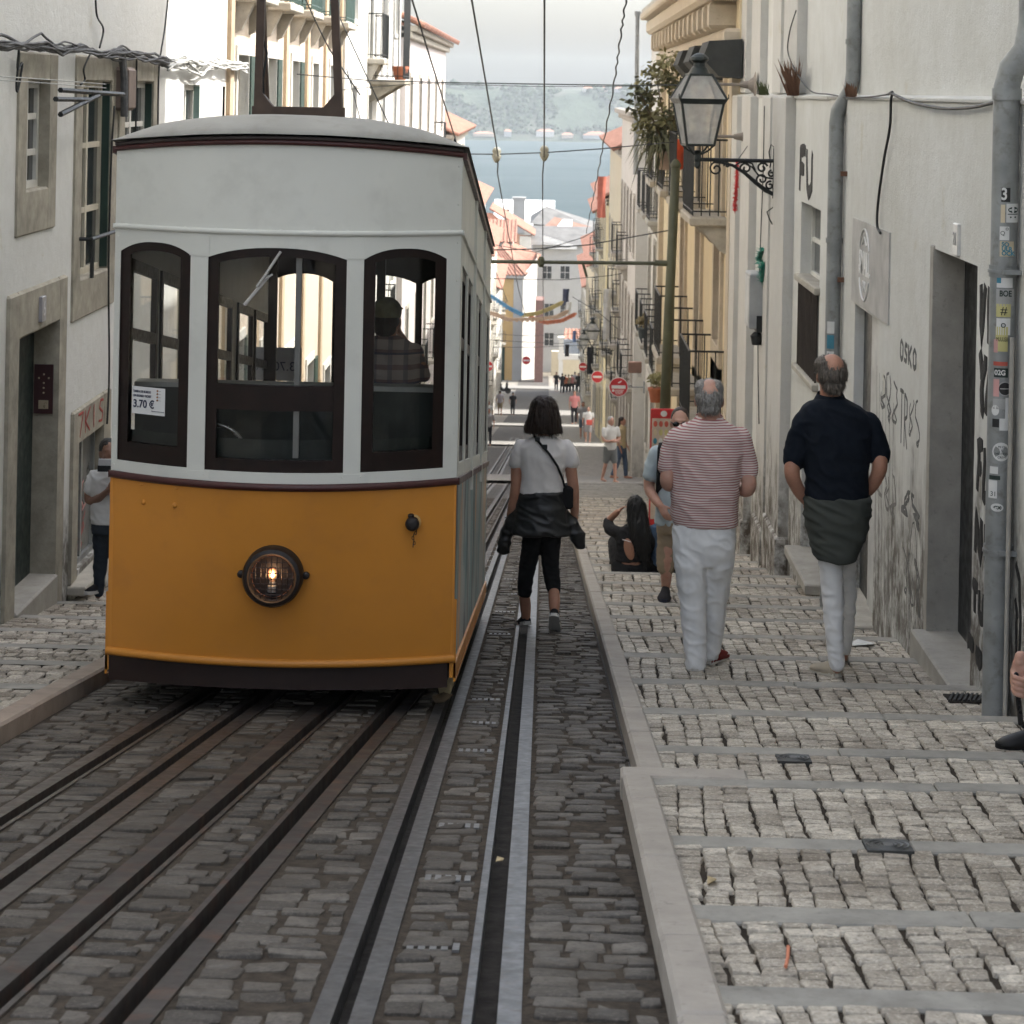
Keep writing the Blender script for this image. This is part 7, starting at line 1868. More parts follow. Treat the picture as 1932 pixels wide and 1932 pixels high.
HBROWN = hairmat('hair_dark_brown', (.012, .007, .005), (.035, .02, .014)); HGREY = hairmat('hair_grey', (.14, .125, .11), (.36, .345, .32)); HMIX = hairmat('hair_greying', (.05, .04, .03), (.17, .145, .12)); HBLACK = hairmat('hair_black', (.006, .006, .006), (.02, .019, .018))
def fabric(name, c, weave=420, rough=.9, var=.1):
    return mat(name, c, rough, var, 7, 0, .2, .18, weave, .0012)
def stripes(name, c1, c2, period, ratio=.5, wob=.006):
    if name in MATS: return MATS[name]
    m, nt, b = newmat(name); g = nt.nodes.new('ShaderNodeNewGeometry'); sep = nt.nodes.new('ShaderNodeSeparateXYZ'); nt.links.new(g.outputs['Position'], sep.inputs[0])
    w = mathn(nt, 'ADD', sep.outputs[2], mathn(nt, 'MULTIPLY', noisen(nt, mapped(nt), 5, 3), wob * 4))
    fr = mathn(nt, 'FRACT', mathn(nt, 'DIVIDE', w, period)); s = ramp(nt, mathn(nt, 'ABSOLUTE', mathn(nt, 'SUBTRACT', fr, .5)), (ratio * .5 - .06, ratio * .5 + .06))
    nt.links.new(mixc(nt, s, c1, c2), b.inputs['Base Color']); b.inputs['Roughness'].default_value = .9; b.inputs['Specular IOR Level'].default_value = .2
    bump(nt, b, noisen(nt, mapped(nt), 380, 3), .15, .001); MATS[name] = m; return m
def plaid(name):
    m, nt, b = newmat(name); g = nt.nodes.new('ShaderNodeNewGeometry'); sep = nt.nodes.new('ShaderNodeSeparateXYZ'); nt.links.new(g.outputs['Position'], sep.inputs[0])
    def band(o, per, wd): return mathn(nt, 'LESS_THAN', mathn(nt, 'FRACT', mathn(nt, 'DIVIDE', o, per)), wd)
    c = mixc(nt, band(sep.outputs[2], .085, .35), (.36, .30, .26), (.20, .13, .12)); c = mixc(nt, mathn(nt, 'MULTIPLY', band(sep.outputs[0], .09, .3), .6), c, (.10, .09, .12)); c = mixc(nt, mathn(nt, 'MULTIPLY', band(sep.outputs[2], .17, .08), .8), c, (.04, .05, .08))
    nt.links.new(c, b.inputs['Base Color']); b.inputs['Roughness'].default_value = .9; return m

def folds(a, fx=9, fz=16, seed=0.0, zc=None, band=None):
    def f(p):
        n = noise.noise(Vector((p.x * fx + seed, p.y * fx, p.z * fz + p.x * 5)))
        r = (1 - min(1, abs(n) * 2.6)) - .35
        k = 1.0
        if zc is not None: k = .25 + max(0, 1 - abs(p.z - zc) / band)
        return a * r * k + a * .5 * noise.noise(p * 4 + Vector((seed, 0, 0)))
    return f
def strands(a, s=70):
    return lambda p: a * noise.noise(Vector((p.x * s, p.y * s, p.z * 7))) + a * .6 * noise.noise(Vector((p.x * s * 2.3, p.y * s * 2.3, p.z * 12)))
def frame(f):
    f = Vector((f[0], f[1], 0)).normalized(); r = Vector((f.y, -f.x, 0)); return f, r, Matrix((r, f, Vector((0, 0, 1)))).transposed()
def head(mb, c, f, s=1.0, tilt=0.0, hires=True):
    c = Vector(c); f, r, M = frame(f); Z = Vector((0, 0, 1))
    M = M @ Matrix.Rotation(tilt, 3, 'X'); f = M @ Vector((0, 1, 0)); Z = M @ Vector((0, 0, 1))
    E = lambda o, q: mb.ell(c + M @ Vector(o) * s, [v * s for v in q], M)
    E((0, -.012, .022), (.0755, .096, .092)); E((0, .028, -.035), (.061, .068, .088)); E((0, .055, -.098), (.034, .036, .026)); E((0, -.02, -.06), (.058, .07, .05))
    if hires:
        E((0, .098, -.022), (.0125, .02, .024)); E((0, .092, .0), (.009, .012, .03)); E((0, .076, .018), (.052, .024, .014)); E((0, .088, -.066), (.023, .012, .009))
        E((.037, .066, -.03), (.02, .024, .022)); E((-.037, .066, -.03), (.02, .024, .022))
    for k in (-1, 1): E((k * .076, -.005, -.02), (.011, .021, .032)); E((k * .083, -.014, -.012), (.006, .014, .022))
def hand(mb, w, d, back, s=1.0, curl=.5, side=1):
    """palm, four curled fingers and a thumb; w wrist, d direction of the hand, back = normal of the back of the hand"""
    w = Vector(w); d = Vector(d).normalized(); b = Vector(back); b = (b - d * b.dot(d)).normalized(); a = d.cross(b) * side      # a points to the thumb side
    mb.limb([w - d * .02 * s, w + d * .045 * s, w + d * .085 * s], [(.026 * s, .02 * s), (.038 * s, .016 * s), (.036 * s, .013 * s)], 14, a)
    for i, (o, L) in enumerate(((.028, .076), (.010, .085), (-.009, .078), (-.027, .06))):
        p = w + d * (.088 - .004 * abs(i - 1)) * s + a * o * s; dd = d.copy(); pts = [p - d * .02 * s]; q = p
        for j, fr in enumerate((.45, .32, .25)):
            pts.append(q.copy()) if j == 0 else None
            th = curl * (.55 + .5 * j)
            dd = (d * math.cos(th) - b * math.sin(th)).normalized() if j == 0 else (dd * math.cos(curl * .8) - (b * dd.dot(d) + d * 0).normalized() * math.sin(curl * .8)).normalized() if abs(dd.dot(d)) > .05 else (-b * .6 - d * .8).normalized()
            q = q + dd * L * fr * s; pts.append(q.copy())
        mb.limb(pts, [.0088 * s, .0088 * s, .0084 * s, .0078 * s, .0066 * s][:len(pts)], 9)
    p = w + d * .02 * s + a * .026 * s
    mb.limb([p, p + (a * .6 + d * .7 - b * .2).normalized() * .04 * s, p + (a * .5 + d * .8 - b * .35).normalized() * .068 * s, p + (a * .28 + d * .86 - b * .5).normalized() * .092 * s], [.0125 * s, .0115 * s, .01 * s, .0078 * s], 9)
def shoe(mb, heel, toe, h=.06, w=.043):
    heel, toe = Vector(heel), Vector(toe); d = (toe - heel); L = d.length; d.normalize(); s = d.cross(Vector((0, 0, 1)))
    s = s.normalized() if s.length > .1 else Vector((1, 0, 0)); u = s.cross(d)
    R_ = []
    for t_, hw, top in ((-.03, .026, h * .9), (.05, .034, h * 1.15), (.25, .036, h * 1.2), (.45, .038, h * .95), (.68, w, h * .72), (.87, .04, h * .55), (.98, .026, h * .4), (1.03, .012, h * .25)):
        c = heel + d * L * t_; hw = hw * w / .043
        R_.append([c + s * (hw * a) + u * (top * b) for a, b in ((-.8, 0), (-1, .15), (-1, .45), (-.72, .85), (-.3, 1), (.3, 1), (.72, .85), (1, .45), (1, .15), (.8, 0), (.3, -.02), (-.3, -.02))])
    mb.loft(R_)
def sole(heel, toe, w=.046, th=.022):
    q = MB(); heel, toe = Vector(heel), Vector(toe); d = (toe - heel); L = d.length; d.normalize(); s = d.cross(Vector((0, 0, 1))); s = s.normalized() if s.length > .1 else Vector((1, 0, 0)); u = s.cross(d)
    R_ = []
    for t_, hw in ((-.05, .018), (0, .033), (.1, .038), (.4, .036), (.68, w), (.88, .042), (1.0, .026), (1.05, .01)):
        c = heel + d * L * t_; R_.append([c + s * hw * a + u * b for a, b in ((-1, -.004), (-1, th), (1, th), (1, -.004))])
    return q.loft(R_)

class Fig:
    def __init__(self, label, y, base_uv, group=None):
        self.y = y; self.k = y / FP; b = on_y(base_uv[0], base_uv[1], y)
        self.t = thing('person', label, 'person', b, group)
    def P(self, u, v, dy=0.0): return on_y(u, v, self.y + dy)
    def limb(self, mb, pts, ref=None, seg=14):
        mb.limb([self.P(p[0], p[1], p[3] if len(p) > 3 else 0) for p in pts], [p[2] * self.k if not isinstance(p[2], tuple) else (p[2][0] * self.k, p[2][1] * self.k) for p in pts], seg, ref)
    def rings(self, mb, rs, d0=.12, seg=26, pw=2.4):
        """horizontal cross-sections: (u, v, half width in px, half depth in m, dy)"""
        out = []
        S = []
        for i in range(len(rs) - 1):
            a, b = rs[i], rs[i + 1]
            for j in range(3): 
                f = j / 3; S.append(tuple((a[q] if q < len(a) else (d0 if q == 3 else 0)) * (1 - f) + (b[q] if q < len(b) else (d0 if q == 3 else 0)) * f for q in range(5)))
        l = rs[-1]; S.append(tuple(l[q] if q < len(l) else (d0 if q == 3 else 0) for q in range(5)))
        for (u, v, hw, hd, dy) in S:
            c = self.P(u, v, dy); w = hw * self.k; R_ = []
            for i in range(seg):
                a = 2 * math.pi * i / seg; cx, sy = math.cos(a), math.sin(a)
                R_.append(c + Vector((w * math.copysign(abs(cx) ** (2 / pw), cx), hd * math.copysign(abs(sy) ** (2 / pw), sy), 0)))
            out.append(R_)
        mb.loft(out)
    def head(self, mb, u, v, f, s=1.0, tilt=0.0, dy=0.0):
        self.hc = self.P(u, v, dy); self.hf = f; head(mb, self.hc, f, s, tilt)
    def skin(self, mb, m, vox=.0085): return remesh(mb, 'body', vox, m, self.t, 5)
    def cloth(self, mb, name, m, a=.006, vox=.0095, sm=5, **kw): return remesh(mb, name, vox, m, self.t, sm, folds(a, **kw) if a else None)
def hairell(mb, c, f, items):
    f, r, M = frame(f)
    for (o, q) in items: mb.ell(Vector(c) + M @ Vector(o), q, M)

def fuzz(F, hair, n, L, m, down=1.0, out=.25, w=.0016, seed=1):
    """loose strands lying on a head of hair"""
    me = hair.data; rr = random.Random(seed); q = MB(); off = wloc(hair)
    for k in range(n):
        v = me.vertices[rr.randrange(len(me.vertices))]; nn = v.normal; p = v.co + off
        d = Vector((rr.gauss(0, .35), rr.gauss(0, .35), -down)); d = (d - nn * d.dot(nn)); 
        if d.length < .05: d = nn.orthogonal()
        d.normalize(); s = nn.cross(d) * w; l = L * rr.uniform(.5, 1.3)
        a = p + nn * .001; b = p + d * l * .5 + nn * (.003 + .2 * out * l); c = p + d * l + nn * (out * l * .3)
        q.add([a - s, a + s, b + s, b - s, c], [(0, 1, 2, 3), (3, 2, 4)])
    return q.build('hair_strands', m, F.t)
# ---- woman walking down along the rails
yw = on_road(1040, 1190).y
F = Fig('person with a dark bob, white tee and black jacket tied at the waist, on rails', yw, (1028, 1190))
b = MB(); F.head(b, 1026, 783, (0, 1)); F.limb(b, [(1027, 838, 14), (1027, 815, 12.5), (1026, 800, 13)]); F.rings(b, [(1025, 832, 20, .06), (1025, 850, 40, .085), (1024, 890, 34, .085), (1023, 940, 36, .1), (1023, 985, 40, .11)])
F.limb(b, [(979, 847, 12.5), (975, 885, 11.5), (973, 922, 10.5, -.02), (967, 955, 9), (961, 985, 7, .04)]); F.limb(b, [(1071, 847, 12.5), (1077, 885, 11.5), (1082, 922, 10.5, -.02), (1084, 955, 9), (1084, 980, 7, .04)])
hand(b, F.P(961, 985, .04), F.P(957, 1008, .06) - F.P(961, 985, .04), (-1, 0, .1), .92, .5, 1); hand(b, F.P(1084, 980, .04), F.P(1085, 1005, .06) - F.P(1084, 980, .04), (1, 0, .1), .92, .5, -1)
F.limb(b, [(1006, 1000, 14), (998, 1060, 11, .05), (990, 1112, 10.5, .1), (991, 1140, 11, .16), (993, 1172, 8, .2)]); F.limb(b, [(1042, 1000, 14), (1039, 1055, 11, .03), (1044, 1105, 10.5, -.02), (1046, 1135, 11, -.12), (1046, 1160, 8.2, -.17)])
F.skin(b, SKIN)
h = MB(); F.rings(h, [(1027, 747, 6, .05, .0), (1026, 750, 15, .075, .0), (1026, 757, 22, .1), (1026, 770, 27, .115), (1026, 788, 31, .118, -.005), (1025, 800, 34, .112, -.01), (1025, 811, 36, .1, -.015), (1026, 816, 35.5, .09, -.018)], pw=2.1)
hr = remesh(h, 'hair', .006, HBROWN, F.t, 3, strands(.009, 55)); fuzz(F, hr, 1300, .045, HBROWN, out=.05)
q = MB(); F.rings(q, [(1027, 821, 15, .062), (1026, 826, 27, .075), (1025, 833, 41, .088), (1025, 843, 49, .1), (1025, 858, 47, .112), (1024, 880, 42.5, .112), (1023, 905, 40.5, .108), (1022, 930, 43, .115)]); F.limb(q, [(983, 844, 15), (978, 857, 15.5), (974, 871, 15.5)]); F.limb(q, [(1068, 844, 15), (1074, 857, 15.5), (1079, 871, 15.5)])
F.cloth(q, 'shirt', fabric('white_tee', (.74, .71, .69)), .006, fx=8, fz=9)
q = MB(); F.rings(q, [(1024, 925, 43, .125), (1023, 945, 47, .135), (1021, 968, 51, .14), (1021, 990, 56, .15, -.01), (1021, 1007, 57, .15, -.02)]); F.limb(q, [(978, 962, 10, .02), (966, 985, 12.5), (955, 1012, 12.5), (950, 1036, 12)]); F.limb(q, [(1064, 965, 10, .02), (1078, 990, 14), (1090, 1012, 14.5), (1093, 1026, 12)])
F.cloth(q, 'tied_jacket', mat('black_leather', (.014, .0145, .015), .42, .25, 8, 0, .5, .2, 90, .003), .012, fx=8, fz=15)
q = MB(); F.rings(q, [(1023, 975, 40, .11), (1023, 1000, 40, .115)]); F.limb(q, [(1006, 1000, 20), (999, 1050, 17.5, .05), (992, 1085, 15.5, .08), (990, 1116, 14, .11)]); F.limb(q, [(1042, 1000, 20), (1038, 1050, 17.5, .03), (1041, 1085, 16, .0), (1045, 1112, 14, -.03)])
F.cloth(q, 'trousers', fabric('black_cotton', (.012, .012, .013)), .005, fx=10, fz=22)
for hl_, te in (((F.P(995, 1178, .16)), F.P(978, 1181, .36)), ((F.P(1045, 1163, -.24)), F.P(1047, 1192, -.08))):
    q = MB(); shoe(q, hl_, te, .062); o = q.build('shoe', fabric('black_canvas', (.016, .016, .018)), F.t, True, 60); sole(hl_, te).build('sole', fabric('white_rubber', (.5, .49, .46)), o, True, 40)
q = MB(); q.tube([F.P(961, 977, .0) + Vector((.03 * math.cos(a), .03 * math.sin(a) + .03, 0)) for a in np.linspace(0, 6.28, 13)[:-1]], .006, 6, closed=True); q.build('bracelet', ZINC, F.t)
q = MB(); q.tube([F.P(1084, 973, .0) + Vector((.03 * math.cos(a), .03 * math.sin(a) + .03, 0)) for a in np.linspace(0, 6.28, 13)[:-1]], .006, 6, closed=True); q.build('wrist_watch', ZINC, F.t)
p = F.P(1064, 905); bt_ = thing('shoulder_bag', 'small black bag worn across the back of the woman in the white tee', 'bag', p)
q = MB(); q.tube([F.P(u, v, dy) for u, v, dy in ((1006, 816, .02), (1009, 824, -.06), (1020, 838, -.105), (1036, 856, -.128), (1052, 880, -.125), (1062, 905, -.1), (1067, 925, -.05))], [(.010, .003)] * 7, 8); q.build('strap', fabric('strap_black', (.015, .015, .016)), bt_)
q = MB(); c = F.P(1070, 930, .0); q.bbox(c.x - .03, c.x + .045, c.y - .07, c.y + .1, c.z - .11, c.z + .06, .02); q.build('pouch', fabric('bag_black', (.015, .015, .016)), bt_)
for (u, v) in ((1014, 829), (1028, 843)): c = F.P(u, v, -.112); MB().bbox(c.x - .018, c.x + .018, c.y - .006, c.y + .006, c.z - .016, c.z + .016, .003).build('buckle', IRON, bt_)

# ---- man in the striped polo
ys_ = on_side(1325, 1265).y
F = Fig('person with grey hair in a red and white striped polo and white trousers walking away', ys_, (1325, 1268))
b = MB(); F.head(b, 1338, 752, (.05, 1), 1.03, -.05); F.limb(b, [(1337, 806, 23), (1338, 787, 21), (1338, 768, 20)]); F.rings(b, [(1337, 800, 34, .07), (1335, 830, 60, .1), (1333, 900, 56, .12), (1330, 980, 52, .12)])
F.limb(b, [(1275, 832, 17), (1266, 872, 15.5), (1259, 905, 14.5, -.03), (1266, 915, 13, .04), (1290, 900, 10, .24)]); F.limb(b, [(1398, 832, 17), (1407, 880, 15.5), (1413, 915, 14.5, -.03), (1404, 925, 13, .04), (1378, 905, 10, .24)])
hand(b, F.P(1290, 900, .24), (.5, .8, .2), (0, 0, 1), 1, .6, 1); hand(b, F.P(1378, 905, .24), (-.5, .8, .2), (0, 0, 1), 1, .6, -1)
F.limb(b, [(1306, 1040, 24), (1308, 1130, 18), (1311, 1200, 14), (1312, 1253, 11)]); F.limb(b, [(1352, 1040, 24, .05), (1350, 1130, 18, .1), (1344, 1190, 14, .16), (1340, 1238, 11, .16)]); F.skin(b, SKIN2)
h = MB(); hairell(h, F.hc, F.hf, (((0, -.03, .008), (.083, .086, .083)), ((0, -.052, -.045), (.066, .055, .05)), ((0, .03, .06), (.068, .062, .056)), ((.04, -.005, .055), (.042, .075, .058)), ((-.045, -.005, .055), (.042, .075, .058))))
hr = remesh(h, 'hair', .005, HGREY, F.t, 3, strands(.0055, 80)); fuzz(F, hr, 1800, .025, HGREY, out=.5)
q = MB(); F.rings(q, [(1338, 789, 27, .085), (1338, 794, 33, .09), (1337, 801, 49, .1), (1336, 812, 63, .112), (1335, 828, 72, .125), (1334, 850, 70, .138), (1332, 890, 65, .15), (1330, 930, 64, .155), (1328, 970, 63, .15), (1332, 990, 60, .145)]); F.limb(q, [(1277, 826, 21), (1268, 850, 21), (1261, 878, 20.5)]); F.limb(q, [(1396, 826, 21), (1404, 855, 21), (1411, 888, 20.5)])
F.cloth(q, 'polo_shirt', stripes('striped_jersey', (.33, .12, .12), (.62, .54, .50), .015, .42), .008, fx=7, fz=10, seed=3)
q = MB(); q.loft([[F.P(1338, v, -.005 + .02) + Vector((hw * F.k * math.cos(a), hw * F.k * .95 * math.sin(a) , .01 * math.sin(a))) for a in np.linspace(0, 2 * math.pi, 25)[:-1]] for v, hw in ((796, 31), (787, 26), (783, 25), (788, 23.5))], False); q.build('collar', MATS['striped_jersey'], F.t, True)
q = MB(); F.rings(q, [(1328, 968, 56, .135), (1328, 990, 59, .14), (1328, 1020, 60, .14), (1328, 1045, 57, .125), (1328, 1065, 48, .1)]); F.limb(q, [(1300, 1020, (30, 40)), (1302, 1055, (31, 40)), (1305, 1100, (28, 34)), (1308, 1160, (24, 27)), (1311, 1210, (21.5, 24)), (1313, 1252, (20, 22))], (1, 0, 0)); F.limb(q, [(1357, 1020, (30, 40), .01), (1355, 1055, (31, 40), .03), (1351, 1100, (27, 33), .08), (1347, 1160, (22, 26), .14), (1342, 1205, (21, 23), .18), (1338, 1232, (20, 22), .18)], (1, 0, 0))
F.cloth(q, 'trousers', fabric('white_denim', (.75, .75, .74)), .007, sm=8, fx=10, fz=15, seed=1)
gr = side_z(F.y) + .012; z0 = F.P(1312, 1266)
for (u, v, dy, tx, ty, c) in ((1311, 1268, -.05, .02, .26, 'k'), (1336, 1262, .14, .12, .24, 'r')):
    hl_ = F.P(u, v, dy); te = hl_ + Vector((tx, ty, -.02)); zz_ = min(hl_.z, side_z(hl_.y) + .02); hl_.z = side_z(hl_.y) + .016; te.z = side_z(te.y) + .016
    q = MB(); shoe(q, hl_, te, .075, .048); o = q.build('shoe', fabric('dark_trainer', (.03, .028, .03)) if c == 'k' else fabric('red_trainer', (.17, .025, .02)), F.t, True, 60); sole(hl_, te, .05, .03).build('sole', fabric('trainer_sole', (.5, .47, .42)), o, True, 40)

# ---- man in the navy shirt
yn = on_side(1572, 1281).y
F = Fig('person with thinning hair in a navy shirt, grey-green sweater tied round the waist, white trousers', yn, (1575, 1283))
b = MB(); F.head(b, 1568, 706, (-.16, 1), 1.06, -.04); F.limb(b, [(1568, 772, 24), (1567, 745, 20.5), (1567, 728, 20)]); F.rings(b, [(1570, 770, 40, .08), (1575, 800, 58, .11), (1578, 860, 52, .12), (1578, 930, 52, .12)])
F.limb(b, [(1515, 800, 18), (1503, 845, 16.5), (1494, 888, 15, -.03), (1504, 920, 13), (1524, 948, 10, .06)]); F.limb(b, [(1640, 800, 18), (1653, 840, 16.5), (1660, 878, 15, -.03), (1650, 908, 13), (1630, 936, 10, .08)])
hand(b, F.P(1524, 948, .06), F.P(1536, 968, .1) - F.P(1524, 948, .06), (-.6, -.7, 0), 1, .35, 1); hand(b, F.P(1630, 936, .08), F.P(1618, 955, .12) - F.P(1630, 936, .08), (.6, -.7, 0), 1, .35, -1)
F.limb(b, [(1566, 1040, 22), (1570, 1115, 17), (1575, 1190, 13), (1578, 1262, 9.5)]); F.limb(b, [(1592, 1040, 20, .1), (1597, 1120, 15, .25), (1596, 1200, 11, .38), (1592, 1240, 8.5, .45)]); F.skin(b, SKIN)
h = MB(); hairell(h, F.hc, F.hf, (((0, -.036, .004), (.088, .084, .082)), ((0, -.06, -.06), (.068, .05, .05)), ((-.052, .0, .045), (.04, .085, .06)), ((.05, .0, .03), (.04, .085, .06)), ((0, .05, .072), (.06, .05, .04))))
hr = remesh(h, 'hair', .005, HMIX, F.t, 3, strands(.007, 75)); fuzz(F, hr, 1800, .03, HMIX, out=.5)
q = MB(); F.rings(q, [(1567, 750, 27, .085), (1568, 758, 40, .098), (1571, 768, 56, .11), (1574, 782, 67, .125), (1576, 805, 70, .14), (1578, 835, 65, .148), (1578, 870, 60, .148), (1578, 905, 59, .148), (1578, 940, 60, .15)]); F.limb(q, [(1518, 798, 22), (1507, 832, 22), (1499, 866, 22)]); F.limb(q, [(1638, 798, 22), (1650, 830, 22), (1658, 858, 21.5)])
F.cloth(q, 'shirt', fabric('navy_linen', (.005, .008, .014)), .009, fx=7, fz=12, seed=7)
q = MB(); q.loft([[F.P(1567, v, .0) + Vector((hw * F.k * math.cos(a), hw * F.k * 1.0 * math.sin(a) + .01, .012 * math.sin(a))) for a in np.linspace(0, 2 * math.pi, 25)[:-1]] for v, hw in ((757, 32), (748, 27), (742, 24), (748, 22))], False); q.build('collar', MATS['navy_linen'], F.t, True)
q = MB(); F.rings(q, [(1579, 934, 61, .155), (1579, 945, 64, .165), (1579, 975, 62, .17), (1578, 1005, 57, .165), (1577, 1035, 47, .155, -.01), (1577, 1056, 38, .14, -.02)])
F.cloth(q, 'tied_sweater', fabric('grey_green_knit', (.055, .06, .052), 260), .014, fx=3, fz=16, seed=5)
q = MB(); F.rings(q, [(1577, 1000, 44, .13), (1578, 1040, 42, .13)]); F.limb(q, [(1567, 1040, (25, 30)), (1570, 1100, (21.5, 26)), (1573, 1160, (19.5, 22)), (1576, 1210, (17, 20)), (1579, 1252, (15.5, 17))], (1, 0, 0)); F.limb(q, [(1594, 1040, (23, 28), .1), (1598, 1110, (18, 22), .24), (1598, 1180, (14, 18), .36), (1594, 1225, (12, 15), .43)], (1, 0, 0))
F.cloth(q, 'trousers', MATS['white_denim'], .007, fx=10, fz=20, seed=11)
hl_ = F.P(1580, 1280, .0); hl_.z = side_z(hl_.y) + .014; te = hl_ + Vector((-.12, .22, 0)); te.z = side_z(te.y) + .014
BEI = fabric('beige_suede', (.40, .35, .27))
q = MB(); shoe(q, hl_, te, .07, .046); o = q.build('shoe', BEI, F.t, True, 60); sole(hl_, te, .048, .018).build('sole', fabric('pale_sole', (.5, .47, .4)), o, True, 40)
hl_ = F.P(1592, 1245, .47); hl_.z = side_z(hl_.y) + .02; te = hl_ + Vector((-.03, .25, 0)); te.z = side_z(te.y) + .016; q = MB(); shoe(q, hl_, te, .07, .046); q.build('shoe', BEI, F.t, True, 60)
q = MB(); f_, r_, M_ = frame(F.hf)
for k in (-1, 1): q.tube([F.hc + M_ @ Vector((k * .085, -.02, .0)), F.hc + M_ @ Vector((k * .086, .05, .005)), F.hc + M_ @ Vector((k * .07, .115, -.005))], .003, 6)
for k in (-1, 1): q.tube([F.hc + M_ @ Vector((k * .034 + .026 * math.cos(a), .118, -.008 + .02 * math.sin(a))) for a in np.linspace(0, 6.28, 17)[:-1]], .0025, 5, closed=True)
q.tube([F.hc + M_ @ Vector((-.01, .12, -.002)), F.hc + M_ @ Vector((.01, .12, -.002))], .0025, 5); q.build('glasses', IRON, F.t)

# ---- man in sunglasses coming up the steps
y4 = on_side(1257, 1132).y
F = Fig('person in sunglasses, pale blue tee and khaki shorts walking up towards the camera', y4, (1258, 1132))
b = MB(); F.head(b, 1283, 796, (-.05, -1), 1.0, .06); F.limb(b, [(1282, 842, 14), (1282, 825, 13), (1283, 808, 13)]); F.rings(b, [(1281, 840, 26, .07), (1281, 860, 42, .1), (1280, 920, 36, .11), (1278, 985, 36, .11)])
F.limb(b, [(1236, 858, 12.5), (1229, 890, 11.5), (1225, 920, 10.5), (1236, 942, 9, -.1), (1246, 954, 7, -.16)]); F.limb(b, [(1326, 858, 12.5), (1334, 900, 11), (1336, 940, 10), (1332, 985, 7, -.05)])
hand(b, F.P(1246, 954, -.16), F.P(1256, 972, -.2) - F.P(1246, 954, -.16), (-.5, -.8, .3), .98, .7, -1); hand(b, F.P(1332, 985, -.05), (0, -.05, -1), (1, 0, 0), .98, .4, 1)
F.limb(b, [(1260, 1000, 17), (1258, 1055, 13, -.03), (1257, 1085, 11, 0), (1256, 1118, 7, .05)]); F.limb(b, [(1300, 1000, 17), (1302, 1055, 13, .06), (1303, 1080, 11, .15), (1304, 1106, 7, .22)]); F.skin(b, SKIN2)
h = MB(); hairell(h, F.hc, F.hf, (((0, -.024, .034), (.079, .092, .087)), ((0, -.05, -.03), (.07, .05, .06)))); remesh(h, 'hair', .006, HBROWN, F.t, 3, strands(.003, 90))
q = MB(); F.rings(q, [(1282, 832, 17, .075), (1281, 838, 30, .09), (1281, 847, 43, .1), (1280, 862, 46, .115), (1280, 900, 42, .12), (1279, 950, 41, .125), (1278, 990, 43, .13)]); F.limb(q, [(1239, 855, 15), (1232, 875, 15.5), (1228, 895, 15.5)]); F.limb(q, [(1324, 855, 15), (1331, 875, 15.5), (1335, 895, 15.5)])
F.cloth(q, 'shirt', fabric('pale_blue_tee', (.42, .49, .52)), .007, vox=.011, fx=7, fz=9)
q = MB(); F.rings(q, [(1278, 980, 39, .125), (1279, 1005, 40, .13)]); F.limb(q, [(1260, 1005, 20), (1258, 1040, 19), (1257, 1068, 18)]); F.limb(q, [(1300, 1005, 20), (1302, 1040, 19, .04), (1303, 1066, 18, .08)]); F.cloth(q, 'shorts', fabric('khaki_cotton', (.30, .235, .16)), .007, vox=.011)
for (u, dy) in ((1256, .06), (1304, .24)):
    hl_ = F.P(u, 1118, dy); te = hl_ + Vector((-.03, -.26, 0)); hl_.z = side_z(hl_.y) + .016; te.z = side_z(te.y) + .016; te.z = max(te.z, hl_.z - .02); q = MB(); shoe(q, hl_, te, .085, .05); o = q.build('shoe', fabric('dark_trainer', (.03, .028, .03)), F.t, True, 60); sole(hl_, te, .052, .025).build('sole', fabric('navy_sole', (.04, .042, .06)), o, True, 40)
SUNG = mat('sunglass_lens', (.006, .006, .007), .12); q = MB(); f_, r_, M_ = frame(F.hf)
for k in (-1, 1): q.ell(F.hc + M_ @ Vector((k * .034, .1, -.006)), (.03, .012, .021), M_); q.tube([F.hc + M_ @ Vector((k * .062, .095, .0)), F.hc + M_ @ Vector((k * .083, -.01, .002))], .004, 5)
q.tube([F.hc + M_ @ Vector((-.01, .108, 0)), F.hc + M_ @ Vector((.01, .108, 0))], .004, 5); q.build('sunglasses', SUNG, F.t, True)
p = F.P(1282, 890, .2); rk = thing('rucksack', 'black rucksack on the back of the person in sunglasses', 'bag', p)
q = MB(); q.bbox(p.x - .15, p.x + .15, p.y - .06, p.y + .14, p.z - .24, p.z + .24, .05); q.build('pack', fabric('bag_black', (.015, .015, .016)), rk)
for u in (1247, 1318): q = MB(); q.tube([F.P(u + 6, 838, .1), F.P(u + 2, 836, .0), F.P(u, 846, -.1), F.P(u - 1, 870, -.135), F.P(u - 3, 910, -.12), F.P(u - 4, 945, .0)], [(.028, .006)] * 6, 8, (1, 0, 0)); q.build('strap', MATS['bag_black'], rk, True)

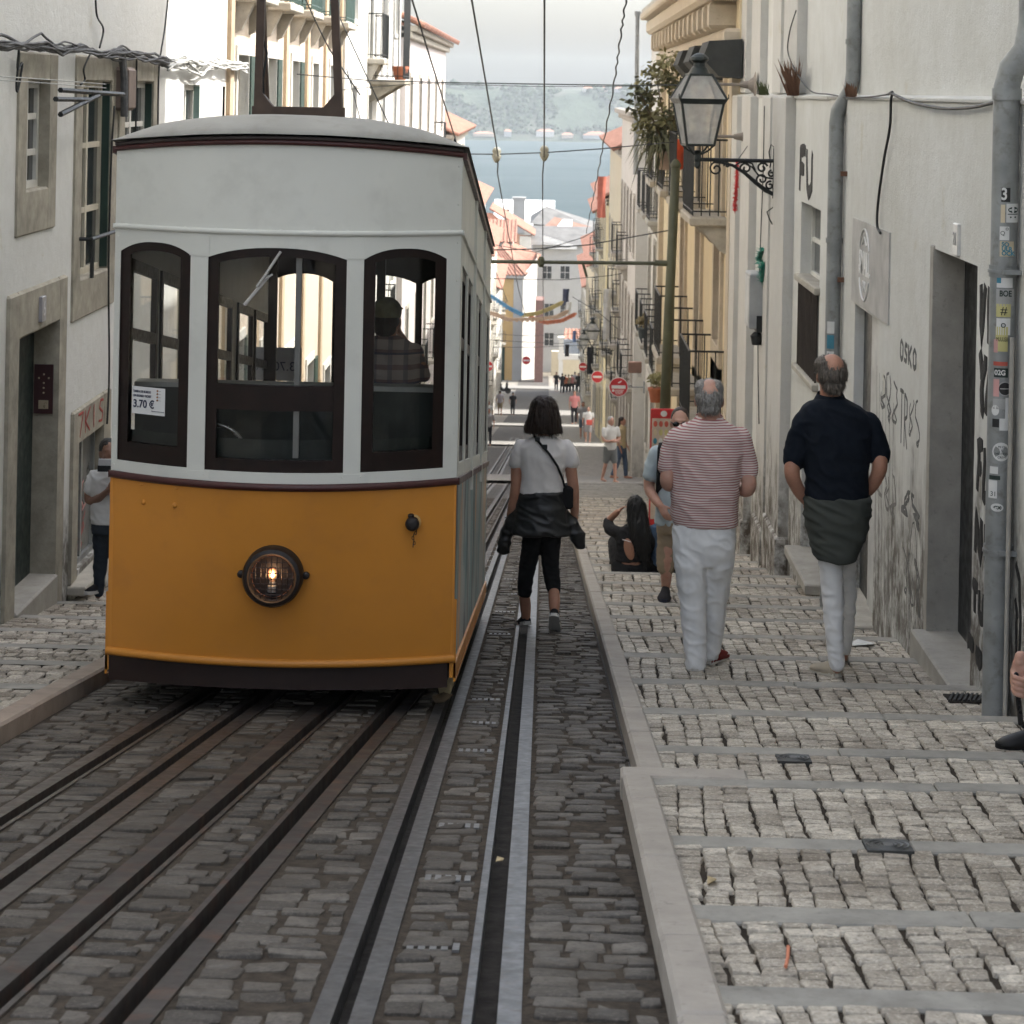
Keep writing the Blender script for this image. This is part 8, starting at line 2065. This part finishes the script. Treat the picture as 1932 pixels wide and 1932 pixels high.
# ---- seated on the steps
y5 = on_side(1190, 1081).y
F = Fig('person with long black hair sitting on the pavement steps, seen from behind, back partly bare', y5, (1190, 1081)); zs_ = side_z(F.y)
b = MB(); F.head(b, 1199, 962, (-.2, 1), .97, -.1); F.limb(b, [(1196, 998, 10), (1197, 982, 9.5)]); F.rings(b, [(1194, 996, 14, .06), (1192, 1008, 28, .085), (1191, 1035, 24, .09), (1190, 1062, 27, .1), (1190, 1078, 33, .13)])
F.limb(b, [(1164, 1006, 8.5), (1150, 1000, 8, .1), (1147, 985, 7, .18), (1165, 966, 6, .1)]); hand(b, F.P(1165, 966, .1), F.P(1178, 955, .06) - F.P(1165, 966, .1), (-.6, .3, .5), .9, .5, 1)
F.limb(b, [(1219, 1006, 8.5), (1226, 1025, 8), (1222, 1045, 7, .15), (1205, 1050, 6, .3)]); hand(b, F.P(1205, 1050, .3), (-.6, .6, -.1), (0, 0, 1), .9, .5, -1)
c = F.P(1190, 1070)
for k in (-1, 1): b.limb([c + Vector((k * .1, 0, -.0)), c + Vector((k * .14, .42, .16)), c + Vector((k * .13, .68, -.12)), c + Vector((k * .13, .72, -.30))], [.085, .065, .05, .035], 12)
F.skin(b, SKIN, .011)
h = MB(); F.rings(h, [(1199, 936, 4, .04), (1199, 939, 11, .07), (1200, 948, 17, .1), (1202, 962, 19, .105), (1204, 985, 20, .085, -.05), (1208, 1010, 20, .06, -.085), (1213, 1035, 16, .045, -.095), (1216, 1056, 9, .03, -.1)], pw=2.1); hr = remesh(h, 'hair', .008, HBLACK, F.t, 3, strands(.012, 50)); fuzz(F, hr, 900, .12, HBLACK, out=.12)
q = MB(); DK = mat('speckled_black_knit', (.022, .021, .022), .9, .9, 160, 0, .2, .2, 150)
F.rings(q, [(1195, 990, 13, .07), (1193, 998, 26, .085), (1192, 1010, 32, .1), (1191, 1035, 29, .105), (1190, 1058, 31, .115)]); F.limb(q, [(1166, 1004, 11), (1151, 998, 10.5, .1), (1147, 986, 9.5, .18)]); F.limb(q, [(1218, 1004, 11), (1226, 1024, 10), (1223, 1044, 9, .15)]); F.cloth(q, 'top', DK, .01, .011)
q = MB(); F.rings(q, [(1190, 1062, 32, .125), (1190, 1074, 37, .16), (1190, 1084, 36, .16)])
for k in (-1, 1): q.limb([c + Vector((k * .1, 0, 0)), c + Vector((k * .14, .42, .16)), c + Vector((k * .13, .68, -.12)), c + Vector((k * .13, .71, -.26))], [.1, .08, .065, .05], 12)
F.cloth(q, 'trousers', MATS['black_cotton'], .006, .012)
cb = F.P(1187, 1036, -.112); q = MB(); q.ell(cb, (.05, .016, .11), Matrix.Rotation(R(-14), 3, 'Y')); q.build('bare_back', SKIN, F.t, True)
cb = F.P(1183, 1020, -.126); q = MB(); q.tube([cb + Vector((-.045, .012, .008)), cb + Vector((.04, -.004, -.012))], [(.012, .004)] * 2, 8); q.build('white_strap', fabric('white_tee', (.6, .58, .56)), F.t)
F = Fig('person in blue denim sitting on the steps beside the long-haired person, mostly hidden', y5 + .1, (1252, 1079))
b = MB(); F.head(b, 1258, 958, (.1, 1), .97); F.limb(b, [(1256, 992, 10), (1257, 976, 9.5)]); F.rings(b, [(1255, 995, 18, .07), (1254, 1030, 20, .09), (1252, 1072, 24, .12)]); c = F.P(1254, 1066)
for k in (-1, 1): b.limb([c + Vector((k * .1, 0, 0)), c + Vector((k * .13, .42, .15)), c + Vector((k * .13, .68, -.12)), c + Vector((k * .13, .72, -.28))], [.085, .065, .05, .035], 12); F.limb(b, [(1254 + k * 20, 1003, 9), (1254 + k * 24, 1030, 8), (1254 + k * 10, 1045, 7, .25)])
for k in (-1, 1): hand(b, F.P(1254 + k * 10, 1045, .25), (-.3 * k, .8, -.2), (0, 0, 1), .9, .5, k)
F.skin(b, SKIN, .012); DEN = fabric('blue_denim', (.07, .115, .18))
q = MB(); F.rings(q, [(1255, 985, 12, .075), (1255, 995, 24, .095), (1254, 1020, 25, .11), (1253, 1068, 27, .13)])
for k in (-1, 1): F.limb(q, [(1254 + k * 20, 1002, 11.5), (1254 + k * 24, 1028, 10.5), (1254 + k * 14, 1042, 9.5, .18)])
F.cloth(q, 'jacket', DEN, .01, .012); q = MB(); F.rings(q, [(1253, 1064, 28, .13), (1253, 1082, 27, .15)])
for k in (-1, 1): q.limb([c + Vector((k * .1, 0, 0)), c + Vector((k * .13, .42, .15)), c + Vector((k * .13, .68, -.12)), c + Vector((k * .13, .71, -.25))], [.1, .08, .065, .05], 12)
F.cloth(q, 'trousers', MATS['black_cotton'], .006, .012); h = MB(); hairell(h, F.hc, F.hf, (((0, -.03, .02), (.084, .09, .09)), ((0, -.05, -.05), (.07, .05, .06)))); remesh(h, 'hair', .009, HBROWN, F.t, 3)

# ---- woman with a phone left of the tram
yl_ = 18.5
def left_z(y): return gz(y) + LH + .03
F = Fig('person in white printed tee and dark jeans holding a phone, half behind the tram', yl_, (190, 1142))
b = MB(); F.head(b, 205, 853, (.35, -1), .93, .12); F.limb(b, [(204, 892, 10), (204, 878, 9.5), (204, 866, 10)]); F.rings(b, [(205, 890, 20, .065), (205, 910, 30, .09), (205, 985, 30, .1)])
F.limb(b, [(174, 900, 9.5), (169, 925, 8.8), (168, 944, 8.2), (186, 940, 7, -.1), (204, 925, 5.5, -.2)]); F.limb(b, [(236, 900, 9.5), (242, 930, 8.5), (236, 925, 7, -.15), (218, 900, 5.5, -.26)])
hand(b, F.P(204, 925, -.2), F.P(216, 915, -.22) - F.P(204, 925, -.2), (-.2, -.8, .3), .86, .7, -1); hand(b, F.P(218, 900, -.26), F.P(212, 884, -.27) - F.P(218, 900, -.26), (.6, .6, 0), .86, .6, 1)
F.limb(b, [(191, 1000, 15), (189, 1060, 11.5), (187, 1098, 9), (185, 1124, 6)]); F.limb(b, [(219, 1000, 15), (221, 1060, 11.5, .05), (222, 1095, 9, .1), (222, 1120, 6, .1)]); F.skin(b, SKIN3, .010)
h = MB(); hairell(h, F.hc, F.hf, (((0, -.028, .03), (.08, .092, .085)), ((0, -.06, -.02), (.075, .06, .075)), ((0, -.1, -.01), (.045, .045, .045)))); remesh(h, 'hair', .007, HBLACK, F.t, 3, strands(.004))
q = MB(); F.rings(q, [(205, 882, 14, .07), (205, 888, 26, .085), (205, 900, 34, .1), (204, 930, 32, .105), (204, 965, 32, .11), (205, 988, 33, .115)]); F.limb(q, [(177, 897, 11.5), (172, 910, 12), (170, 924, 12)]); F.limb(q, [(234, 897, 11.5), (239, 912, 12), (241, 924, 12)]); o = F.cloth(q, 'shirt', fabric('printed_tee', (.58, .58, .57)), .007, .011)
q = MB(); rr = random.Random(6)
for k in range(9): c = F.P(203 + rr.uniform(-8, 10), 925 + rr.uniform(-10, 12), -.112); q.ell(c, (.018, .006, .014), seg=8, rings=5)
q.build('print', mat('print_teal_red', (.3, .22, .24), .8, .7, 30), o)
q = MB(); F.rings(q, [(204, 980, 31, .11), (205, 1005, 32, .12)]); F.limb(q, [(191, 1005, 17), (189, 1060, 13.5), (187, 1095, 11), (186, 1118, 9)]); F.limb(q, [(219, 1005, 17), (221, 1060, 13.5, .05), (222, 1095, 11, .1), (222, 1114, 9, .1)]); F.cloth(q, 'trousers', fabric('dark_jeans', (.025, .032, .042)), .007, .011)
for (u, dy) in ((187, .05), (222, .12)):
    hl_ = F.P(u, 1132, dy); te = hl_ + Vector((-.06 if u < 200 else .0, -.23, 0)); z_ = left_z(hl_.y) + .0
    hl_.z = left_z(hl_.y) + .03; te.z = left_z(te.y) - .005 + .03
    q = MB(); shoe(q, hl_, te, .065); o = q.build('shoe', MATS['black_canvas'], F.t, True, 60); sole(hl_, te).build('sole', MATS['white_rubber'], o, True, 40)
p = F.P(203, 876, -.3); ph = thing('phone', 'phone in a black and white case held up by the person left of the tram', 'phone', p)
q = MB(); q.bbox(p.x - .075, p.x + .085, p.y - .006, p.y + .006, p.z - .04, p.z + .045, .004); q.build('case', mat('phone_white', (.5, .5, .5), .3), ph); MB().box(p.x - .08, p.x + .088, p.y - .012, p.y - .0065, p.z - .06, p.z - .01).build('flap', IRON, ph)

# ---- passenger in a cap inside the tram
y6 = YF + 1.55; zfl = Z_BD + .12 - SL * 1.55
F = Fig('person in a two-tone cap and plaid shirt standing inside the tram, seen from behind', y6, (738, 960)); F.t.location.z = zfl; WL[F.t] = Vector(F.t.location)
b = MB(); F.head(b, 730, 602, (.15, 1), 1.02); F.limb(b, [(733, 652, 18), (731, 628, 17)]); F.rings(b, [(735, 648, 30, .07), (737, 680, 52, .11), (738, 760, 46, .11), (738, 850, 46, .11)])
F.limb(b, [(688, 662, 15), (672, 705, 13, .05), (690, 690, 11, .25), (716, 640, 9, .3)]); F.limb(b, [(784, 664, 15), (796, 708, 13, .05), (782, 680, 11, .2), (757, 636, 9, .25)]); hand(b, F.P(757, 636, .25), F.P(748, 612, .22) - F.P(757, 636, .25), (.8, .2, 0), 1, .5, -1); hand(b, F.P(716, 640, .3), (0, .1, 1), (-.8, .2, 0), 1, .5, 1)
for sg, u in ((-1, 716), (1, 760)): p = F.P(u, 850); b.limb([p, Vector((p.x, p.y, lerp(p.z, zfl, .5))), Vector((p.x, p.y, zfl + .06))], [.09, .06, .045], 12); b.limb([Vector((p.x, p.y - .05, zfl + .04)), Vector((p.x, p.y + .15, zfl + .035))], [.04, .035], 10)
F.skin(b, SKIN, .011)
q = MB(); F.rings(q, [(732, 634, 20, .085), (734, 644, 38, .1), (736, 658, 52, .115), (738, 700, 52, .13), (738, 770, 50, .13), (738, 850, 52, .135)]); F.limb(q, [(690, 664, 18), (675, 702, 16, .05), (688, 692, 14, .22)]); F.limb(q, [(782, 666, 18), (795, 706, 16, .05), (784, 684, 14, .18)]); F.cloth(q, 'shirt', plaid('plaid_shirt'), .012, .011)
q = MB()
for u in (716, 760): p = F.P(u, 850); q.limb([p + Vector((0, 0, .06)), Vector((p.x, p.y, lerp(p.z, zfl, .5))), Vector((p.x, p.y, zfl + .08))], [.11, .085, .07], 12)
F.cloth(q, 'trousers', MATS['dark_jeans'], .006, .013)
q = MB(); f_, r_, M_ = frame(F.hf); q.ell(F.hc + M_ @ Vector((0, -.01, .045)), (.088, .105, .085), M_); q.ell(F.hc + M_ @ Vector((0, .13, .05)), (.07, .07, .012), M_); remesh(q, 'cap', .007, mat('cap_olive', (.11, .105, .05), .85, .5, 9), F.t, 2)
hh = MB(); hairell(hh, F.hc, F.hf, (((0, -.03, -.005), (.082, .085, .06)), ((0, -.05, -.05), (.068, .05, .05)))); remesh(hh, 'hair', .008, HBROWN, F.t, 2)

# ---- person resting in the doorway at the right edge: hand with a dark pen-like object, black shoe
y7 = on_side(1924, 1413).y
F = Fig('person sitting on a doorstep at the right edge, hand and black shoe in view', y7, (1945, 1410)); zs_ = side_z(y7)
hp = F.P(1915, 1262, -.02); ZS = nBt + .02
F.t.location = (2.66, y7, ZS); WL[F.t] = Vector(F.t.location)
b = MB(); sh_ = Vector((2.62, y7 + .12, ZS + .58)); el_ = Vector((2.50, y7 + .08, ZS + .22)); wr = F.P(1925, 1250, -.02)
head(b, (2.66, y7 + .3, ZS + .82), (-1, .1), 1.0); b.limb([(2.67, y7 + .3, ZS + .6), (2.66, y7 + .3, ZS + .74)], [.06, .055])
b.limb([(2.70, y7 + .3, ZS + .12), (2.69, y7 + .3, ZS + .35), (2.68, y7 + .3, ZS + .55)], [(.15, .11), (.15, .11), (.16, .09)], 16, (0, 1, 0))
b.limb([sh_, el_.lerp(sh_, .5), el_, el_.lerp(wr, .5), wr], [.05, .046, .042, .038, .028]); b.limb([(2.64, y7 + .48, ZS + .56), (2.6, y7 + .5, ZS + .3), (2.62, y7 + .3, ZS + .2)], [.05, .042, .032])
hand(b, (2.62, y7 + .3, ZS + .2), (.2, -.8, -.2), (0, 0, 1), 1, .5, 1)
for dy in (.02, .42): b.limb([(2.72, y7 + .2 + dy * .5, ZS + .09), (2.50 + dy * .2, y7 + .1 + dy, ZS + .22), (2.43 + dy * .5, y7 + dy, ZS - .02), (2.38 + dy * .5, y7 + dy, zs_ + .09)], [.085, .065, .05, .04], 12)
# the visible hand, fingers closed round the object
w_ = wr; d_ = (F.P(1915, 1330, -.03) - w_).normalized(); bk = Vector((-.55, -.8, .05)); a_ = Vector((-.85, .5, .0))
hs_ = 1.12
b.limb([w_ - d_ * .03, w_ + d_ * .04, w_ + d_ * .095], [(.030, .024), (.041, .022), (.040, .020)], 14, a_)
obj = F.P(1921, 1318, -.03)
for i in range(4):
    s0 = w_ + d_ * (.045 + .026 * i) + Vector((-.030 + .004 * i, .012, 0)); s1 = s0 + Vector((.004, -.05, -.012)); s2 = s1 + Vector((.034, -.014, -.008)); s3 = s2 + Vector((.020, .022, -.004))
    b.limb([s0, s1, s2, s3], [.0115, .0112, .0104, .0092], 10)
b.limb([w_ + d_ * .02 + Vector((.02, -.01, 0)), w_ + d_ * .035 + Vector((.028, -.045, .0)), w_ + d_ * .055 + Vector((.012, -.062, -.01))], [.0145, .0125, .0105], 10)
remesh(b, 'body', .0052, SKIN2, F.t, 4)
q = MB(); q.limb([(2.70, y7 + .3, ZS + .1), (2.69, y7 + .3, ZS + .35), (2.68, y7 + .3, ZS + .56)], [(.17, .13), (.165, .13), (.18, .1)], 16, (0, 1, 0)); q.limb([sh_, el_.lerp(sh_, .4)], [.066, .06]); q.limb([(2.64, y7 + .48, ZS + .56), (2.58, y7 + .5, ZS + .44)], [.066, .06]); F.cloth(q, 'shirt', fabric('grey_tee', (.2, .2, .2)), .006, .012)
q = MB()
for dy in (.02, .42): q.limb([(2.73, y7 + .2 + dy * .5, ZS + .1), (2.51 + dy * .2, y7 + .1 + dy, ZS + .22), (2.44 + dy * .5, y7 + dy, ZS - .02), (2.39 + dy * .5, y7 + dy, zs_ + .14)], [.1, .08, .068, .058], 12)
F.cloth(q, 'trousers', MATS['black_cotton'], .006, .012)
for dy in (.0, .42):
    hl_ = Vector((2.38 + dy * .5, y7 + dy, 0)); te = Vector((2.14 + dy * .5, y7 + dy - .03, 0)); hl_.z = side_z(hl_.y) + .014; te.z = side_z(te.y) + .014; q = MB(); shoe(q, hl_, te, .08, .05); o = q.build('shoe', fabric('black_leather_shoe', (.012, .012, .012), 300, .45), F.t, True, 60); sole(hl_, te, .052, .02).build('sole', MATS['black_cotton'], o, True, 40)
p0, p1 = F.P(1917, 1272, -.055), F.P(1926, 1366, -.055); q = MB(); q.limb([p0, p0.lerp(p1, .5), p1], [(.012, .007), (.013, .008), (.013, .008)], 12, (1, 0, 0)); q.ell(p0 + Vector((0, 0, .004)), (.008, .006, .006)); tag(q.build('vape_pen', mat('black_plastic', (.012, .012, .014), .3), None, True), 'slim black pen-like device held in the hand at the right edge', 'pen')

# ---- people farther down the street
def passer(label, u, vf, vh, top, bottom, hair, face=-1, shorts=False, arms='down', long=False, skin=SKIN, y=None, ang=0.0, group=None, on='road', ph=1, hat=None):
    if y is None: y = on_road(u, vf, .06).y
    b0 = on_y(u, vf, y); b0.z = gz(y) + .075; H = (vf - vh) * y / FP; s = H / 1.72
    t = thing('person', label, 'person', b0, group)
    M = Matrix.Rotation((0 if face > 0 else math.pi) + ang, 3, 'Z'); W = lambda x, yy, z: b0 + M @ Vector((x, yy, z)) * s
    vx = .016 + y * .00012
    f = M @ Vector((0, 1, 0))
    st_ = .17
    LG = [((-.09, 0, .9), (-.095, st_ * .5 * ph, .5), (-.09, st_ * ph - .05, .08)), ((.09, 0, .9), (.095, -st_ * .3 * ph, .5), (.09, -st_ * ph - .05, .1))]
    if arms == 'crossed': AR = [((-.2, 0, 1.38), (-.24, .06, 1.12), (.06, .2, 1.12)), ((.2, 0, 1.38), (.24, .06, 1.12), (-.06, .22, 1.08))]
    else: AR = [((-.2, 0, 1.38), (-.25, -.02, 1.1), (-.24, .1, .86)), ((.2, 0, 1.38), (.25, -.02, 1.1), (.24, .06, .86))]
    b = MB(); head(b, W(0, .02, 1.6), f, s, 0, y < 110); b.limb([W(0, 0, 1.4), W(0, .0, 1.52)], [.055 * s] * 2, 10)
    b.limb([W(0, 0, .9), W(0, 0, 1.15), W(0, 0, 1.36)], [(.15 * s, .1 * s), (.13 * s, .1 * s), (.16 * s, .09 * s)], 14, M @ Vector((1, 0, 0)))
    for a in AR: b.limb([W(*a[0]), W(*a[1]), W(*a[2])], [.045 * s, .04 * s, .028 * s], 10); d = (W(*a[2]) - W(*a[1])).normalized(); b.limb([W(*a[2]), W(*a[2]) + d * .14 * s], [.03 * s, .02 * s], 8)
    for l in LG: b.limb([W(*l[0]), W(*l[1]), W(*l[2])], [.08 * s, .055 * s, .04 * s], 10); b.limb([W(l[2][0], l[2][1] - .03, .04), W(l[2][0], l[2][1] + .17, .035)], [.04 * s, .035 * s], 8)
    remesh(b, 'body', vx, skin, t, 3)
    q = MB(); q.limb([W(0, 0, .88), W(0, 0, 1.15), W(0, 0, 1.34), W(0, 0, 1.44)], [(.18 * s, .13 * s), (.165 * s, .12 * s), (.19 * s, .115 * s), (.1 * s, .08 * s)], 14, M @ Vector((1, 0, 0)))
    for a in AR: A, B = Vector(a[0]), Vector(a[1]); q.limb([W(*A), W(*A.lerp(B, .6))], [.065 * s, .06 * s], 10)
    remesh(q, 'shirt', vx, top, t, 3)
    q = MB(); q.limb([W(0, 0, .84), W(0, 0, .98)], [(.17 * s, .125 * s), (.165 * s, .12 * s)], 14, M @ Vector((1, 0, 0)))
    for l in LG:
        A, B, C_ = Vector(l[0]), Vector(l[1]), Vector(l[2])
        q.limb([W(*A), W(*A.lerp(B, .85))] if shorts else [W(*A), W(*B), W(*B.lerp(C_, .93))], [.1 * s, .088 * s] if shorts else [.1 * s, .075 * s, .06 * s], 10)
    remesh(q, 'shorts' if shorts else 'trousers', vx, bottom, t, 3)
    q = MB(); c = W(0, .02, 1.6); hairell(q, c, f, [((0, -.025 * s, .03 * s), (.086 * s, .098 * s, .09 * s))] + ([((0, -.07 * s, -.1 * s), (.09 * s, .05 * s, .15 * s))] if long else [])); remesh(q, 'cap' if hat else 'hair', vx * .8, hat or hair, t, 2)
    return t
fw, fd, fg, fj, fk, fp = fabric('far_white', (.6, .6, .58)), fabric('far_dark', (.025, .025, .03)), fabric('far_grey', (.33, .32, .32)), fabric('far_jeans', (.07, .1, .15)), fabric('far_khaki', (.32, .26, .17)), fabric('far_pink', (.5, .2, .19))
passer('person in white tee, grey shorts and pale cap with folded arms at the nearest crossing', 1150, 911, 786, fw, fabric('far_camo', (.15, .16, .16)), HBROWN, -1, True, 'crossed', skin=SKIN2, ang=.5, hat=fabric('cap_grey', (.4, .4, .39)))
passer('person in a straw-yellow top and jeans beside the one with folded arms', 1171, 904, 787, fabric('straw_top', (.46, .36, .2)), fj, HBROWN, -1, ang=1.2, long=True)
passer('person in a white shirt with a red bag walking at the second crossing', 1109, 836, 767, fw, fg, HBROWN, -1, True, skin=SKIN2)
p = on_y(1112, 797, on_road(1109, 836, .06).y - .25); q = MB(); q.bbox(p.x - .14, p.x + .14, p.y - .05, p.y + .05, p.z - .12, p.z + .12, .03); tag(q.build('red_handbag', mat('bag_red', (.55, .08, .06), .5)), 'red handbag carried by the person in the white shirt', 'bag')
passer('person with long dark hair and grey top left of the white shirt', 1099, 827, 758, fg, fabric('denim_short', (.1, .13, .17)), HBLACK, -1, True, long=True, ph=-1)
passer('person in a pink jacket and black trousers at the right of the far street', 1083, 801, 737, fp, fd, HBROWN, -1, ph=-1)
passer('person in a grey tee and black trousers on the left, just beyond the tram', 921, 841, 771, fg, fd, HBROWN, -1)
passer('person in a white tee behind the grey tee on the left', 921, 812, 757, fw, fd, HBROWN, -1, ph=-1)
passer('person in lilac tee and khaki shorts walking away on the left of the far street', 943, 784, 737, fabric('lilac_tee', (.42, .39, .42)), fk, HBROWN, 1, True)
passer('person dressed all in black in the middle of the far street', 967, 784, 740, fd, fd, HBLACK, 1)
passer('small person in a green tee at the left of the far street', 924, 778, 736, fabric('green_tee', (.06, .33, .22)), fd, HBLACK, -1)
fo = fabric('far_orange', (.5, .16, .08)); fb = fabric('far_black2', (.02, .02, .02))
for (u, vf, vh, tp_, lab) in ((1049, 756, 719, fd, 'person in dark clothes standing alone left of the far crowd'), (1060, 757, 718, fd, 'person in dark clothes at the left end of the far crowd'), (1066, 757, 721, fo, 'person in an orange top in the far crowd'), (1072, 758, 723, fk, 'person in a khaki top in the far crowd'), (1078, 756, 722, fp, 'person in a pink top in the middle of the far crowd'), (1084, 756, 718, fg, 'person in a grey top in the far crowd'), (1091, 757, 718, fb, 'person in black at the right end of the far crowd')):
    passer(lab, u, vf, vh, tp_, fd, HBLACK, -1 if u % 2 else 1, skin=SKIN, y=198 + (u % 5), group='crowd at the foot of the street')
# scooter parked at the left foot of the street
y8 = 196; p = on_y(946, 712, y8); p.z = gz(y8) + .09
t = thing('parked_scooter', 'dark parked scooter at the foot of the left-hand row', 'scooter', p)
for dx in (-.6, .6): q = MB(); q.lathe((p.x + dx, y8, p.z + .24), [(.1, -.05), (.24, -.05), (.26, 0), (.24, .05), (.1, .05)], 18, 'Y'); q.build('wheel', MATS['black_rubber'], t, True, 40)
q = MB(); q.limb([(p.x - .7, y8, p.z + .55), (p.x - .2, y8, p.z + .6), (p.x + .15, y8, p.z + .3), (p.x + .45, y8, p.z + .45), (p.x + .5, y8, p.z + .9)], [.14, .18, .13, .12, .1], 12); q.build('body', mat('scooter_black', (.02, .02, .022), .3), t, True)
q = MB(); q.limb([(p.x - .65, y8, p.z + .78), (p.x - .05, y8, p.z + .76)], [.1, .11], 10); q.build('saddle', MATS['black_rubber'], t, True)
q = MB(); q.tube([(p.x + .5, y8 - .3, p.z + 1.05), (p.x + .5, y8 + .3, p.z + 1.05)], .03, 8); q.tube([(p.x + .5, y8, p.z + .9), (p.x + .5, y8, p.z + 1.05)], .03, 8); q.box(p.x + .52, p.x + .54, y8 - .2, y8 + .2, p.z + 1.05, p.z + 1.4); q.build('handlebar', ZINC, t)

# ------------------------------------------------------------------ air between here and the far shore
m = bpy.data.materials.new('haze_air'); m.use_nodes = True; nt = m.node_tree; nt.nodes.remove(nt.nodes['Principled BSDF'])
pv = N(nt, 'ShaderNodeVolumePrincipled'); pv.inputs['Color'].default_value = (.86, .93, .97, 1); pv.inputs['Density'].default_value = HAZE; pv.inputs['Anisotropy'].default_value = .2
nt.links.new(pv.outputs[0], nt.nodes['Material Output'].inputs['Volume'])
setting(MB().box(-1600, 1600, -90, 2700, -56, 40).build('haze', m), 'stuff')
